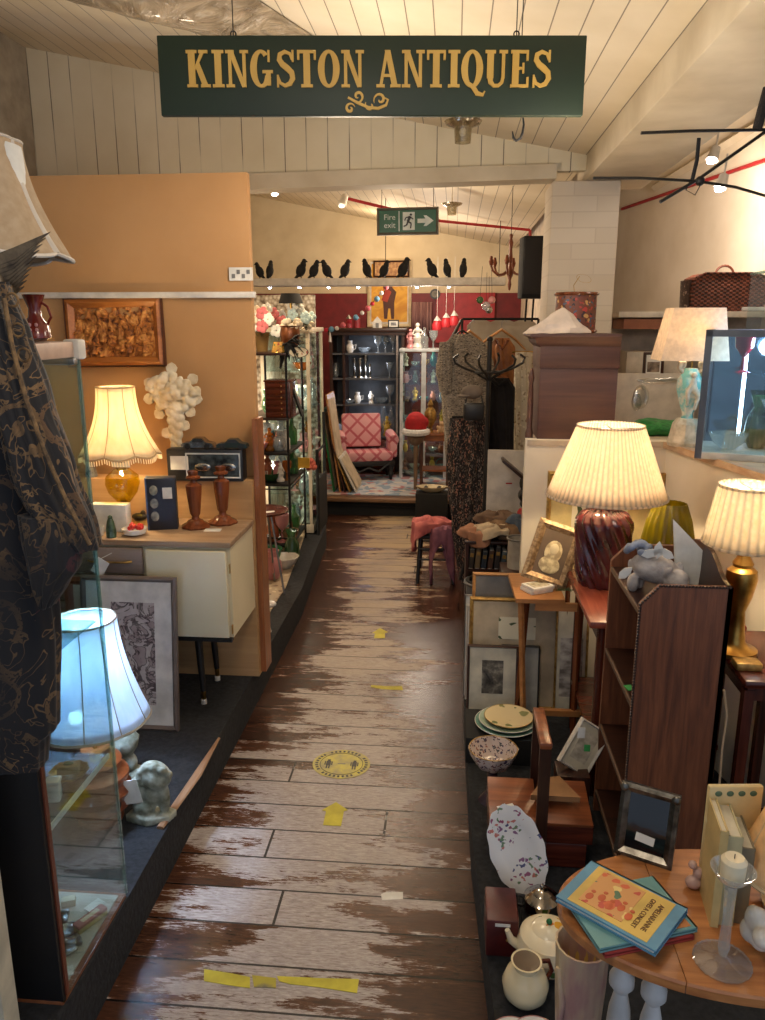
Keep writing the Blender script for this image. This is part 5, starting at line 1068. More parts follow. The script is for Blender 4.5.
# bunting of pompoms and stars
b = B(); pts = [(326, 329), (338, 327), (352, 319), (366, 309), (376, 299), (386, 286)]
Pt = [P(a, c, Y=7.2) for a, c in pts]
th = thing('pompom_garland', 'garland of coloured pompoms and stars slung in front of the far wall', 'garland', Pt[0])
part('string', B().tube([p_-Pt[0] for p_ in Pt], .003, 6), M['red'], th)
gcol = [plain('pom_red', (196, 40, 60), .8), plain('pom_blue', (110, 160, 190), .8), plain('pom_white', (230, 226, 220), .8), plain('pom_pink', (206, 100, 110), .8)]
for i in range(12):
    u = i/11*(len(Pt)-1); a = int(min(u, len(Pt)-2)); c = Pt[a].lerp(Pt[a+1], u-a)-Pt[0]; part('pompom', B().ball(c-Vector((0, 0, .01)), .02+.006*(i % 2), 10), gcol[i % 4], th)
part('white_tassel', B().tube([P(330, 330, Y=7.2)-Pt[0], P(330, 342, Y=7.2)-Pt[0]], [.004, .014], 8), M['white'], th)
# bauble cluster and hanging cords
for i, (px, py, m_) in enumerate([(480, 300, greeng), (492, 300, pinkg), (486, 306, cry), (489, 310, M['silver'])]):
    q = P(px, py, Y=6.3); th = thing('glass_bauble', ['green glass bauble hanging left in the bauble cluster', 'pink bauble hanging right in the bauble cluster', 'clear bauble in the middle of the bauble cluster', 'silver bauble lowest in the bauble cluster'][i], 'bauble', q, group='baubles under the crow shelf end')
    part('globe', B().ball((0, 0, 0), .028+.006*(i == 2), 14), m_, th); part('cord', B().tube([(0, 0, .025), ((486-px)*.002, 0, .25)], .0015, 5), M['iron'], th)
# pink armchair
q = P(366, 480, Y=7.42); k = K(q)*.98
th = thing('armchair', 'pink diamond patterned upholstered armchair on black castored legs', 'armchair', (q.x, 7.5, Zf+.008), (0, 0, math.radians(14)))
t = NT('pink_damask'); tc = t.n('TexCoord'); mp = t.n('Mapping'); mp.inputs['Rotation'].default_value = (0, PI/4, 0); mp.inputs['Scale'].default_value = (9, 9, 9); t.l(tc.outputs['Object'], mp.inputs[0]); vv = mp.outputs[0]
sp = t.n('SeparateXYZ'); t.l(vv, sp.inputs[0]); fx = t.math('ABSOLUTE', t.math('SUBTRACT', t.math('FRACT', sp.outputs[0]), .5)); fz = t.math('ABSOLUTE', t.math('SUBTRACT', t.math('FRACT', sp.outputs[2]), .5)); mxx = t.math('MAXIMUM', fx, fz); ln = t.math('GREATER_THAN', mxx, .40)
col = t.mix(ln, (214, 158, 160), (186, 96, 106)); M['damask'] = t.fin(col, .85)
b = B().box((-4*k, 12*k, 48*k), (40*k, 8*k, 34*k), bev=.02, rot=(-.18, 0, 0)); part('backrest', b, M['damask'], th)
b = B().box((0, 0, 24*k), (50*k, 28*k, 10*k), bev=.02); part('seat', b, M['damask'], th)
for s in (-1, 1): part('armrest', B().box((s*26*k, 2*k, 31*k), (8*k, 26*k, 18*k), bev=.022).tube([(s*26*k, -11*k, 40*k), (s*26*k, 13*k, 43*k)], 5.5*k, 12), M['damask'], th)
part('frame', B().box((0, 0, 17*k), (54*k, 30*k, 5*k), bev=.006), M['black'], th)
for sx_ in (-1, 1):
    for sy_ in (-1, 1): part('leg', B().lathe([(0, 0), (1.4*k, 0), (1.6*k, 3*k), (3*k, 6*k), (2*k, 9*k), (3.4*k, 12*k), (3.4*k, 15*k), (0, 15*k)], 12, (sx_*23*k, sy_*12*k, 0)), M['black'], th)
part('scroll', B().tube([(-22*k, -14*k, 18*k), (-10*k, -15*k, 9*k), (0, -15*k, 13*k), (10*k, -15*k, 9*k), (22*k, -14*k, 18*k)], 1.2*k, 8), M['black'], th)
solo('blue_cushion', B().ball((0, 0, 0), (.07, .05, .09), 14), plain('blue_cushion_cloth', (150, 170, 206), .8), 'pale blue cushion tucked beside the pink armchair back', 'cushion', P(338, 432, Y=7.75), (.2, 0, 0))
# stack of frames and boards leaning at the left of the step
for i, (px0, py0, px1, py1, m_, cc_) in enumerate([(326, 395, 340, 497, M['pine'], 'pale wood'), (331, 440, 345, 497, M['dark'], 'dark wood'), (335, 455, 350, 497, M['gold'], 'gilt'), (339, 458, 356, 497, M['white'], 'white'), (321, 410, 334, 497, M['green'], 'green')]):
    a_, c_ = P(px0, py0, Y=6.8), P(px1, py1, Y=6.8); c_.z = Zf+.012; w_ = .014
    th = thing('stacked_picture', cc_+' edged picture leaning edge on in the stack left of the step', 'picture', c_, group='pictures leaning by the step'); d = a_-c_
    b = B(); b.loft([[(-w_/2, 0, 0), (w_/2, 0, 0), (w_/2, .42, 0), (-w_/2, .42, 0)], [(d.x-w_/2, 0, d.z), (d.x+w_/2, 0, d.z), (d.x+w_/2, .42, d.z), (d.x-w_/2, .42, d.z)]]); part('frame', b, m_, th, smooth=0)
    b = B(); e_ = w_/2+.001; b.loft([[(e_, .03, .03), (e_+.001, .03, .03), (e_+.001, .39, .03), (e_, .39, .03)], [(d.x*.95+e_, .03, d.z*.95), (d.x*.95+e_+.001, .03, d.z*.95), (d.x*.95+e_+.001, .39, d.z*.95), (d.x*.95+e_, .39, d.z*.95)]]); part('mount', b, M['beige'], th, smooth=0)
# side table with santa hat, jars
q = P(433, 482, Y=7.1); k = K(q); ztt = P(433, 434, Y=7.1).z-Zf
th = thing('side_table', 'small square brown wooden side table in front of the white cabinet', 'table', (P(434, 480, Y=7.1).x, 7.18, Zf+.008))
part('top', B().box((0, 0, ztt-.01), (32*k, .26, .02), bev=.004), M['oak'], th); part('apron', B().box((0, 0, ztt-.045), (27*k, .22, .05)), M['oak'], th); part('shelf', B().box((0, 0, ztt*.32), (27*k, .22, .015)), M['oak'], th)
for sx_ in (-1, 1):
    for sy_ in (-1, 1): part('leg', B().box((sx_*13*k, sy_*.1, ztt/2-.01), (.022, .022, ztt-.02)), wood('side_leg', (100, 64, 40), (70, 40, 26), 'z'), th)
zT = ztt+Zf+.008
q = P(417, 435, Y=7.0); k = K(q)
th = thing('santa_hat', 'red santa hat with white fur brim on a pale round head stand', 'hat', (q.x-.01, 7.0, P(417, 434, Y=7.0).z)); k *= 1.18
part('hat', B().ball((0, 0, 8*k), (9.5*k, 9*k, 11*k), 18).ball((6*k, 0, 10*k), (5*k, 4*k, 5*k)), M['red'], th, remesh=.006)
part('fur_brim', B().ring((0, 0, 2*k), 9.5*k, 2.8*k, 24, 8), plain('white_fur', (232, 230, 228), .95, 0, (200, 198, 196), 60, bs=.8), th)
part('stand', B().lathe([(0, -.0), (8*k, -2*k), (6*k, -7*k), (2*k, -10*k), (1.5*k, Zf+.01-th.location.z), (0, Zf+.01-th.location.z)], 16), plain('head_stand', (120, 96, 74), .6), th)
q = P(430, 434, Y=7.12); th = thing('gold_jar', 'onion shaped gold glass jar with tall finial on the side table', 'jar', (q.x, 7.15, zT)); k = K(q); part('body', B().lathe([(0, 0), (3*k, 0), (2*k, 5*k), (3*k, 7*k), (6.5*k, 14*k), (6*k, 20*k), (3*k, 25*k), (0, 26*k)], 18), plain('gold_luster', (176, 140, 70), .3, .5, (110, 84, 44), 30), th); part('finial', B().lathe([(2.4*k, 25*k), (3*k, 28*k), (.6*k, 33*k), (0, 34*k)], 12), plain('gold_luster', (176, 140, 70)), th)
q = P(441, 434, Y=7.08); b = B().ball((0, 0, .035), (.03, .026, .035)).ball((.005, 0, .085), .024, 12).ball((-.012, 0, .108), .009, 8).ball((.022, 0, .108), .009, 8).ball((.03, -.02, .02), (.012, .02, .01)).ball((-.03, -.02, .02), (.012, .02, .01)).ball((.032, -.01, .055), (.012, .012, .02)).ball((-.032, -.01, .055), (.012, .012, .02)); solo('teddy_bear', b, plain('teddy_fur', (206, 170, 130), .95), 'small tan teddy bear sitting on the side table', 'teddy bear', (q.x, 7.1, zT), remesh=.005)
# basket with black front and tray of china on the step
q = P(432, 500, Y=6.3); th = thing('china_box', 'black box holding a white scalloped dish and trinkets by the step', 'box', (P(432, 498, Y=6.5).x, 6.44, 0))
zb2 = P(432, 494, Y=6.36).z; part('box', B().box((0, 0, zb2/2), (.27, .16, zb2), bev=.004), M['blackmatte'], th)
solo('scalloped_dish', B().shell([(.05, 0), (.1, .02), (.13, .05)], .004, seg=32, rip=.06, nr=8), plain('cream_dish', (206, 192, 160), .4), 'cream scalloped dish resting on the black box by the step', 'dish', (th.location.x-.0, 6.44, zb2)).scale = (1, .6, 1)
for i, dx_ in enumerate((-.05, .06)): solo('dark_trinket', B().lathe([(0, 0), (.02, 0), (.014, .02), (.02, .035), (0, .05)], 12), M['black'], 'small dark trinket standing in the cream scalloped dish, %s one' % ('left' if i == 0 else 'right'), 'trinket', (th.location.x+dx_, 6.44, zb2+.008))
# shoes and small stuff on far floor
for i, (px, py) in enumerate([(412, 475), (406, 472), (421, 477)]):
    q = P(px, py, Z=Zf+.01); solo('china_dish', B().shell([(.03, 0), (.07, .03), (.075, .05)], .003, seg=18), [crw, blue_, cry][i], ['white china dish', 'teal dish', 'clear glass dish'][i]+' on the rug before the white cabinet', 'dish', q)
# stool with pink cloth
q = P(433, 590, Z=0); x_, y_ = P(436, 555, Y=4.95).x, 4.98
th = thing('stool', 'black wooden bar stool with pale seat and pink cloth over it', 'stool', (x_, y_, 0)); zs_ = P(435, 537, Y=4.85).z
for sx_ in (-1, 1):
    for sy_ in (-1, 1): part('leg', B().tube([(sx_*.1, sy_*.12, zs_-.01), (sx_*.115, sy_*.17, .004)], .013, 10), M['black'], th)
part('seat', B().box((0, 0, zs_), (.25, .30, .03), bev=.012), M['black'], th)
part('seat_pad', B().box((.015, 0, zs_+.03), (.2, .26, .035), bev=.014), plain('stool_pad', (196, 176, 140), .8), th)
for z_ in (zs_*.75, zs_*.52): part('rung', B().tube([(-.11, -.15, z_), (.11, -.15, z_)], .007, 8).tube([(-.11, .15, z_-.03), (.11, .15, z_-.03)], .007, 8).tube([(.11, -.15, z_-.05), (.11, .15, z_-.05)], .007, 8), M['black'], th)
def drape(name, lab, loc, rx, ry, h, mat, seed, cat='cloth', amp=.25, n=48, m=12, skirt=.12):
    b = B(); rings = []; r_ = random.Random(seed); ph = r_.random()*6
    for j in range(m+1):
        u = j/m; ring = []
        for i in range(n):
            a = 2*PI*i/n; w = 1+amp*math.sin(3*a+ph)*u+amp*.5*math.sin(7*a+ph*2)*u
            if u < .5: r_f = .12+.88*(u*2); z_ = h*(1-.15*u*u*4)+.012*math.sin(5*a+ph+9*u)
            else: r_f = 1+.06*(u-.5); z_ = h*.85-(u-.5)*2*skirt*(1+.6*math.sin(2*a+ph))
            ring.append((rx*r_f*w*math.cos(a), ry*r_f*w*math.sin(a), z_))
        rings.append(ring)
    b.loft(rings, cap=False); f = [v for v in b.b.verts][:n]; b.F(f)
    return solo(name, b, mat, lab, cat, loc, smooth=70, solid=.006)
drape('pink_cloth', 'crumpled salmon pink cloth draped over the front of the stool', (x_-.04, y_-.10, zs_+.035), .125, .1, .075, plain('salmon_cloth', (206, 118, 110), .85, 0, (156, 76, 80), 12, bs=.5), 3, skirt=.13)
drape('mauve_cloth', 'mauve cloth hanging down the front of the stool', (x_+.03, y_-.17, zs_+.035), .07, .045, .04, plain('mauve_cloth', (158, 104, 120), .85, 0, (116, 70, 88), 12, bs=.5), 8, skirt=.24)
# chandelier and speaker, pendant lamps
q = P(510, 270, Y=5.2); k = K(q); wt = wood('chandelier_wood', (150, 80, 44), (90, 42, 22), 'z', 8, .35)
th = thing('chandelier', 'turned reddish wooden chandelier with curled arms left of the speaker', 'chandelier', q)
part('column', B().lathe([(0, -20*k), (1*k, -19*k), (2*k, -14*k), (1.3*k, -10*k), (3*k, -4*k), (3*k, 0), (1.6*k, 4*k), (2.2*k, 12*k), (1.6*k, 20*k), (2.4*k, 26*k), (1.2*k, 30*k), (2*k, 33*k), (0, 35*k)], 16), wt, th)
for i in range(6):
    a = i*PI/3+.3; ca, sa = math.cos(a), math.sin(a); ar = part('arm', B().tube([(r_*ca*k, r_*sa*k, z_*k) for r_, z_ in [(2, 0), (7, -4), (13, -5), (18, -1), (20, 4)]], 1.1*k, 8), wt, th)
    part('candle_cup', B().lathe([(0, 0), (1.5*k, 0), (2.6*k, 4*k), (2*k, 5*k), (1.2*k, 9*k), (0, 9*k)], 12, (20*ca*k, 20*sa*k, 4*k)), wt, ar)
part('chain', B().tube([(0, 0, 34*k), (0, 0, ceilz(q.x)-q.z+.01)], .002, 6), M['iron'], th)
q = P(533, 268, Y=4.75); k = K(q)
th = thing('speaker', 'black wall speaker mounted on a bracket beside the brick pier', 'speaker', q, (0, 0, .1))
part('cabinet', B().box((0, 0, 0), (25*k, .14, 59*k), bev=.008), M['blackmatte'], th); part('grille', B().box((-1*k, -.072, 1*k), (21*k, .006, 53*k), bev=.002), plain('speaker_mesh', (38, 34, 34), .7, 0, (20, 18, 18), 200), th)
part('bracket', B().box((11*k, .1, 0), (.03, .08, .06)).box((.17, .1, 0), (.32, .03, .03)).tube([(-5*k, 0, -30*k), (-5*k, .02, -52*k)], .006, 6).tube([(2*k, 0, -30*k), (2*k, .02, -52*k)], .006, 6), M['iron'], th)
for i, (px, py, Y_) in enumerate([(463, 130, 3.4), (452, 208, 5.6)]):
    q = P(px, py, Y=Y_); k = K(q); th = thing('pendant_light', ['pale glass pendant light under the sign\'s right half', 'pale glass pendant light to the right of the exit sign'][i], 'pendant light', q)
    s = 1 if i == 0 else .55
    part('shade', B().shell([(19*k*s, 8*k*s), (17*k*s, 5*k*s), (9*k*s, 2*k*s), (8*k*s, -12*k*s)], .002, seg=24), glassm('frosted', (226, 222, 210), .3, .2), th)
    part('tube', B().tube([(0, 0, 4*k*s), (0, 0, ceilz(q.x)-q.z+.01)], .004, 6), M['white'], th); part('bulb', B().ball((0, 0, -2*k*s), 4*k*s, 10), M['paper'], th)
# coat stand, coats
Ys = 4.60; q = P(487, 560, Y=Ys); xs_ = P(488, 400, Y=Ys).x
th = thing('coat_stand', 'black bentwood coat stand with curled hooks beside the white board', 'coat stand', (xs_, Ys, .12)); zt5 = P(488, 341, Y=Ys).z-.12; k = K(P(488, 400, Y=Ys))
part('pole', B().tube([(0, 0, .05), (0, 0, zt5)], .014, 12).ball((0, 0, zt5+.01), .018, 12), M['black'], th)
zh = P(488, 372, Y=Ys).z-.12
for i in range(6):
    a = i*PI/3+.2; ca, sa = math.cos(a), math.sin(a); part('hook', B().tube([(0, 0, zh-.05), (14*ca*k, 14*sa*k, zh), (24*ca*k, 24*sa*k, zh+.02), (34*ca*k, 34*sa*k, zh+.05), (36*ca*k, 36*sa*k, zh+.08), (31*ca*k, 31*sa*k, zh+.10)], .007, 8), M['black'], th)
part('ring', B().ring((0, 0, zh-.0), 14*k, .006, 28, 8), M['black'], th)
for i in range(4): a = i*PI/2+.5; part('leg', B().tube([(0, 0, .35), (.10*math.cos(a), .10*math.sin(a), .2), (.16*math.cos(a), .16*math.sin(a), .01)], .010, 8), M['black'], th)
th = thing('grey_blouse', 'grey woven check blouse hanging on a hanger left of the coat stand', 'blouse', (P(462, 440, Y=4.86).x, 4.86, P(462, 440, Y=4.86).z))
wv = speck('grey_weave', lin((146, 136, 122)), [(70, 64, 58), (104, 96, 86), (180, 170, 154)], 70, .95, .85, (1, 1, 2.2))
garment([(334, 455, 470, .04), (345, 444, 484, .08), (362, 438, 492, .1), (400, 443, 492), (440, 446, 490), (462, 448, 488)], th, 'body', wv, Y=4.86, depth=.11, amp=.008)
garment([(342, 440, 452, .05), (370, 436, 452, .08), (392, 440, 452, .07)], th, 'sleeve', wv, Y=4.82, amp=.003)
part('hanger', B().tube([P(446, 345, Y=4.86)-th.location, P(458, 333, Y=4.86)-th.location, P(462, 330, Y=4.86)-th.location, P(484, 345, Y=4.86)-th.location], .006, 8), M['black'], th)
th = thing('floral_dress', 'long black dress with pale leaf print hanging below the grey blouse', 'dress', (P(467, 575, Y=4.74).x, 4.74, P(467, 575, Y=4.74).z))
garment([(418, 452, 484, .08), (440, 450, 486), (480, 449, 487), (520, 452, 488), (560, 458, 486), (582, 462, 482)], th, 'skirt', speck('leaf_print', lin((26, 24, 26)), [(140, 124, 112), (92, 84, 80), (168, 120, 100)], 70, .95, .8, (1, 1, .45), lines=True), Y=4.74, depth=.13, amp=.012)
part('waistband', B().tube([P(452, 418, Y=4.74)-th.location, P(484, 418, Y=4.74)-th.location], .012, 8), M['blackcloth'], th)
th = thing('black_jacket', 'plain black jacket hanging on the right of the coat stand', 'jacket', (P(500, 450, Y=4.85).x, 4.85, P(500, 450, Y=4.85).z))
garment([(378, 488, 508, .05), (388, 486, 514, .09), (420, 487, 514), (450, 487, 513)], th, 'body', M['blackcloth'], Y=4.85, depth=.12, amp=.006)
part('collar', B().tube([P(492, 380, Y=4.79)-th.location, P(499, 386, Y=4.78)-th.location, P(506, 380, Y=4.79)-th.location], .012, 8), M['blackcloth'], th)
q = P(472, 392, Y=4.42); th = thing('soft_hat', 'soft grey cap hanging on the coat stand hook', 'cap', (q.x, 4.42, q.z)); part('crown', B().ball((0, 0, 0), (.06, .045, .04), 16), plain('grey_felt', (120, 108, 98), .9), th); part('peak', B().ball((-.04, -.02, -.02), (.04, .035, .01), 12), plain('grey_felt', (120, 108, 98)), th)
q = P(474, 412, Y=4.42); th = thing('dark_handbag', 'dark handbag hanging below the grey cap on coat stand', 'handbag', (q.x, 4.43, q.z)); part('bag', B().box((0, 0, 0), (.12, .05, .1), bev=.018), M['black'], th); part('strap', B().tube([(-.05, 0, .04), (-.03, 0, .13), (.03, 0, .13), (.05, 0, .04)], .004, 6), M['black'], th)
for i, (px, py, w_) in enumerate([(470, 331, 20), (503, 330, 25)]):
    q = P(px, py, Y=5.0); k = K(q); th = thing('coat_hanger', ['wooden coat hanger behind the grey blouse', 'large pale wooden coat hanger right of the coat stand pole'][i], 'coat hanger', (q.x, 5.05+.1*i, q.z))
    part('arms', B().tube([(-w_*k, 0, -18*k), (-w_*.5*k, 0, -8*k), (0, 0, 0), (w_*.5*k, 0, -8*k), (w_*k, 0, -20*k)], [2*k, 3*k, 3.4*k, 3*k, 2*k], 10, flat=.5), M['pine'], th); part('hook', B().tube([(0, 0, 2*k), (0, 0, 8*k), (3*k, 0, 11*k), (5*k, 0, 8*k)], .002, 6), M['steel'], th)
x_a, x_b, z_r = P(462, 330, Y=5.10).x, P(538, 330, Y=5.10).x, P(503, 319, Y=5.10).z
th = thing('clothes_rail', 'black metal clothes rail behind the coat stand carrying the wooden hangers', 'clothes rail', ((x_a+x_b)/2, 5.10, .12))
part('rail', B().tube([(-(x_b-x_a)/2, 0, z_r-.12), ((x_b-x_a)/2, 0, z_r-.12)], .008, 10), M['iron'], th)
for s_ in (-1, 1): part('post', B().tube([(s_*(x_b-x_a)/2, 0, 0), (s_*(x_b-x_a)/2, 0, z_r-.12)], .008, 10), M['iron'], th)
q = P(500, 362, Y=5.05); th = thing('brown_leather_coat', 'tan leather coat hanging on the pale wooden hanger', 'coat', (q.x, 5.12, P(503, 385, Y=5.12).z)); garment([(338, 496, 508, .04), (348, 488, 514, .08), (370, 490, 514), (385, 506, 514, .06)], th, 'body', plain('tan_leather2', (166, 106, 54), .5, 0, (112, 64, 34), 10), Y=5.12, depth=.09)
part('collar', B().tube([P(496, 340, Y=5.06)-th.location, P(502, 350, Y=5.05)-th.location, P(508, 340, Y=5.06)-th.location], .01, 8), M['walnut'], th)
q = P(453, 335, Y=4.9); solo('black_boot', B().tube([(-.05, 0, -.10), (-.01, 0, -.03), (.05, 0, .09)], [.03, .024, .012], 12, flat=.6).tube([(-.05, 0, -.10), (-.03, 0, -.12), (.02, 0, -.14)], [.025, .02, .01], 8), M['black'], 'black pointed high shoe standing above the grey blouse', 'shoe', (q.x, 4.98, q.z))
q = P(524, 400, Y=5.05); th = thing('lace_drape', 'cream lace cloth hanging right of the black jacket', 'cloth', (q.x, 5.0, P(524, 450, Y=5.0).z)); garment([(352, 516, 532, .05), (380, 515, 534), (420, 514, 533), (452, 515, 530)], th, 'panel', speck('cream_lace', lin((196, 184, 160)), [(150, 132, 108), (222, 212, 190)], 50, .6), Y=5.0, depth=.06, amp=.006); part('rail', B().tube([P(512, 352, Y=5.0)-th.location, P(536, 352, Y=5.0)-th.location], .006, 8), M['brass'], th)
# grey dressing screen behind the hangers, white board with wedge shelf
th = thing('grey_screen', 'pale grey scalloped fabric screen behind the coat hangers', 'screen', (P(500, 400, Y=5.3).x, 5.35, .12))
xa, xb = P(465, 330, Y=5.35).x, P(535, 330, Y=5.35).x; zt6 = P(500, 322, Y=5.35).z-.12
poly = [(-(xb-xa)/2, 0), ((xb-xa)/2, 0), ((xb-xa)/2, zt6-.02)]+[((xb-xa)/2*(1-i/12*2), zt6+.02*abs(math.sin(i/12*PI*3))) for i in range(1, 12)]+[(-(xb-xa)/2, zt6-.02)]
part('panel', B().plate(poly, -.01, .01), plain('grey_screen_cloth', (176, 166, 150), .8, 0, (160, 148, 130), 8), th); part('foot', B().box((-.2, 0, .01), (.03, .2, .02)).box((.2, 0, .01), (.03, .2, .02)), M['white'], th)
Yw2 = 4.45; xa, xb = P(487, 480, Y=Yw2).x, P(531, 480, Y=Yw2).x; z0_, z1_ = P(509, 511, Y=Yw2).z, P(509, 450, Y=Yw2).z
th = thing('white_board', 'plain white board standing on end beneath the black jacket', 'board', ((xa+xb)/2, Yw2, .12)); part('panel', B().box((0, 0, (z1_-.12)/2), (xb-xa, .02, z1_-.12), bev=.002), M['white'], th); part('red_mark', B().box((.0, -.011, P(508, 483, Y=Yw2).z-.12), (.035, .001, .008)), M['red'], th)
q = P(515, 470, Y=4.3); k = K(q)
th = thing('wall_bracket_shelf', 'carved dark wood bracket shelf tilted against the white board', 'shelf', (q.x, 4.3, q.z)); part('shelf', B().box((0, 0, 0), (34*k, .12, 3*k), rot=(0, math.radians(40), 0), bev=.003), M['darkx'], th)
part('carved_bracket', B().ball((10*k, .02, -14*k), (5*k, .03, 8*k), 12).ball((8*k, .02, -26*k), (4*k, .03, 6*k), 12).ball((12*k, .02, -35*k), (6*k, .03, 5*k), 12), M['black'], th, remesh=.004)
# grey bin
q = P(463, 608, Z=0); q = P(463, 607, Z=.0); k = K(q)
th = thing('waste_bin', 'grey plastic waste bin with black rim below the floral dress', 'bin', (q.x+.10, q.y+.1, .0)); th.location = (.175, 3.83, .12)
hb = P(463, 571, Y=4.0).z-.12
part('bucket', B().shell([(.075, 0), (.095, hb)], .004, seg=28), plain('bin_grey', (104, 108, 114), .5), th); part('rim', B().ring((0, 0, hb), .096, .008, 28, 8), plain('bin_rim', (84, 84, 86), .5), th); part('liner', B().ring((0, 0, hb+.005), .082, .01, 24, 6), M['blackmatte'], th)
# low shelf with books and records, pile of clothes on top
q = P(485, 575, Y=3.9); zl = P(485, 535, Y=4.1).z; zl0 = P(485, 576, Y=3.8).z
th = thing('low_bookcase', 'low dark wooden bookcase under the heap of clothes', 'bookcase', (P(492, 560, Y=4.05).x+.03, 4.10, 0)); bx0 = th.location.x
zm_ = (zl+.12)/2; part('carcass', B().box((0, .12, zm_), (.34, .02, zl-.12)).box((-.165, 0, zm_-.005), (.015, .25, zl-.13)).box((.165, 0, zm_-.005), (.015, .25, zl-.13)), M['dark'], th); part('top', B().box((0, 0, zl-.008), (.36, .27, .016), bev=.003), M['darkx'], th); part('shelf', B().box((0, 0, zl0-.03), (.32, .24, .016)), M['darkx'], th)
th.location = (bx0, 4.10, 0)
bc = [(60, 50, 40), (120, 100, 70), (40, 48, 60), (90, 60, 44), (52, 44, 42), (70, 84, 92), (130, 112, 84)]
for i in range(7):
    hb_ = (zl-zl0)*(.78+.12*math.sin(i*2)); bk = thing('upright_book', 'worn book in the low bookcase under the clothes, %s' % nth(i, 7), 'book', (bx0-.145+.034*i, 4.0, zl0-.021), (0, .08, 0), 'books in the low bookcase')
    part('cover', B().box((0, .06, hb_/2), (.026, .14, hb_), bev=.002), plain('bookcloth_%d' % i, bc[i], .6), bk); part('pages', B().box((0, .062, hb_/2), (.02, .142, hb_+.003)), M['paper'], bk)
    part('spine_label', B().box((0, -.0115, hb_*.7), (.018, .002, .02)), M['gold'], bk)
q = P(515, 568, Y=3.75); k = K(q); th = thing('enamel_jar', 'grey white cylindrical enamel jar beside the worn books', 'jar', (q.x, 3.62, P(515, 567, Y=3.62).z)); part('body', B().shell([(10*k, 0), (10*k, 26*k), (10.6*k, 29*k)], .003, seg=28), plain('enamel_grey', (178, 170, 156), .5, 0, (150, 142, 130), 12), th); part('rim', B().ring((0, 0, 29*k), 10.6*k, 1*k, 28, 6), plain('enamel_rim', (120, 114, 106), .5), th)
jz = th.location.z
solo('side_plinth', B().box((0, 0, (jz-.12)/2), (.16, .16, jz-.12), bev=.004), M['dark'], 'dark wooden box stand under the grey enamel jar', 'stand', (q.x, 3.62, .12))
cl = [((-.10, -.02), (.09, .1), (168, 120, 92), 'tan'), ((-.02, -.06), (.11, .08), (200, 180, 150), 'cream'), ((.06, .0), (.1, .1), (140, 110, 80), 'brown'), ((.0, .06), (.1, .08), (112, 88, 70), 'dark brown'), ((.11, -.07), (.06, .05), (90, 104, 120), 'blue grey'), ((.14, -.02), (.045, .06), (160, 40, 40), 'red')]
for i, ((dx_, dy_), (rx, ry), c_, nm_) in enumerate(cl): drape('folded_garment', nm_+' garment in the heap of clothes on the low bookcase', (bx0+dx_, 4.08+dy_, zl-.0+.02*i), rx, ry, .05, plain('cloth_'+nm_, c_, .9, 0, None, 12, bs=.5), 20+i, 'clothing', skirt=.05)
# ================================================================== RIGHT: LEDGE, UPPER ALCOVE
ZL = zt
# tall dark carcass end
q = P(537, 440, Y=3.12); q2 = P(614, 440, Y=3.12); zc2 = P(575, 334, Y=3.12).z-ZL; w_ = q2.x-q.x
th = thing('dark_cupboard', 'dark reddish wooden cupboard end standing on the ledge before the brick pier', 'cupboard', ((q.x+q2.x)/2, 3.27, ZL))
mo = wood('old_mahogany', (98, 64, 50), (70, 42, 34), 'x', 4, .5)
part('carcass', B().box((0, 0, zc2/2-.02), (w_, .28, zc2-.04), bev=.003), mo, th); part('frieze', B().box((0, -.002, zc2-.075), (w_+.006, .29, .11), bev=.002), mo, th)
part('cornice', B().loft([[(-w_/2-.0-a, -.145-c, z_), (w_/2, -.145-c, z_), (w_/2, .145, z_), (-w_/2-a, .145, z_)] for a, c, z_ in [(.005, 0, zc2-.05), (.02, .01, zc2-.035), (.025, .015, zc2-.02), (.045, .02, zc2-.01), (.045, .02, zc2)]]), mo, th, smooth=20)
part('pilaster', B().lathe([(0, 0), (.016, 0), (.016, .02), (.011, .04), (.012, .14), (.008, .22), (.013, .24), (.006, .27), (0, .28)], 14, (-w_/2-.028, -.10, 0)), mo, th)
# white crumpled bag and drum
q = P(555, 333, Y=3.3); k = K(q)
b = B(); r_ = random.Random(5); rings = []
for j in range(9):
    u = j/8; ring = []
    for i in range(20): a = 2*PI*i/20; w2 = (30*(1-u)**.8+1)*(1+.18*r_.uniform(-1, 1)*(1-u)); ring.append((w2*k*math.cos(a)+4*k*u, w2*.5*k*math.sin(a), 24*k*u**1.1+.003*r_.random()))
    rings.append(ring)
solo('paper_bag', b.loft(rings), plain('tissue', (222, 206, 192), .8), 'crumpled white tissue paper lying on top of the dark cupboard', 'paper', (q.x, 3.22, ZL+zc2), smooth=20)
q = P(570, 333, Y=3.52); k = K(q); th = thing('drum', 'small drum with patterned red and blue sides on the dark cupboard', 'drum', (P(571, 330, Y=3.46).x, 3.47, ZL+zc2)); th.location.y = 3.36
part('shell', B().lathe([(0, 0), (19*k, 0), (19*k, 36*k), (0, 36*k)], 32), speck('drum_pattern', lin((112, 62, 44)), [(70, 84, 110), (176, 60, 50), (190, 150, 90), (50, 40, 44)], 60, .9), th)
part('hoop', B().ring((0, 0, 36*k), 19.4*k, 1.6*k, 32, 8), M['walnut'], th); part('hoop', B().ring((0, 0, 2*k), 19.4*k, 1.6*k, 32, 8), M['walnut'], th)
part('head', B().lathe([(0, 36.6*k), (18.6*k, 36.6*k), (18.6*k, 37*k), (0, 37*k)], 32), plain('drum_skin', (196, 180, 150), .6), th)
b = B().tube([(-2*k, 0, 37*k), (-3*k, 0, 44*k), (2*k, 0, 52*k)], .0015, 6).ring((6*k, 0, 50*k), 7*k, .001, 24, 5, rot=(PI/2, .3, 0), el=.5); part('wire_handle', b, M['brass'], th)
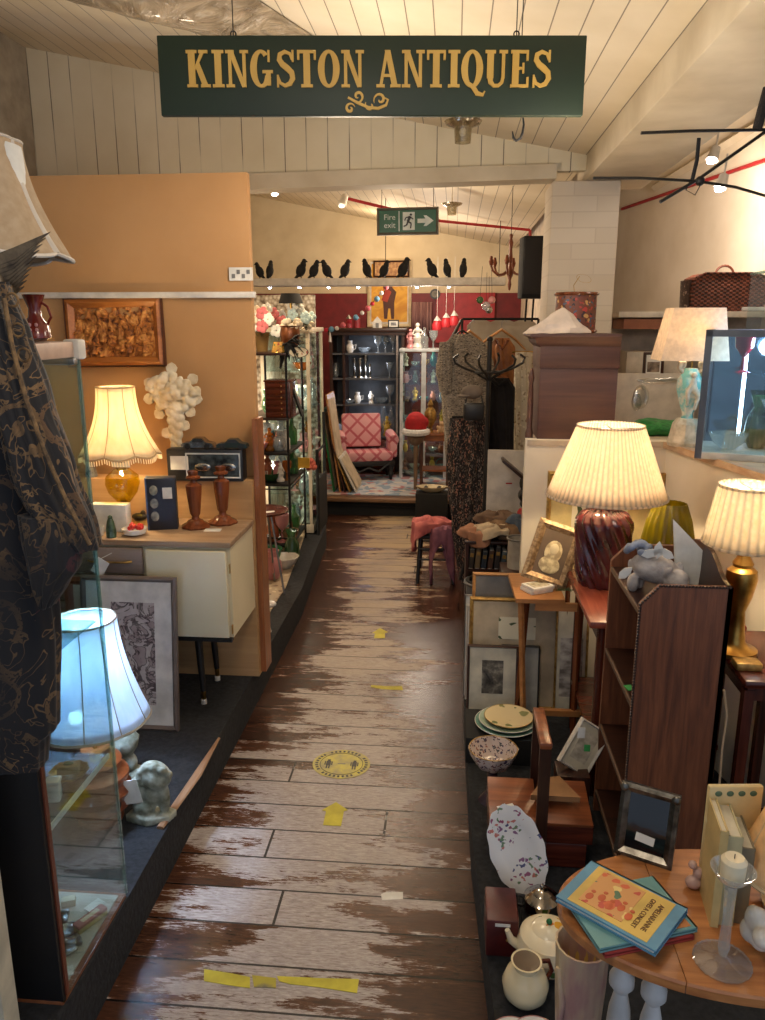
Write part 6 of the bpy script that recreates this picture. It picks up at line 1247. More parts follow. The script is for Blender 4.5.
# dark red carpet roll behind the drum
q = P(548, 330, Y=3.62); solo('rolled_rug', B().tube([(-.03, 0, 0), (.02, 0, .28)], .028, 14), plain('rug_brown', (96, 56, 44), .9, 0, (60, 34, 28), 50), 'small brown rolled rug leaning on the brick pier behind the drum', 'rug', (q.x-.02, 3.66, ZL))
# figure lamp
q = P(685, 441, Y=3.02); k = K(q); z_ = lambda py: P(685, py, Y=3.02).z-ZL
th = thing('figure_lamp', 'lamp with turquoise and white figural vase and square cream shade on the ledge', 'lamp', (q.x, 3.02, ZL))
gl = plain('turq_glaze', (110, 176, 176), .25, 0, (206, 200, 184), 22, lo=.42, hi=.56); gw_ = plain('ivory_glaze', (206, 196, 178), .3, 0, (160, 150, 130), 30)
part('plinth', B().lathe([(0, 0), (17*k, 0), (18*k, 4*k), (16*k, 12*k), (14*k, 22*k), (10*k, 27*k), (0, 28*k)], 10), gw_, th, smooth=20)
part('vase', B().lathe([(6*k, 26*k), (5*k, 32*k), (9*k, 44*k), (12*k, 56*k), (12*k, 66*k), (8*k, 72*k), (6*k, 76*k), (0, 76*k)], 24, rip=.06, nr=6), gl, th)
b = B()
for s in (-1, 1): b.tube([(s*6*k, 0, 70*k), (s*12*k, 0, 76*k), (s*12*k, -2*k, 82*k), (s*7*k, -2*k, 82*k), (s*8*k, 0, 77*k)], 2.4*k, 8)
part('scroll_handles', b, gw_, th, remesh=.004); part('figure', B().ball((0, -11*k, 60*k), (3.4*k, 3*k, 8*k)).ball((0, -11*k, 70*k), 3*k).tube([(0, -11*k, 60*k), (5*k, -12*k, 50*k), (3*k, -10*k, 36*k)], [3*k, 2.6*k, 1.6*k]).tube([(0, -11*k, 62*k), (-5*k, -12*k, 54*k), (-4*k, -10*k, 40*k)], [3*k, 2.4*k, 1.4*k]), gw_, th, remesh=.003)
z0_, z1_ = z_(360), z_(308); b = B()
b.loft([[(-35*k, -21*k, z0_), (28*k, -21*k, z0_), (28*k, 21*k, z0_), (-35*k, 21*k, z0_)], [(-25*k, -16*k, z1_), (22*k, -16*k, z1_), (22*k, 16*k, z1_), (-25*k, 16*k, z1_)]], cap=False)
part('lamp_shade', b, shadem('square_linen', (244, 230, 212), .5), th, smooth=0, solid=.002); part('stem', B().tube([(0, 0, 76*k), (0, 0, z1_-.01)], .004, 8), M['brass'], th); part('bulb', B().ball((0, 0, (z0_+z1_)/2), .02), emis('warm_bulb', (255, 214, 150), 12), th)
lamp_glow((q.x, 3.02, ZL+(z0_+z1_)/2), 2.0, (255, 222, 180), .03)
part('flex', B().tube([(17*k, 0, .004), (26*k, -.02, .006), (34*k, -.01, .02), (38*k, .01, .004)], .0025, 6), M['white'], th)
# green bag
q = P(655, 440, Y=3.35); b = B(); r_ = random.Random(8)
for i in range(12): b.ball((r_.uniform(-18, 18)*k, r_.uniform(-.04, .04), 8*k), (12*k, .05, 9*k), 12, rot=(0, r_.uniform(-.4, .4), 0))
solo('green_net_bag', b, plain('green_net', (40, 140, 60), .5, 0, (24, 96, 44), 60, (1, 1, 6), bs=.8), 'bright green crinkled bag lying on the ledge behind figure lamp', 'bag', (q.x, 3.32, ZL), remesh=.006)
# glass tabletop case at right
q = P(708, 455, Y=2.78); th = thing('table_top_case', 'dark framed glass table top display case on the ledge at right', 'display case', (P(745, 455, Y=2.75).x+.06, 2.80, ZL), (0, 0, math.radians(-19)))
xa = P(709, 400, Y=2.75).x-th.location.x; hc = P(706, 330, Y=2.75).z-ZL; W_ = .62
fr2 = plain('slate_frame', (66, 72, 84), .35)
for x_ in (xa+.01, xa+W_-.01):
    for y_ in (-.14, .14): part('upright', B().box((x_, y_, hc/2), (.022, .022, hc)), fr2, th)
part('top_frame', B().box((xa+W_/2, -.14, hc-.01), (W_, .022, .022)).box((xa+W_/2, .14, hc-.01), (W_, .022, .022)).box((xa+.01, 0, hc-.01), (.022, .28, .022)), fr2, th)
part('base', B().box((xa+W_/2, 0, .012), (W_, .30, .024), bev=.003), plain('case_base', (190, 190, 186), .5), th)
part('front_glass', B().box((xa+W_/2, -.145, hc/2), (W_-.03, .003, hc-.03)), M['glass'], th); part('side_glass', B().box((xa, 0, hc/2), (.003, .26, hc-.03)), M['glass'], th)
part('mirror_back', B().box((xa+W_/2, .135, hc/2), (W_-.03, .004, hc-.03)), plain('case_mirror', (120, 136, 150), .06, 1, (90, 104, 120), 6, bs=0), th)
for z_ in (hc*.35, hc*.66): part('shelf', B().box((xa+W_/2, 0, z_), (W_-.04, .25, .005)), M['glass'], th)
part('light_tube', B().tube([(xa+.13, .10, .06), (xa+.13, .10, hc-.06)], .006, 8), emis('cool_tube', (206, 226, 255), 14), th)
light('POINT', tuple(th.matrix_basis @ Vector((xa+.2, -.0, hc*.85))), 4, (206, 226, 255), .03)
mw = Matrix.LocRotScale(th.location, th.rotation_euler, None)
for i, (x_, y_, z_, kd, m_, s, lb) in enumerate([(.10, -.04, .0245, 'bowl', cry, 1.1, 'cut glass bowl at the front left of the slate framed case'), (.19, .02, .0245, 'vase', greeng, 1.3, 'green glass vase inside the slate framed case'), (.27, -.05, .0245, 'goblet', cry, 1.2, 'glass goblet at the front right of the slate framed case'), (.12, 0, hc*.66+.003, 'goblet', plain('cranberry', (120, 24, 40), .15), 1.0, 'cranberry red goblet on the upper shelf of slate framed case'), (.24, 0, hc*.35+.003, 'bowl', cry, .9, 'glass bowl on the middle shelf of the slate framed case')]):
    small(kd, mw @ Vector((xa+x_, y_, z_)), s, lb, mat=m_)
# clear box in front of the mirror at far right
th = thing('perspex_box', 'tall clear perspex box behind the slate framed case, at right edge', 'box', (P(763, 300, Y=3.02).x+.14, 3.12, ZL)); hh_ = P(763, 272, Y=3.1).z-ZL
part('box', B().box((0, 0, hh_/2), (.24, .2, hh_)), M['glass'], th); part('rim', B().box((0, -.1, hh_), (.245, .008, .008)).box((-.12, 0, hh_), (.008, .2, .008)), edge, th)
# alcove back: white shelf with basket, lower shelf, white board
Yq = 4.25; zs1 = P(720, 312, Y=Yq).z
xL = P(612, 320, Y=Yq+.15).x
b = B().box(((xL+2.0)/2, Yq+.15, zs1-.012), (2.0-xL, .35, .03), bev=.003); struct('trim_15', b, plain('shelf_white', (216, 204, 186), .6))
b = B().box(((xL+1.85)/2, Yq+.32, (zs1+.3)/2), (1.85-xL, .02, zs1-.3)); struct('wall_alcove', b, plain('alcove_grey', (196, 182, 166), .7))
b = B().box((xL+.28, Yq+.14, zs1-.06), (.5, .3, .05)); struct('trim_16', b, plain('raw_shelf', (150, 92, 64), .7))
b = B().box((xL+.2, Yq+.1, .95), (.3, .3, 1.1)); struct('trim_17', b, plain('shelf_white', (216, 204, 186), .6))
q = P(721, 308, Y=4.35); k = K(q)
t = NT('wicker'); tc = t.n('TexCoord'); sp = t.n('SeparateXYZ'); t.l(tc.outputs['Object'], sp.inputs[0]); a_ = t.math('SINE', t.math('MULTIPLY', sp.outputs[0], 200)); c_ = t.math('SINE', t.math('ADD', t.math('MULTIPLY', sp.outputs[2], 320), t.math('MULTIPLY', t.math('SIGN', a_), 1.57))); n = t.noise(tc.outputs['Object'], 30, 2)
col = t.ramp(t.math('ADD', t.math('MULTIPLY', c_, .3), n), [(.25, (52, 26, 18)), (.75, (128, 68, 46))]); M['wicker'] = t.fin(col, .6, 0, c_, .8, .006)
th = thing('wicker_basket', 'dark brown wicker hamper with domed lid and hoop handle on the shelf', 'basket', (q.x, Yq+.10, zs1+.003), (0, 0, .06))
prof = [(-35, 0), (35, 0), (37, 22), (33, 33), (20, 36), (-25, 36), (-33, 32), (-36, 20)]
part('body', B().plate([(x_*k, z_*k) for x_, z_ in prof], -.09, .09), M['wicker'], th); part('lid_edge', B().tube([(x_*k, -.093, z_*k) for x_, z_ in prof[2:]], .005, 8), M['wicker'], th)
part('handle', B().tube([(9*k*math.cos(a), 0, (35+9*math.sin(a))*k) for a in [PI*i/10 for i in range(11)]], 1.2*k, 8), plain('wicker_handle', (110, 58, 38), .5), th)
part('end_panel', B().tube([(-36*k, 0, 4*k), (-37*k, 0, 30*k)], .02, 8, flat=3), speck('end_weave', lin((60, 40, 34)), [(150, 130, 116), (90, 70, 60)], 60, .6), th)
solo('white_tray', B().box((0, 0, .012), (.16, .12, .02), bev=.006), M['china'], 'thin white tray under the right corner of the wicker hamper shelf', 'tray', (P(745, 308, Y=4.1).x+.12, Yq+.05, zs1+.003))
picture('small_picture', 'small black framed picture leaning behind the square lamp shade', (P(657, 371, Y=4.0).x, 4.05, ZL+.003+.0), .10, P(657, 352, Y=4.0).z-ZL-.005, .014, M['dark'], M['paper'], 0, plain('sepia_print', (150, 130, 110), .6, 0, (80, 66, 56), 40), .06, .05, .08, lean=-5)
th = [o for o in bpy.data.objects if o.name.startswith('small_picture')][-1]
q = P(650, 440, Y=3.66); th = thing('laminate_board', 'white laminated panel with bubble wrap leaning behind the green bag', 'panel', (P(652, 440, Y=3.62).x, 3.62, ZL), (math.radians(-4), 0, 0)); k = K(q)
hp = P(650, 373, Y=3.65).z-ZL; part('board', B().box((0, 0, hp/2), (76*k, .015, hp), bev=.002), plain('laminate', (214, 206, 194), .35), th)
b = B(); 
for (x_, z_, a_, c_) in [(-14, .55, 8, 12), (-18, .45, 5, 9), (0, .86, 20, 3), (12, .88, 12, 2.4)]: b.ball((x_*k, -.012, hp*z_), (a_*k, .006, c_*k), 12)
part('bubble_wrap', b, glassm('bubble', (240, 240, 238), .45, .15), th); part('hinge', B().box((30*k, -.01, hp*.74), (5*k, .006, 9*k)), M['black'], th)
light('POINT', (1.25, 3.0, 2.45), 9, (255, 234, 212), .08)  # added fill for the alcove, lightens the white panel; no lamp there
# ceiling details in the alcove: rafter, rail with spot lights
r0, r1 = P(622, 211, Y=4.5), P(765, 163, Y=3.15); 
def on_wall(px, py, off=.02):   # point on the turned right hand wall
    d = (P(px, py, Y=4.0)-Vector((0, 0, EYE))); n = Vector(((WA1-WA0).y, -(WA1-WA0).x, 0)); n.normalize(); t_ = (Vector((WA0.x, WA0.y, 0))-Vector((0, 0, EYE))).dot(n)/d.dot(n); p_ = Vector((0, 0, EYE))+d*t_; return p_+(Vector((0, 0, EYE))-p_).normalized()*off
b = B().tube([on_wall(622, 209, .06), on_wall(765, 160, .06)], .011, 6); struct('trim_18', b, plain('red_rail', (176, 40, 44), .5))
b = B().tube([on_wall(655, 187, .1), on_wall(765, 120, .1)], .03, 4); struct('trim_19', b, M['beam'])
for i, (px, py) in enumerate([(712, 160), (720, 188)]):
    q = on_wall(px, py, 1.0); th = thing('spotlight', ['upper bright spotlight on the alcove rail', 'lower bright spotlight on the alcove rail'][i], 'spotlight', q)
    part('housing', B().tube([(0, 0, .0), (.02, .02, .06)], [.03, .022], 16), M['white'], th); part('lens', B().ball((-.004, -.004, -.006), (.022, .022, .014), 12), emis('spot_lens', (255, 236, 226), 60), th); part('arm', B().tube([(.02, .02, .06), (.03, .03, .16)], .005, 6), M['white'], th)
    light('SPOT', q+Vector((0, 0, -.03)), 34, (255, 232, 210), .05, spot=130, target=on_wall(712, 280, 0) if i else on_wall(670, 270, 0))
for i, (px, py) in enumerate([(275, 193), (342, 205)]):
    q = P(px, py, Y=5.2); th = thing('spotlight', ['white spotlight shining above the display stand', 'white spotlight on the red ceiling rail'][i], 'spotlight', q)
    part('housing', B().tube([(0, 0, 0), (.02, .02, .06)], [.028, .02], 14), M['white'], th); part('lens', B().ball((-.002, -.002, -.006), (.02, .02, .012), 12), emis('spot_lens' if i == 0 else 'spot_off', (255, 236, 206), 60 if i == 0 else 3), th); part('arm', B().tube([(.02, .02, .06), (.02, .02, ceilz(q.x)-q.z)], .004, 6), M['white'], th)
    light('SPOT', q+Vector((0, 0, -.03)), 30, (255, 220, 176), .03, spot=110, target=(q.x, 5.0, 0))
b = B().tube([P(345, 198, Y=6.2), P(440, 221, Y=6.9)], .012, 6).tube([P(440, 221, Y=6.9), P(530, 230, Y=6.9)], .012, 6).tube([P(530, 230, Y=6.9), P(531, 262, Y=6.9)], .012, 6); struct('trim_20', b, MATS['red_rail'])
# black iron rack arms
Yr = 2.15; th = thing('iron_rack', 'black iron rack with long radiating arms hung from the ceiling at right', 'rack', P(700, 184, Y=Yr)); o_ = Vector(th.location)
T = lambda px, py, Y=Yr: P(px, py, Y=Y)-o_
for pts, r in [([(593, 178), (640, 178), (695, 181), (735, 187), (790, 203)], .006), ([(641, 133), (690, 131), (757, 130), (800, 128)], .0065), ([(660, 202), (700, 178), (765, 132), (800, 108)], .007), ([(699, 138), (697, 160), (692, 181)], .005)]:
    part('arm', B().tube([T(*p_) for p_ in pts], r, 8, flat=.6), M['iron'], th)
part('hub', B().ball(T(700, 181), (.012, .012, .012), 10), M['iron'], th)
b = B().tube([T(768, 88), T(762, 110), T(757, 130)], .012, 10); part('rope_binding', b, plain('rope_black', (40, 34, 32), .9, 0, (20, 18, 18), 160, bs=1), th)
part('chain', B().tube([T(768, 88), T(770, 40, Yr), T(770, 40, Yr)+Vector((0, 0, .5-(P(770, 40, Y=Yr).z-2.41)))], .003, 6), M['iron'], th)
part('wire_loops', B().tube([T(697, 166), T(686, 190), T(695, 195), T(701, 184)], .0015, 6), M['iron'], th)
# plastic sheeting duct up at the ceiling
b = B(); rings = []
ctrl = [(70, -25, 2.5), (105, 8, 2.6), (160, 22, 2.8), (230, 34, 3.1), (290, 30, 3.4)]
for px, py, Y_ in ctrl:
    c = P(px, py, Y=Y_); rings.append([(c.x+.30*math.cos(a)+.06, c.y, min(c.z+.11*math.sin(a)+.10+.015*math.sin(5*a), ceilz(c.x+.30*math.cos(a)+.06)-.004)) for a in [2*PI*i/24 for i in range(24)]])
t = NT('plastic_sheet'); v = t.coords((1, 1, 1)); n = t.noise(v, 6, 5, 1.5); col = t.ramp(n, [(.35, (112, 98, 78)), (.65, (176, 160, 134))]); M['plastic'] = t.fin(col, .25, 0, n, 1, .03, coat=.3)
th = thing('plastic_sheeting', 'crumpled dull plastic sheeting slung under the boarded ceiling at upper left', 'sheeting', (0, 0, 0)); part('sheet', B().loft(rings), M['plastic'], th, smooth=80, sub=1)
for px, py in [(258, 6), (262, 22), (255, -4)]:
    pass

# ================================================================== RIGHT: LAMPS ON THE SIDE TABLES
ZP = .12
# lamp table
th = thing('lamp_table', 'reddish wooden side table under the burgundy ribbed lamp', 'table', (.67, 2.58, ZP)); tz = .75-ZP
part('top', B().box((0, 0, tz-.012), (.47, .54, .024), bev=.006), wood('red_top', (160, 84, 62), (112, 52, 38), 'y', 5, .25), th)
part('apron', B().box((0, 0, tz-.05), (.40, .47, .06)), M['mahoz'], th); part('lower_shelf', B().box((0, 0, .2), (.40, .47, .016)), M['maho'], th)
for sx_ in (-1, 1):
    for sy_ in (-1, 1): part('leg', B().lathe([(0, 0), (.012, 0), (.016, .1), (.018, .3), (.018, tz-.02), (0, tz-.02)], 12, (sx_*.185, sy_*.22, 0)), M['mahoz'], th)
q = P(601, 573, Z=.75); q.y = 2.70; q = P(601, 570, Y=2.68); k = K(q); z_ = lambda py: P(601, py, Y=2.68).z-.75
th = thing('table_lamp', 'lit lamp with burgundy twisted rib ceramic base and pleated cream shade', 'lamp', (q.x, 2.68, .75))
part('base', B().lathe([(0, 0), (20*k, 0), (21*k, 2*k), (25*k, 14*k), (27*k, z_(525)), (26.5*k, z_(520)), (22*k, z_(513)), (15*k, z_(509)), (15*k, z_(506)), (13*k, z_(503)), (0, z_(503))], 96, rip=.06, nr=14, tw=72), plain('burgundy_glaze', (92, 36, 40), .15, 0, (60, 20, 24), 8, coat=.6), th, smooth=60)
part('collar', B().lathe([(12.5*k, z_(505)), (15.5*k, z_(506)), (16*k, z_(503)), (5*k, z_(500)), (3*k, z_(496)), (0, z_(496))], 28), plain('pink_collar', (196, 150, 134), .25), th)
def pleated(th, r0, r1, z0, z1, m, n=60, nm='lamp_shade', amp=.012):
    seg = n*4; rings = []
    for j in range(5):
        u = j/4; r = r0+(r1-r0)*u; rings.append([(r*(1+amp*math.sin(n*2*PI*i/seg))*math.cos(2*PI*i/seg), r*(1+amp*math.sin(n*2*PI*i/seg))*math.sin(2*PI*i/seg), z0+(z1-z0)*u) for i in range(seg)])
    o = part(nm, B().loft(rings, cap=False), m, th, smooth=60, solid=.0015)
    part('top_band', B().lathe([(r1*1.02, z1-.006), (r1*1.02, z1+.002)], 48, cap=False), m, o, solid=.003); part('bottom_band', B().lathe([(r0*1.02, z0), (r0*1.015, z0+.008)], 48, cap=False), m, o, solid=.003)
    part('spider', B().tube([(-r1, 0, z1-.01), (r1, 0, z1-.01)], .0015, 6).tube([(0, -r1, z1-.01), (0, r1, z1-.01)], .0015, 6), M['steel'], o); return o
pm = shadem('pleated_cotton', (252, 242, 226), .64, (244, 228, 206), pleat_shade=64)
pleated(th, 57*k, 31*k, z_(496), z_(425), pm)
part('stem', B().tube([(0, 0, z_(500)), (0, 0, z_(430))], .005, 8), M['brass'], th); part('bulb', B().ball((0, 0, z_(465)), .026), emis('warm_bulb', (255, 214, 150), 12), th)
lamp_glow((q.x, 2.68, .75+z_(460)), 19, (255, 226, 180), .035)
# amber glass vase
q = P(666, 560, Y=2.66); k = K(q); z_ = lambda py: P(666, py, Y=2.66).z-.75
th = thing('amber_vase', 'ribbed olive amber glass vase behind the dark bookcase', 'vase', (q.x, 2.66, .75))
part('body', B().shell([(11*k, 0), (15*k, 4*k), (23*k, z_(556)), (25*k, z_(540)), (21*k, z_(520)), (15*k, z_(503))], .004, seg=96, rip=.03, nr=18), glassm('olive_amber', (178, 164, 34), .12, diff=.4), th, smooth=60); part('base', B().lathe([(0, 0), (12*k, 0), (12*k, 2*k), (0, 3*k)], 24), glassm('olive_amber', (186, 156, 40)), th)
# picture on the cross partition
q = P(599, 575, Y=3.08); k = K(q); q.z = P(599, 575, Y=3.08).z
t = NT('botanical_print'); v = t.coords((1, 1, 1)); vo = t.n('TexVoronoi'); vo.inputs['Scale'].default_value = 22; t.l(v, vo.inputs['Vector']); n = t.noise(v, 16, 2, 1); m_ = t.math('GREATER_THAN', n, .6); col = t.mix(m_, (224, 214, 186), (74, 88, 52)); M['botan'] = t.fin(col, .6)
picture('framed_print', 'gilt framed botanical print on yellow mount hung behind the burgundy lamp', (P(600, 575, Y=3.085).x, 3.085, q.z), 112*k, 104*k, 4.5*k, M['gold'], plain('yellow_mount', (216, 194, 134), .7), 0, M['botan'], 54*k, 56*k, 0, -4*k, lean=0)
# side table at the right with brass lamp
th = thing('side_table', 'dark wooden table edge holding the brass lamp at right', 'table', (.875, 2.12, ZP)); tz = .745-ZP
part('top', B().box((-.0, 0, tz-.012), (.21, .36, .024), bev=.008), M['maho'], th); part('frieze', B().box((0, 0, tz-.045), (.17, .30, .05)), M['mahoz'], th)
for sx_ in (-1, 1):
    for sy_ in (-1, 1): part('leg', B().box((sx_*.08, sy_*.14, tz/2-.02), (.026, .026, tz-.04)), M['mahoz'], th)
part('stretcher', B().box((0, 0, .12), (.17, .03, .02)), M['mahoz'], th)
q = P(737, 650, Y=2.13); q.x = P(739, 600, Y=2.13).x; k = K(q); z_ = lambda py: P(739, py, Y=2.13).z-.745
th = thing('table_lamp', 'lit lamp with brass baluster base and small pleated shade at right', 'lamp', (q.x, 2.13, .745))
part('base', B().lathe([(0, 0), (22*k, 0), (22*k, 4*k), (14*k, 7*k), (10*k, 12*k), (8*k, z_(625)), (7*k, z_(610)), (12*k, z_(595)), (15*k, z_(578)), (14*k, z_(570)), (9*k, z_(566)), (10*k, z_(563)), (6*k, z_(556)), (5*k, z_(547)), (7*k, z_(545)), (0, z_(545))], 32), M['brass'], th)
pleated(th, 39*k, 29*k, z_(545), z_(485), shadem('pleated_ivory', (254, 246, 230), .68, (246, 232, 208), pleat_shade=30), 26, amp=.02)
part('stem', B().tube([(0, 0, z_(548)), (0, 0, z_(488))], .004, 8), M['brass'], th); part('bulb', B().ball((0, 0, z_(512)), .02), emis('warm_bulb', (255, 214, 150), 12), th)
lamp_glow((q.x, 2.13, .745+z_(510)), 12, (255, 228, 184), .03)
solo('gold_trinket_box', B().box((0, 0, .012), (.07, .05, .024), bev=.008), M['gold'], 'small gilt trinket box at the foot of the brass lamp', 'box', (.80, 2.02, .745))
for i, (px, py) in enumerate([(702, 542), (758, 562)]):
    pass
# ================================================================== DARK BOOKCASE WITH BEADED EDGES
bx0, bx1, by0, by1 = .478, .70, 1.90, 2.285; zT_ = .965
th = thing('bookcase', 'narrow dark oak open bookcase with canted top corner and beaded edges', 'bookcase', ((bx0+bx1)/2, (by0+by1)/2, ZP))
L = lambda x, y, z: (x-(bx0+bx1)/2, y-(by0+by1)/2, z-ZP); oakd = wood('stained_oak', (140, 86, 56), (84, 48, 32), 'z', 7, .38, bs=.3)
ztop = P(700, 587, Y=by0).z
for y_ in (by0, by1-.016):
    pl_ = [(bx0, ZP+.0), (bx0, zT_-.005), (P(660, 588, Y=by0).x, ztop), (bx1, ztop), (bx1, ZP+.0)]
    b = B(); b.M = Matrix.Translation((-(bx0+bx1)/2, -(by0+by1)/2, -ZP)); b.plate(pl_, y_, y_+.016); part('side_panel', b, oakd, th, smooth=10)
bk = [(by0+.0, ztop)]
for i in range(13): u = i/12; bk.append((by0+.02+(by1-by0-.04)*u, ztop+.05*math.sin(PI*min(1, u*2.2)/2)**2 if u < .5 else ztop+.05-.05*(2*u-1)**4))
b = B(); rings = []
a_ = [(bx1-.012, y_, z_) for y_, z_ in bk]+[(bx1-.012, by1, ztop), (bx1-.012, by1, ZP+.03), (bx1-.012, by0, ZP+.03)]
vs0 = [b.V(L(*p_)) for p_ in a_]; vs1 = [b.V(L(p_[0]+.012, p_[1], p_[2])) for p_ in a_]; b.F(vs0); b.F(vs1[::-1])
for i in range(len(a_)): b.F((vs0[i], vs0[(i+1) % len(a_)], vs1[(i+1) % len(a_)], vs1[i]))
part('back_panel', b, M['dark'], th, smooth=10)
bzs = [P(638, 611, Y=by0).z, P(632, 712, Y=by0).z, P(626, 790, Y=by0).z]; bzs = [zT_-.03, P(633, 708, Y=by0).z, P(627, 795, Y=by0).z, ZP+.07]
for z_ in bzs:
    s_ = part('shelf', B().box(L((bx0+bx1)/2, (by0+by1)/2, z_), (bx1-bx0-.012, by1-by0-.03, .014)), M['darkx'], th)
    part('shelf_edge', B().box(L(bx0+.003, (by0+by1)/2, z_), (.006, by1-by0-.03, .016), bev=.002), plain('worn_edge', (104, 80, 64), .4), s_)
b = B()
pth = [Vector((bx0, by0, ZP)), Vector((bx0, by0, zT_-.005)), Vector((P(660, 588, Y=by0).x, by0, ztop)), Vector((bx1, by0, ztop))]
nb = 0
for a_, c_ in zip(pth, pth[1:]):
    n = int((c_-a_).length/.008)
    for i in range(n):
        p_ = a_.lerp(c_, i/n); bmesh.ops.create_icosphere(b.b, subdivisions=1, radius=.0042, matrix=Matrix.Translation(L(p_.x, p_.y-.001, p_.z)))
o = part('beading', b, M['darkx'], th)
# things on the bookcase
zB = bzs[0]+.007
q = P(656, 585, Y=2.06); k = K(q); pg = plain('bisque_white', (190, 182, 176), .6, 0, (140, 132, 128), 26, bs=.4)
b = B().ball((2*k, 0, 24*k), (24*k, 15*k, 15*k), 20, rot=(0, .25, 0)).ball((22*k, -8*k, 16*k), (13*k, 11*k, 11*k), 16).ball((28*k, -16*k, 12*k), (5*k, 4*k, 4*k)).ball((-18*k, -4*k, 8*k), (6*k, 6*k, 10*k)).ball((-12*k, 8*k, 8*k), (6*k, 6*k, 10*k)).ball((14*k, -12*k, 5*k), (5*k, 5*k, 7*k)).ball((18*k, 6*k, 6*k), (5*k, 5*k, 8*k))
b.ball((14*k, -14*k, 26*k), (3*k, 2*k, 6*k), rot=(0, .6, 0)).ball((26*k, 0, 27*k), (3*k, 2*k, 6*k), rot=(0, -.3, 0)).ball((-22*k, 0, 26*k), (2.4*k, 2*k, 6*k))
qq = (q.x-.012, 2.06, zB)
th = thing('pig_figurine', 'white bisque pig figurine with flowers standing on the dark bookcase', 'figurine', qq, (0, 0, -.2)); part('body', b, pg, th, remesh=.0035)
fl_ = B(); r_ = random.Random(4)
for i in range(22): a = r_.random()*6.28; e = r_.random()*1.5; fl_.ball((-14*k+12*k*math.cos(a)*math.cos(e), 10*k*math.sin(a)*math.cos(e), 38*k+11*k*math.sin(e)), (4*k, 3*k, 4*k), 8)
part('flower_bunch', fl_, plain('blue_grey_petals', (150, 158, 176), .6, 0, (106, 114, 132), 40), th, remesh=.003)
wl = B()
for x_, z_, a in [(-4, 42, .3), (10, 43, 2.7), (-26, 20, .8), (3, 46, 1.5)]:
    ca, sa = math.cos(a), math.sin(a); wl.plate([((x_+u*ca-v_*sa)*k, (z_+u*sa+v_*ca)*k) for u, v_ in [(-9, 0), (-4, 4), (3, 4), (9, 0), (3, -4), (-4, -4)]], -12*k, -10*k)
part('white_leaves', wl, M['china'], th)
q = P(690, 590, Y=2.08); k = K(q); b = B(); zz0 = 0
b.F([b.V(p_) for p_ in [(-8*k, 0, 2*k), (14*k, 0, 0), (16*k, 0, 36*k), (-16*k, 0, 68*k)]]); b.F([b.V(p_) for p_ in [(-8*k, .012, 2*k), (14*k, .03, 0), (15*k, .04, 32*k), (-16*k, .006, 68*k)]])
solo('folded_card', b, M['tag'], 'tall folded white card standing behind the pig figurine', 'card', (q.x-.005, 2.12, zB), solid=.001, smooth=0)
for i, (z_, nm_, m_) in enumerate([(bzs[0]-.12, 'white', M['tag'])]): solo('hanging_tag', B().box((0, 0, 0), (.002, .012, .03)).tube([(0, 0, .015), (0, 0, .108)], .0008, 5), m_, 'narrow white tag hanging inside the dark bookcase top shelf', 'tag', (bx0+.03, 2.0, z_))
solo('green_label', B().box((0, 0, 0), (.022, .03, .002)), plain('label_green', (60, 160, 80), .7), 'green paper label lying on the middle shelf of the dark bookcase', 'label', (bx0+.015, 2.0, bzs[1]+.0085), .3)
# lamp flex
solo('lamp_flex', B().tube([P(724, 690, Y=1.88), P(727, 715, Y=1.88), P(722, 750, Y=1.87), P(719, 790, Y=1.86), P(718, 830, Y=1.86), Vector((.70, 1.86, ZP+.004))], .0028, 8), plain('cable', (176, 150, 120), .5), 'beige electric flex hanging down the right edge of the dark bookcase', 'cable')
# ================================================================== PICTURES LEANING ON THE RIGHT PLATFORM
def pic_at(name, label, px0, px1, pyb, pyt, Y, fwpx, fm, mat, art, aw, ah, az=0, ax=0, lean=-7, z=ZP, rz=0, d=.018):
    a_, c_ = P(px0, pyb, Y=Y), P(px1, pyb, Y=Y); k = K(a_); h = P((px0+px1)/2, pyt, Y=Y+.03).z-z
    return picture(name, label, ((a_.x+c_.x)/2, Y, z), c_.x-a_.x, h, fwpx*k, fm, mat, 0, art, aw*k if art else None, ah*k if art else None, az*k, ax*k, lean, rz, d)
t = NT('landscape_engraving'); v = t.coords((1, 1, 1)); n = t.noise(v, 11, 5, 1); n2 = t.noise(v, 60, 3); col = t.ramp(t.math('ADD', t.math('MULTIPLY', n, .8), t.math('MULTIPLY', n2, .3)), [(.4, (50, 46, 42)), (.55, (104, 98, 88)), (.7, (182, 174, 156))]); M['engrav'] = t.fin(col, .6)
dm = wood('frame_dark_red', (72, 34, 28), (44, 20, 16), 'z', 5, .3)
pic_at('framed_picture', 'narrow dark framed landscape engraving in white mount, front of the right stack', 466, 517, 716, 646, 2.86, 2.6, dm, plain('ivory_mount', (222, 214, 192), .7), M['engrav'], 21, 34, 4)
pic_at('framed_picture', 'dark framed grey mounted picture just behind the landscape engraving', 500, 538, 718, 646, 2.885, 1.6, M['black'], plain('grey_mount', (176, 174, 166), .7), None, 0, 0, lean=-7)
pic_at('framed_picture', 'large gilt framed beige mounted plant print in the right stack', 467, 562, 718, 600, 2.925, 4, M['gold'], M['beige'], M['botan'], 36, 22, 26, 0, lean=-7)
pic_at('framed_picture', 'wooden frame holding grey glass rising behind the gilt plant print', 469, 540, 722, 575, 2.965, 3.2, M['pine'], plain('grey_glassback', (120, 114, 106), .2, 0, (96, 92, 86), 8), None, 0, 0, lean=-6)
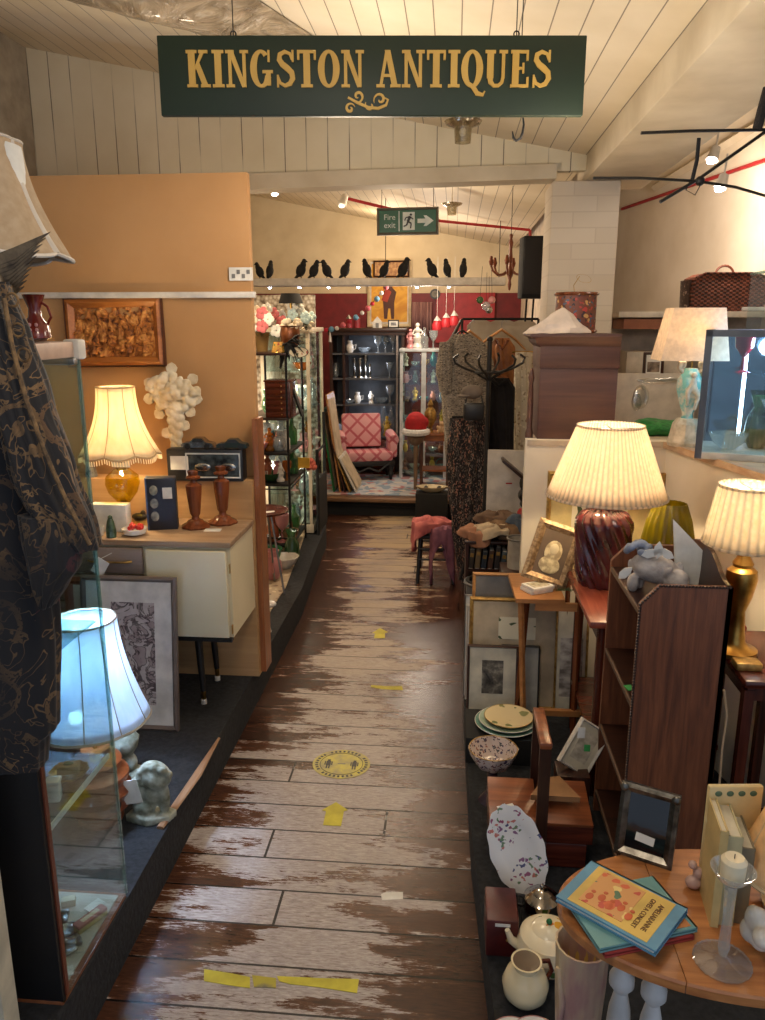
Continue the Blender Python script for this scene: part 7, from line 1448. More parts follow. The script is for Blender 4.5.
t = NT('arch_photo'); v = t.coords((1, 1, 2)); n = t.noise(v, 12, 4); col = t.ramp(n, [(.4, (120, 110, 100)), (.5, (170, 160, 150)), (.6, (206, 200, 188))]); M['archp'] = t.fin(col, .5)
pic_at('framed_picture', 'gilt edged print of pale buildings at the right end of the stack', 553, 586, 712, 606, 2.90, 2.4, M['gold'], plain('ivory_mount', (222, 214, 192), .7), M['archp'], 22, 60, -8)
for i, (x0_, w_, m_, lb) in enumerate([(462, 60, M['steel'], 'thin grey edged picture at the far left of the right stack'), (464, 60, M['white'], 'thin white edged picture second from the left in the right stack')]):
    pic_at('framed_picture', lb, x0_, x0_+w_, 722, 596+10*i, 3.02-.025*i, 1.2, m_, M['paper'], None, 0, 0, lean=-5, d=.012)
# easel table with photograph frame and little books
zE = .68; Ye0, Ye1 = 2.50, 2.80
pA, pB_, pC, pD = P(516, 599, Z=zE), P(508, 573, Z=zE), P(590, 578, Z=zE), P(598, 601, Z=zE)
cx_, cy_ = (pA.x+pD.x)/2, (pA.y+pB_.y)/2
th = thing('easel_table', 'small pale wooden folding table with crossed legs before the leaning pictures', 'table', (cx_, cy_, ZP))
Lx = lambda v: (v.x-cx_, v.y-cy_)
pw = wood('pale_wood', (186, 130, 78), (150, 98, 54), 'x', 5, .4)
pD.x = min(pD.x, .415); pC.x = min(pC.x, .415)
part('top', B().slab([Lx(pA), Lx(pD), Lx(pC), Lx(pB_)], zE-ZP-.016, zE-ZP), pw, th)
part('leg', B().tube([(pA.x-cx_+.02, pA.y-cy_+.02, zE-ZP-.016), (pA.x-cx_+.05, pA.y-cy_+.0, .0)], .011, 4), pw, th)
part('leg', B().tube([(pA.x-cx_+.05, pA.y-cy_+.09, zE-ZP-.016), (pA.x-cx_+.025, pA.y-cy_+.08, .0)], .011, 4), M['walnut'], th)
part('leg', B().tube([(.08, pA.y-cy_+.02, zE-ZP-.016), (.085, pA.y-cy_+.0, .0)], .010, 4), M['walnut'], th)
part('leg', B().tube([(.08, pB_.y-cy_-.02, zE-ZP-.016), (.085, pB_.y-cy_-.03, .0)], .010, 4), M['walnut'], th)
part('stretcher', B().box((.02, pA.y-cy_+.0, .12), (.17, .02, .022)), pw, th); part('rail', B().box((0, pA.y-cy_+.015, zE-ZP-.03), (.15, .014, .03)), pw, th)
q = P(545, 574, Z=zE); k = K(q)
t = NT('portrait_drawing'); tc = t.n('TexCoord'); n = t.noise(tc.outputs['Object'], 40, 4); col = t.ramp(n, [(.4, (150, 132, 100)), (.6, (206, 190, 150))]); M['portr'] = t.fin(col, .6)
k *= .92; th = picture('portrait_photograph', 'ornate silver gilt photo frame with child portrait, tilted on the pale table', (P(543, 577, Y=2.80).x, 2.80, zE+.004), 47*k, 64*k, 9*k, plain('ornate_frame', (176, 148, 112), .35, .5, (110, 84, 56), 70, bs=.8), plain('brown_mount', (98, 78, 58), .6), 0, None, lean=-14, rz=0)
th.rotation_euler = (math.radians(-18), math.radians(17), math.radians(-6)); th.location.z = zE+.024
part('portrait', B().ball((0, .006, 34*k), (9*k, .004, 12*k), 18).ball((0, .006, 20*k), (11*k, .004, 9*k), 18), M['portr'], th)
part('face', B().ball((0, .0022, 37*k), (4.6*k, .003, 6*k), 14), plain('pale_face', (222, 206, 168), .6), th); part('strut', B().box((0, .05, 20*k), (.02, .08, .003), rot=(-.9, 0, 0)), M['dark'], th)
for i, (dx_, dy_, z_, rz_) in enumerate([(0, 0, 0, .5), (.004, -.004, .013, .56)]):
    q = P(535, 590, Z=zE); th = thing('small_book', ['white square book at the bottom of the pair on the pale table', 'white square book with leafy cover lying on top of its twin'][i], 'book', (q.x+dx_+.005, q.y+dy_-.005, zE+z_), (0, 0, rz_), 'small white books')
    part('cover', B().box((0, 0, .0063), (.095, .075, .0126), bev=.001), M['paper'], th); part('pages', B().box((.001, 0, .0063), (.0955, .072, .009)), M['cream'], th)
    if i: part('cover_print', B().box((0, 0, .0132), (.07, .05, .0008)), plain('cover_sketch', (206, 196, 170), .6, 0, (130, 120, 96), 60), th)
b = B(); r_ = random.Random(6)
for i in range(30): x_ = -.04+.08*r_.random(); b.tube([(x_, 0, .006), (x_+r_.uniform(-.014, .014), r_.uniform(-.02, .02), .006+r_.random()*.014)], [.0018, .0008], 5)
b.tube([(-.05, 0, .005), (.05, .004, .008)], .0016, 6); solo('green_sprig', b, plain('sprig_green', (70, 96, 50), .7), 'sprig of green foliage lying at the right of the pale table', 'foliage', (P(572, 592, Z=zE).x-.01, P(572, 592, Z=zE).y, zE))
# ================================================================== CHINA AND BOXES DOWN THE RIGHT
q = P(504, 735, Z=.22); solo('black_crate', B().box((0, 0, .05), (.26, .22, .1), bev=.004), M['blackmatte'], 'low black crate under the stacked plates', 'crate', (.20, 2.62, ZP))
zc_ = ZP+.1
pls = [('large teal rimmed plate at the bottom of the stack', plain('teal_plate', (120, 158, 146), .25), 31), ('pale green plate in the middle of the stack', plain('sage_plate', (176, 196, 176), .25), 28), ('cream plate with leaf decoration topping the stack', speck('cream_leaf', lin((222, 204, 160)), [(110, 120, 70), (140, 140, 90)], 24, .35, .3), 24)]
q = P(506, 726, Z=zc_); k = K(q)
for i, (lb, m_, r) in enumerate(pls):
    th = thing('plate', lb, 'plate', (q.x+.004*i, q.y, zc_+.002+.011*i), group='stacked plates')
    part('dish', B().lathe([(0, 0), (r*.5*k, 0), (r*.62*k, .006), (r*k, .016), (r*k, .0185), (r*.6*k, .0085), (0, .004)], 40), m_, th); part('rim', B().ring((0, 0, .0175), r*k, .0015, 40, 6), M['china'] if i < 2 else M['gold'], th)
q = P(493, 768, Y=2.28); k = K(q)
th = thing('footed_bowl', 'scalloped dark floral china bowl in front of the stacked plates', 'bowl', (q.x, 2.30, ZP))
hb_ = P(493, 748, Y=2.30).z-ZP
dk = speck('imari', lin((206, 190, 180)), [(104, 70, 76), (84, 70, 90), (150, 100, 90), (80, 80, 84)], 90, .85, .25)
part('bowl', B().shell([(8*k, hb_-22*k), (16*k, hb_-18*k), (22*k, hb_-8*k), (24*k, hb_)], .003, seg=64, rip=.05, nr=8), dk, th); part('foot', B().lathe([(0, 0), (14*k, 0), (12*k, .01), (6*k, .03), (5*k, hb_-24*k), (9*k, hb_-21*k), (0, hb_-21*k)], 24), plain('dark_glaze', (70, 52, 60), .25), th); part('gilt_rim', B().ring((0, 0, hb_), 24*k, .0018, 48, 6), M['gold'], th)
# cantilever sewing box
qa, qb = P(487, 822, Y=1.98), P(592, 822, Y=1.98); k = K(qa); bw = qb.x-qa.x; zt7 = P(540, 820, Y=1.98).z
th = thing('sewing_box', 'brown wooden sewing box with upright central handle behind the floral platter', 'sewing box', ((qa.x+qb.x)/2+.005, 2.06, ZP)); hB = zt7-ZP
sw = wood('sewing_wood', (150, 84, 46), (100, 50, 26), 'x', 5, .35)
part('lower_tray', B().box((0, 0, hB*.28), (bw*.9, .16, hB*.5), bev=.003), M['maho'], th); part('upper_tray', B().box((0, 0, hB*.76), (bw, .17, hB*.42), bev=.003), M['maho'], th)
for s in (-1, 1):
    b = B().box((s*bw*.26, 0, hB+.006), (bw*.47, .175, .012), bev=.002, rot=(math.radians(10), 0, 0)); part('lid', b, sw, th)
hh_ = P(545, 733, Y=2.03).z-ZP
part('handle_post', B().box((0, -.092, hh_/2), (.032, .012, hh_)), M['dark'], th); part('handle_post', B().box((0, .092, hh_/2), (.032, .012, hh_)), M['dark'], th); part('handle', B().box((0, 0, hh_), (.034, .21, .02), bev=.005), sw, th)
# small leaning frame, wedge, tags
q = P(573, 770, Y=2.22); k = K(q); picture('framed_picture', 'small white framed sketch leaning behind the sewing box handle', (P(572, 770, Y=2.24).x, 2.23, P(572, 768, Y=2.24).z), 34*k, 50*k, 3*k, M['white'], M['cream'], 0, plain('pencil_sketch', (206, 196, 176), .7, 0, (150, 140, 124), 30), 18*k, 30*k, lean=-20, rz=0).rotation_euler = (math.radians(-20), math.radians(32), 0)
sbz = P(572, 768, Y=2.24).z; solo('dark_stand', B().box((0, 0, (sbz-ZP)/2-.002), (.1, .09, sbz-ZP-.004), bev=.003), M['dark'], 'dark wooden block supporting the small white framed sketch', 'block', (P(572, 770, Y=2.24).x, 2.24, ZP))
q = P(548, 775, Y=2.2); solo('cork_wedge', B().slab([(-.07, -.03), (.07, -.03), (.02, .05), (-.03, .04)], 0, .02), plain('cork', (160, 116, 74), .8), 'tan cork wedge lying between sewing box and small sketch', 'wedge', (q.x+.0, 2.06, ZP+hB+.035), (math.radians(12), 0, 0))
q = P(587, 751, Y=2.0); solo('white_tag', B().box((0, 0, 0), (.022, .002, .034), bev=.001).tube([(0, 0, .017), (.002, 0, .05)], .0008, 5), M['tag'], 'white paper tag hanging beside the small sketch', 'tag', (q.x, 2.1, q.z))
q = P(593, 767, Y=2.0); solo('green_tag', B().box((0, 0, 0), (.018, .002, .022), bev=.001), MATS['label_green'], 'green paper tag just below the white one', 'tag', (q.x, 2.1, q.z))
q = P(506, 776, Y=2.1); solo('white_paper_tag', B().box((0, 0, .002), (.05, .04, .002), .4).tube([(0, 0, .004), (-.01, 0, .02)], .001, 5), M['tag'], 'white paper tag on the left end of the sewing box lid', 'tag', (q.x, 2.0, ZP+hB+.014))
# platter leaning
q = P(526, 896, Y=1.86); k = K(P(526, 850, Y=1.9)); z0_ = ZP
th = thing('floral_platter', 'oval white platter with scattered painted flowers leaning on the sewing box', 'platter', (P(530, 893, Y=1.885).x, 1.862, P(530, 893, Y=1.86).z+.0), (math.radians(72), 0, 0))
th.rotation_euler = (math.radians(74), math.radians(0), math.radians(0))
fl = speck('painted_flowers', lin((228, 226, 224)), [(150, 80, 110), (84, 88, 126), (196, 120, 110), (110, 136, 106), (136, 96, 130)], 70, .8, .18, clus=16)
rings = []; b = B()
for r, z_ in [(.0, .006), (.45, .006), (.62, .012), (.97, .022), (1, .0245), (.97, .025), (.62, .0155), (.45, .0095), (.0, .0095)]:
    rings.append([((27*k*r*(1+.025*math.cos(12*a)*(r > .9)))*math.cos(a), 46*k+(46*k*r*(1+.025*math.cos(12*a)*(r > .9)))*math.sin(a), z_) for a in [2*PI*i/72 for i in range(72)]])
b.loft(rings); b.b.transform(Matrix.Rotation(math.radians(19), 4, 'Z')); part('dish', b, fl, th, smooth=60)
b = B(); b.loft([[((14*k)*rr_*math.cos(a), 46*k+(27*k)*rr_*math.sin(a), z_) for a in [2*PI*i/48 for i in range(48)]] for rr_, z_ in [(1, .0092), (1.04, .0105), (1.08, .012)]], cap=False); b.b.transform(Matrix.Rotation(math.radians(19), 4, 'Z')); part('well_line', b, plain('pale_gilt', (214, 200, 176), .3), th, solid=.0008)
platter = th
# dark red box with label
q = P(503, 940, Z=.17); th = thing('red_box', 'dark red box with white label standing at platform edge', 'box', (P(501, 950, Y=1.66).x, 1.70, ZP)); k = K(q)
hB2 = P(502, 915, Y=1.66).z-ZP; part('box', B().box((0, 0, hB2/2), (32*k, .12, hB2), bev=.004), plain('oxblood', (92, 30, 28), .4, 0, (64, 18, 18), 16), th); part('label', B().box((-.0, -.06, hB2-.012), (15*k, .003, .008)), M['tag'], th); part('knob', B().ball((.012, -.063, hB2*.5), .004, 8), M['brass'], th)
# silver teapot behind
q = P(541, 905, Y=1.72); k = K(q)
b = B().lathe([(0, 0), (16*k, 0), (19*k, 8*k), (18*k, 18*k), (10*k, 25*k), (0, 27*k)], 28); th = thing('silver_teapot', 'polished silver teapot between platter and cream teapot', 'teapot', (P(541, 905, Y=1.76).x, 1.76, P(541, 912, Y=1.76).z)); sz = th.location.z
part('body', b, plain('polished_silver', (176, 168, 158), .12, 1), th); part('lid', B().lathe([(11*k, 24.5*k), (7*k, 28*k), (0, 29*k)], 20).ball((0, 0, 31*k), 2.2*k, 10), plain('polished_silver', (176, 168, 158)), th); part('spout', B().tube([(16*k, 0, 8*k), (24*k, 0, 14*k), (27*k, 0, 22*k)], [4*k, 3*k, 2*k], 10), plain('polished_silver', (1, 1, 1)), th); part('handle', B().tube([(-17*k, 0, 18*k), (-26*k, 0, 20*k), (-25*k, 0, 8*k), (-18*k, 0, 6*k)], 1.6*k, 8), M['black'], th)
solo('black_box_stand', B().box((0, 0, (sz-ZP)/2), (.10, .10, sz-ZP), bev=.003), M['blackmatte'], 'black box stand raising the silver teapot', 'stand', (th.location.x, 1.76, ZP))
# cream teapot with painted fruit
q = P(545, 972, Z=.16); q = P(543, 968, Y=1.50); k = K(q)
th = thing('fruit_teapot', 'cream teapot painted with yellow fruit, lid on, behind the ribbed vase', 'teapot', (P(547, 960, Y=1.63).x, 1.63, ZP)); s = P(545, 920, Y=1.63).z-ZP
m_ = speck('fruit_paint', lin((226, 214, 184)), [(214, 160, 60), (206, 120, 50), (90, 120, 60)], 30, .7, .18, clus=9)
part('body', B().lathe([(0, 0), (.4*s, 0), (.52*s, .15*s), (.62*s, .45*s), (.55*s, .68*s), (.34*s, .82*s), (0, .84*s)], 36), m_, th); part('lid', B().lathe([(.34*s, .82*s), (.25*s, .9*s), (0, .93*s)], 28), m_, th); part('knob', B().ball((0, 0, .97*s), .06*s, 12), M['green'], th)
part('spout', B().tube([(-.5*s, 0, .35*s), (-.72*s, 0, .5*s), (-.8*s, 0, .72*s)], [.11*s, .08*s, .05*s], 12), m_, th); part('handle', B().tube([(.52*s, 0, .65*s), (.8*s, -.02, .62*s), (.78*s, -.02, .3*s), (.55*s, 0, .22*s)], .05*s, 10), m_, th)
# cream jug with dark mouth
q = P(525, 1003, Z=ZP); k = K(q); hj = P(525, 957, Y=1.53).z-ZP
th = thing('cream_jug', 'round cream jug with dark brown mouth at platform edge', 'jug', (P(525, 990, Y=1.52).x, 1.52, ZP))
part('body', B().lathe([(0, 0), (.30*hj, 0), (.46*hj, .2*hj), (.5*hj, .45*hj), (.42*hj, .68*hj), (.25*hj, .82*hj), (.26*hj, .9*hj), (.33*hj, hj), (.29*hj, hj), (.22*hj, .88*hj), (.2*hj, .8*hj), (0, .5*hj)], 36), speck('jug_glaze', lin((214, 200, 164)), [(150, 130, 90), (120, 110, 80)], 24, .2, .2), th)
part('mouth_glaze', B().lathe([(.29*hj, hj*.998), (.21*hj, .87*hj), (.19*hj, .8*hj), (0, .6*hj)], 28), plain('brown_inside', (64, 38, 24), .25), th); part('handle', B().tube([(.24*hj, .1*hj, .9*hj), (.5*hj, .2*hj, .85*hj), (.58*hj, .22*hj, .6*hj), (.46*hj, .15*hj, .42*hj)], .05*hj, 10), M['maho'], th)
# tall ribbed vase
q = P(583, 1020, Y=1.22); hv = P(583, 942, Y=1.30).z-ZP; k = K(P(583, 942, Y=1.30)); 
th = thing('ribbed_vase', 'tall cream vase with pink and green ribbed sides left of the white legs', 'vase', (P(583, 942, Y=1.30).x, 1.30, ZP))
rv2 = plain('ribbed_glaze', (206, 188, 150), .3, 0, (170, 130, 124), 16, (1, 1, .3)); part('body', B().shell([(14*k, 0), (17*k, .02), (21*k, hv*.35), (25*k, hv*.75), (26*k, hv*.93), (27*k, hv)], .004, seg=96, rip=.012, nr=16), rv2, th, smooth=60)
part('handle', B().tube([(-24*k, -.02, hv*.88), (-20*k, -.035, hv*.7), (-23*k, -.03, hv*.45), (-19*k, -.02, hv*.3)], [3*k, 3.4*k, 3*k, 2*k], 10), rv2, th); part('green_foot', B().lathe([(15*k, .0), (18.4*k, .02), (20*k, .06)], 48, cap=False), plain('foot_green', (96, 124, 84), .3), th, solid=.002)
part('inside', B().lathe([(0, hv*.5), (21*k, hv*.55), (25*k, hv*.97)], 36, cap=False), plain('inside_yellow', (214, 180, 100), .4), th)
# white saucers at the very bottom
for i, (px, py) in enumerate([(508, 1018), (530, 1014)]):
    q = P(px, py, Z=ZP+.02+.02*i); th = thing('saucer', ['white pink rimmed saucer half out of the frame, left', 'white pink rimmed saucer overlapping the left one'][i], 'saucer', (q.x+.01, q.y-.045, ZP+.001+.011*i), group='saucers at the bottom edge'); part('dish', B().lathe([(0, 0), (.025, 0), (.05, .008), (.056, .012), (.056, .014), (.025, .003), (0, .003)], 36), M['china'], th); part('rim', B().ring((0, 0, .0135), .055, .0012, 36, 6), plain('rim_pink', (196, 140, 130), .3), th)

# ================================================================== OAK TABLE IN THE FOREGROUND
TZ = .70; sc_ = (EYE-TZ)/.9
tcx, tcy, trx, try_ = .47*sc_, 1.082*sc_, .287*sc_, .158*sc_
th = thing('oak_table', 'oval oak drop leaf table on white turned legs in the right foreground', 'table', (tcx, tcy, 0)); oak_t = wood('oak_top', (200, 138, 82), (150, 92, 52), 'x', 6, .28)
pts = [(trx*math.cos(a), try_*math.sin(a)) for a in [2*PI*i/96 for i in range(96)]]
seam = P(668, 931, Z=TZ).x-tcx
def halftop(sel, nm_):
    ys_ = try_*math.sqrt(1-(seam/trx)**2); pp = [p_ for p_ in pts if sel(p_[0])]+[(seam+(-.0008 if sel(-9) else .0008), ys_), (seam+(-.0008 if sel(-9) else .0008), -ys_)]; mx_ = sum(q_[0] for q_ in pp)/len(pp); pp.sort(key=lambda p_: math.atan2(p_[1], p_[0]-mx_))
    b = B(); rg = [[(x_, y_, z_) for x_, y_ in pp] for z_ in (TZ-.018, TZ-.004)]; b.loft(rg+[[(x_*.99, y_*.985, TZ) for x_, y_ in pp]]); return part(nm_, b, oak_t, th, smooth=30)
halftop(lambda x: x <= seam-.0008, 'leaf'); halftop(lambda x: x > seam+.0008, 'top')
wl_ = plain('white_legs', (206, 204, 200), .5); zb_l = ZP
for px in (621, 654):
    q = P(px, 990, Y=1.14 if px == 621 else 1.12); part('leg', B().lathe([(0, ZP), (.014, ZP), (.016, .2), (.012, .26), (.020, .32), (.024, .42), (.018, .5), (.011, .535), (.021, .55), (.021, .565), (.013, .58), (.018, .62), (.02, .68), (0, .68)], 24, (q.x-tcx+(.0), q.y-tcy, 0)), wl_, th)
for dx_, dy_ in ((.2, .03), (.2, -.06)): part('leg', B().lathe([(0, ZP), (.014, ZP), (.016, .2), (.020, .32), (.024, .42), (.011, .535), (.021, .55), (.018, .62), (.02, .68), (0, .68)], 24, (dx_, dy_, 0)), wl_, th)
part('apron', B().box((.06, 0, TZ-.04), (.30, .14, .045)), M['walnut'], th)
def tb(px, py): return P(px, py, Z=TZ)
# picture books
def book(label, corners, z, th_, cov, parts_extra=None, group='books piled on the oak table', tilt=0):
    A_, Bc, Cc = [P(*c_, Z=TZ+z) for c_ in corners]   # left, top (spine end), right
    c = (A_+Cc)/2; w = (A_-Bc).length; l = (Cc-Bc).length; ang = math.atan2((Cc-Bc).y, (Cc-Bc).x)
    t_ = thing('picture_book', label, 'book', (c.x, c.y, TZ+z-th_), (0, 0, ang), group); part('cover', B().box((0, 0, .0015), (l, w, .003)).box((0, 0, th_-.0015), (l, w, .003)), cov, t_); part('spine', B().box((0, w/2-.0015, th_/2), (l, .003, th_)), cov, t_); part('pages', B().box((0, -.002, th_/2), (l-.008, w-.008, th_-.0062)), M['paper'], t_); return t_, l, w
bl = plain('cover_blue', (92, 148, 178), .45)
t3, l_, w_ = book('dull red picture book at the bottom of the pile on the oak table', [(575, 905), (640, 872), (684, 925)], .010, .009, plain('cover_red', (170, 60, 54), .5))
t2, l_, w_ = book('thin teal picture book sandwiched in the middle of the pile', [(570, 902), (645, 868), (688, 918)], .020, .009, plain('cover_teal', (110, 160, 160), .45))
part('corner_art', B().box((l_*.36, w_*.3, .0094), (l_*.2, w_*.3, .0006)), plain('corner_orange', (206, 130, 70), .5), t2)
t1, l_, w_ = book('blue edged picture book with yellow cover art topping the pile', [(556, 896), (592, 860), (688, 908)], .032, .011, bl)
# front cover: yellow panel, picture, title (seen from the far side, so it reads upside down)
part('cover_panel', B().box((0.0, 0, .0113), (l_*.80, w_*.90, .0006)), plain('cover_yellow', (222, 186, 92), .5), t1)
art = speck('cover_art', lin((206, 150, 90)), [(90, 120, 90), (206, 100, 60), (190, 80, 60), (226, 196, 120)], 50, .8, .5)
part('cover_picture', B().box((-l_*.10, w_*.02, .0119), (l_*.44, w_*.74, .0006)), art, t1)
b = B()
for i in range(5): x_ = -l_*.26+l_*.10*i; b.ball((x_, -w_*.2+.01*(i % 2), .0124), (.006, .009, .0005), 12).ball((x_, -w_*.08+.01*(i % 2), .0124), (.004, .004, .0005), 10)
part('children_art', b, plain('cover_orange', (206, 96, 50), .5), t1)
ink = plain('title_ink', (90, 40, 30), .5)
text('AMELIARANNE', .0125, ink, t1, (l_*.31, 0, .0122), (0, 0, -PI/2), .0002, sx=.88); text('GIVES A CONCERT', .0115, ink, t1, (l_*.22, 0, .0122), (0, 0, -PI/2), .0002, sx=.82)
# silver photo frame
qa, qb = tb(613, 853), tb(671, 872); k = K(qa); c = (qa+qb)/2; ang = math.atan2((qb-qa).y, (qb-qa).x); hh_ = (P(620, 779, Y=qa.y+.03).z-TZ)
th = thing('silver_photograph_stand', 'empty tarnished silver photo frame with price sticker on the oak table', 'photo frame', (c.x, c.y, TZ+.001), (math.radians(-14), 0, ang)); w_ = (qb-qa).length
sv = plain('tarnished_silver', (120, 116, 108), .3, .9, (66, 62, 56), 40)
part('frame', B().rimframe(w_, hh_, 9*k, .012).rimframe(w_*.93, hh_*.95, 2*k, .006, hh_*.025), sv, th, smooth=20); part('glazing', B().box((0, .007, hh_/2), (w_-14*k, .003, hh_-14*k)), plain('black_glass', (22, 24, 26), .1), th)
part('price_sticker', B().box((.0, .004, hh_*.30), (18*k, .002, 8*k), rot=(0, .1, 0)), M['tag'], th); part('strut', B().box((0, .045, hh_*.32), (.03, .004, hh_*.62), rot=(.35, 0, 0)), M['blackmatte'], th)
for s in (-1, 1): part('corner_boss', B().ball((s*w_*.44, -.002, hh_*.94), (.008, .003, .008), 12), sv, th)
# bookend books
q0_ = tb(694, 872)
bs = [((694, 880), .012, 'cover_tan2', (206, 180, 120), 90, 'thin tan book with floral edge, first in the upright row'), ((706, 884), .022, 'cover_cream2', (196, 184, 140), 84, 'thick cream book in the middle of the upright row'), ((722, 890), .02, 'cover_grey2', (130, 116, 90), 72, 'short brownish book last in the upright row')]
x_ = tb(692, 878).x
for i, (c_, w2, nm_, col_, hpx, lb) in enumerate(bs):
    q = tb(*c_); k = K(q); h2 = P(c_[0], c_[1]-hpx, Y=q.y).z-TZ
    t_ = thing('upright_book', lb, 'book', (x_+w2/2, 1.155+.006*i, TZ), (0, 0, math.radians(-6)), 'books standing on the oak table'); x_ += w2+.003
    part('cover', B().box((-w2/2+.001, 0, h2/2), (.0025, .09, h2)).box((w2/2-.001, 0, h2/2), (.0025, .09, h2)).box((0, -.044, h2/2), (w2, .0025, h2)), plain(nm_, col_, .5), t_); part('pages', B().box((0, .001, h2/2), (w2-.004, .086, h2-.006)), M['cream'], t_)
q = tb(700, 872); th = thing('tile_bookend', 'cream tile bookend with green leaf border standing behind the upright books', 'bookend', (tb(718, 860).x-.01, 1.215, TZ), (0, 0, .1)); h2 = P(718, 784, Y=1.215).z-TZ; k = K(q)
part('tile', B().box((0, 0, h2/2), (52*k, .012, h2), bev=.004), plain('tile_cream', (214, 190, 136), .35), th)
for i in range(4): part('leaf_motif', B().ball(((-17+11*i)*k, -.0065, h2-7*k), (3.6*k, .001, 3*k), 10), plain('motif_green', (84, 110, 84), .5), th)
q = tb(686, 850); b = B().ball((0, 0, .012), (.014, .012, .012)).ball((.006, 0, .030), (.009, .009, .012)).ball((-.004, 0, .046), .008, 10); solo('pink_figurine', b, plain('blush_china', (206, 170, 156), .4), 'small blush coloured china figure left of the upright books', 'figurine', (tb(684, 862).x-.004, 1.20, TZ), remesh=.002)
# glass candlestick with candle
q = tb(722, 962); k = K(q)
th = thing('glass_candlestick', 'clear glass candlestick with ribbed round foot holding a short white candle', 'candlestick', (q.x, q.y, TZ))
hc = P(722, 870, Y=q.y).z-TZ; part('foot', B().lathe([(0, 0), (27*k, 0), (28*k, .003), (24*k, .006), (10*k, .009), (5*k, .016), (0, .016)], 64, rip=.02, nr=28), M['glassc'], th)
part('stem', B().lathe([(4*k, .014), (6*k, .03), (4.5*k, hc*.5), (6*k, hc*.8), (5*k, hc*.85), (0, hc*.85)], 8), M['glassc'], th, smooth=10)
part('drip_pan', B().shell([(5*k, hc*.84), (14*k, hc*.92), (21*k, hc*1.02)], .002, seg=36), M['glassc'], th); part('candle', B().lathe([(0, hc*.9), (11*k, hc*.9), (12*k, hc*.9+22*k), (9*k, hc*.9+26*k), (0, hc*.9+24*k)], 28), plain('candle_wax', (238, 222, 186), .5), th); part('wick', B().tube([(0, 0, hc*.9+24*k), (0, 0, hc*.9+29*k)], .0008, 5), M['black'], th)
# cream lamp shade at right edge with swirled white lamp foot
Yn = 1.16; q = P(790, 865, Y=Yn); k = K(q)
th = thing('table_lamp', 'lamp with cream fabric shade cut by the right edge of the photo', 'lamp', (P(796, 900, Y=Yn).x, Yn, TZ)); z0_, z1_ = P(760, 868, Y=Yn).z-TZ, P(770, 772, Y=Yn).z-TZ
part('foot', B().lathe([(0, 0), (30*k, 0), (32*k, 8*k), (22*k, 14*k), (10*k, 20*k), (8*k, z0_+.02), (0, z0_+.02)], 28), M['china'], th)
o = bell('lamp_shade', th, 60*k, 28*k, z0_, z1_, shadem('cream_linen', (240, 218, 176), .5), 8, .03, 1.5, trim=plain('linen_braid', (206, 184, 146), .8))
part('bulb', B().ball((0, 0, (z0_+z1_)/2), .018), emis('soft_bulb', (255, 214, 150), 3), th); lamp_glow((th.location.x, Yn, TZ+(z0_+z1_)/2), .7, (255, 206, 140), .02)
q = tb(762, 945); k = K(q); b = B(); r_ = random.Random(3)
for i in range(14): b.ball((r_.uniform(-14, 16)*k, r_.uniform(-.02, .02), (14+r_.uniform(-8, 20))*k), (r_.uniform(8, 13)*k, .018, r_.uniform(8, 14)*k), 12)
solo('white_shell_dish', b, plain('shell_china', (232, 226, 214), .25), 'folded white shell shaped china piece at right of the glass candlestick', 'ornament', (q.x, min(q.y, 1.06), TZ), remesh=.003)

# ================================================================== MARKINGS ON THE FLOOR
yl = plain('yellow_tape', (206, 196, 60), .6, 0, (178, 166, 48), 14)
def floorpoly(name, label, cat, pts, m=yl, group=None):
    V_ = [P(*p_, Z=.0015) for p_ in pts]; c = sum(V_, Vector())/len(V_); c.z = 0
    b = B().slab([(v.x-c.x, v.y-c.y) for v in V_][::-1], .0006, .0016); return solo(name, b, m, label, cat, c, group=group, smooth=0)
floorpoly('floor_arrow', 'yellow paper arrow stuck on the worn boards, nearest to camera', 'floor sticker', [(323, 825), (341, 826), (344, 811), (348, 810), (336, 802), (322, 810), (326, 811)], group='floor arrows')
floorpoly('floor_arrow', 'small yellow arrow on the boards level with the left partition end', 'floor sticker', [(374, 638), (385, 638), (385, 633), (388, 632), (380, 628), (372, 633), (375, 633)], group='floor arrows')
floorpoly('tape_strip', 'short torn yellow tape strip between the round sticker and small arrow', 'tape', [(371, 685), (385, 686), (402, 686), (403, 690), (382, 689), (371, 687)])
grime = plain('grimy_tape', (112, 108, 92), .7, 0, (176, 164, 60), 8, lo=.5, hi=.6)
floorpoly('tape_strip', 'left torn yellow tape scrap at the bottom of the photo', 'tape', [(204, 969), (230, 973), (250, 977), (250, 988), (228, 985), (204, 981)])
floorpoly('tape_strip', 'grimy worn middle piece of tape at the bottom of the photo', 'tape', [(252, 975), (276, 978), (276, 988), (254, 987)], grime)
floorpoly('tape_strip', 'long yellow tape piece at the bottom of the photo, rightmost', 'tape', [(277, 976), (320, 978), (359, 979), (357, 993), (318, 987), (290, 984), (279, 981)])
floorpoly('paper_scrap', 'small white paper scrap lying on the worn boards', 'paper', [(381, 894), (386, 892), (403, 892), (403, 899), (382, 900)], M['tag'])
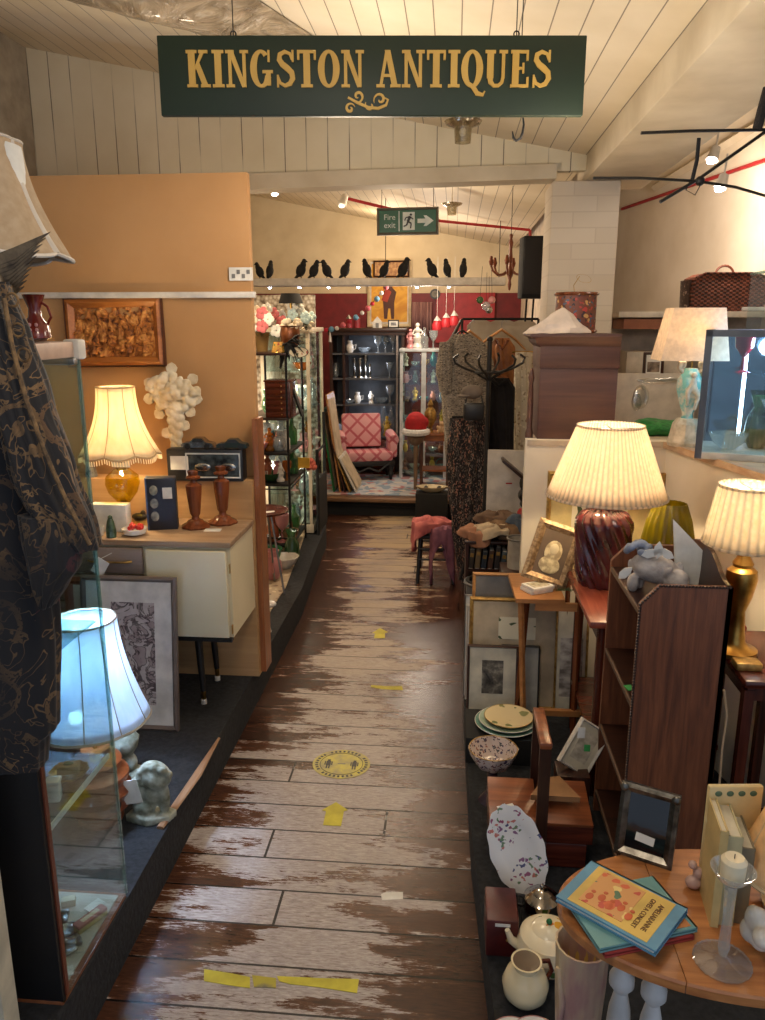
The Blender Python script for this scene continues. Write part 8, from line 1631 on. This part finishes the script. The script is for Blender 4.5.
# round distancing sticker
c = P(341.5, 764, Z=0); L0, R0 = P(313, 764, Z=0), P(371, 764, Z=0); T0, B0 = P(341, 750, Z=0), P(341, 779, Z=0); rx, ry = (R0.x-L0.x)/2, (T0.y-B0.y)/2
th = thing('distancing_sticker', 'round worn yellow floor sticker with two black figures on the boards', 'floor sticker', (c.x, (T0.y+B0.y)/2, 0))
part('disc', B().lathe([(0, .0006), (rx, .0006), (rx, .0016), (0, .0016)], 48, ell=ry/rx), plain('sticker_yellow', (206, 196, 84), .5, 0, (160, 150, 110), 20), th)
b = B(); 
for i in range(36):
    a = 2*PI*i/36
    if i % 9 == 4: continue
    b.at((rx*.86*math.cos(a), ry*.86*math.sin(a), .002), (0, 0, a+PI/2)).box((0, 0, 0), (rx*.075, rx*.10, .0006))
part('rim_marks', b.at(), M['black'], th); part('ring_line', B().ring((0, 0, .0017), rx*.74, .0012, 48, 4, el=ry/rx), M['black'], th)
for s in (-1, 1):
    b = B().at((s*rx*.45, 0, .0019)).box((0, 0, 0), (.018, .03, .0006)).box((0, .021, 0), (.011, .010, .0006)).box((-.004, -.024, 0), (.006, .022, .0006)).box((.005, -.024, 0), (.006, .022, .0006)).box((-.013, .0, 0), (.005, .024, .0006)).box((.013, 0, 0), (.005, .024, .0006))
    part('standing_figure', b.at(), M['black'], th)
part('arrow_mark', B().box((0, 0, .0019), (.03, .004, .0006)), M['grey'], th)
# ================================================================== LIGHT
w = bpy.data.worlds.new('world'); bpy.context.scene.world = w; w.use_nodes = True
w.node_tree.nodes['Background'].inputs[0].default_value = lin((196, 212, 236)); w.node_tree.nodes['Background'].inputs[1].default_value = .9
light('POINT', (-.2, .7, 2.05), 17, (255, 238, 216), .12)  # added fill lights over the aisle, no fittings; lift ceiling and gable
light('POINT', (-.35, 2.7, 2.0), 20, (255, 234, 208), .12)
light('POINT', (.3, 1.9, 1.95), 6.5, (255, 238, 216), .10)
light('POINT', (-.4, 5.3, 2.1), 22, (255, 230, 200), .12)  # from here on added fills for the far end, likewise without lamps
light('POINT', (-.3, 7.2, 1.95), 26, (255, 236, 216), .12)
light('POINT', (-.7, 8.0, 2.45), 12, (255, 222, 180), .12)
sc = bpy.context.scene; sc.view_settings.view_transform = 'Standard'; sc.view_settings.look = 'None'; sc.view_settings.exposure = 0.0; sc.view_settings.gamma = 1
sc.view_settings.use_curve_mapping = False
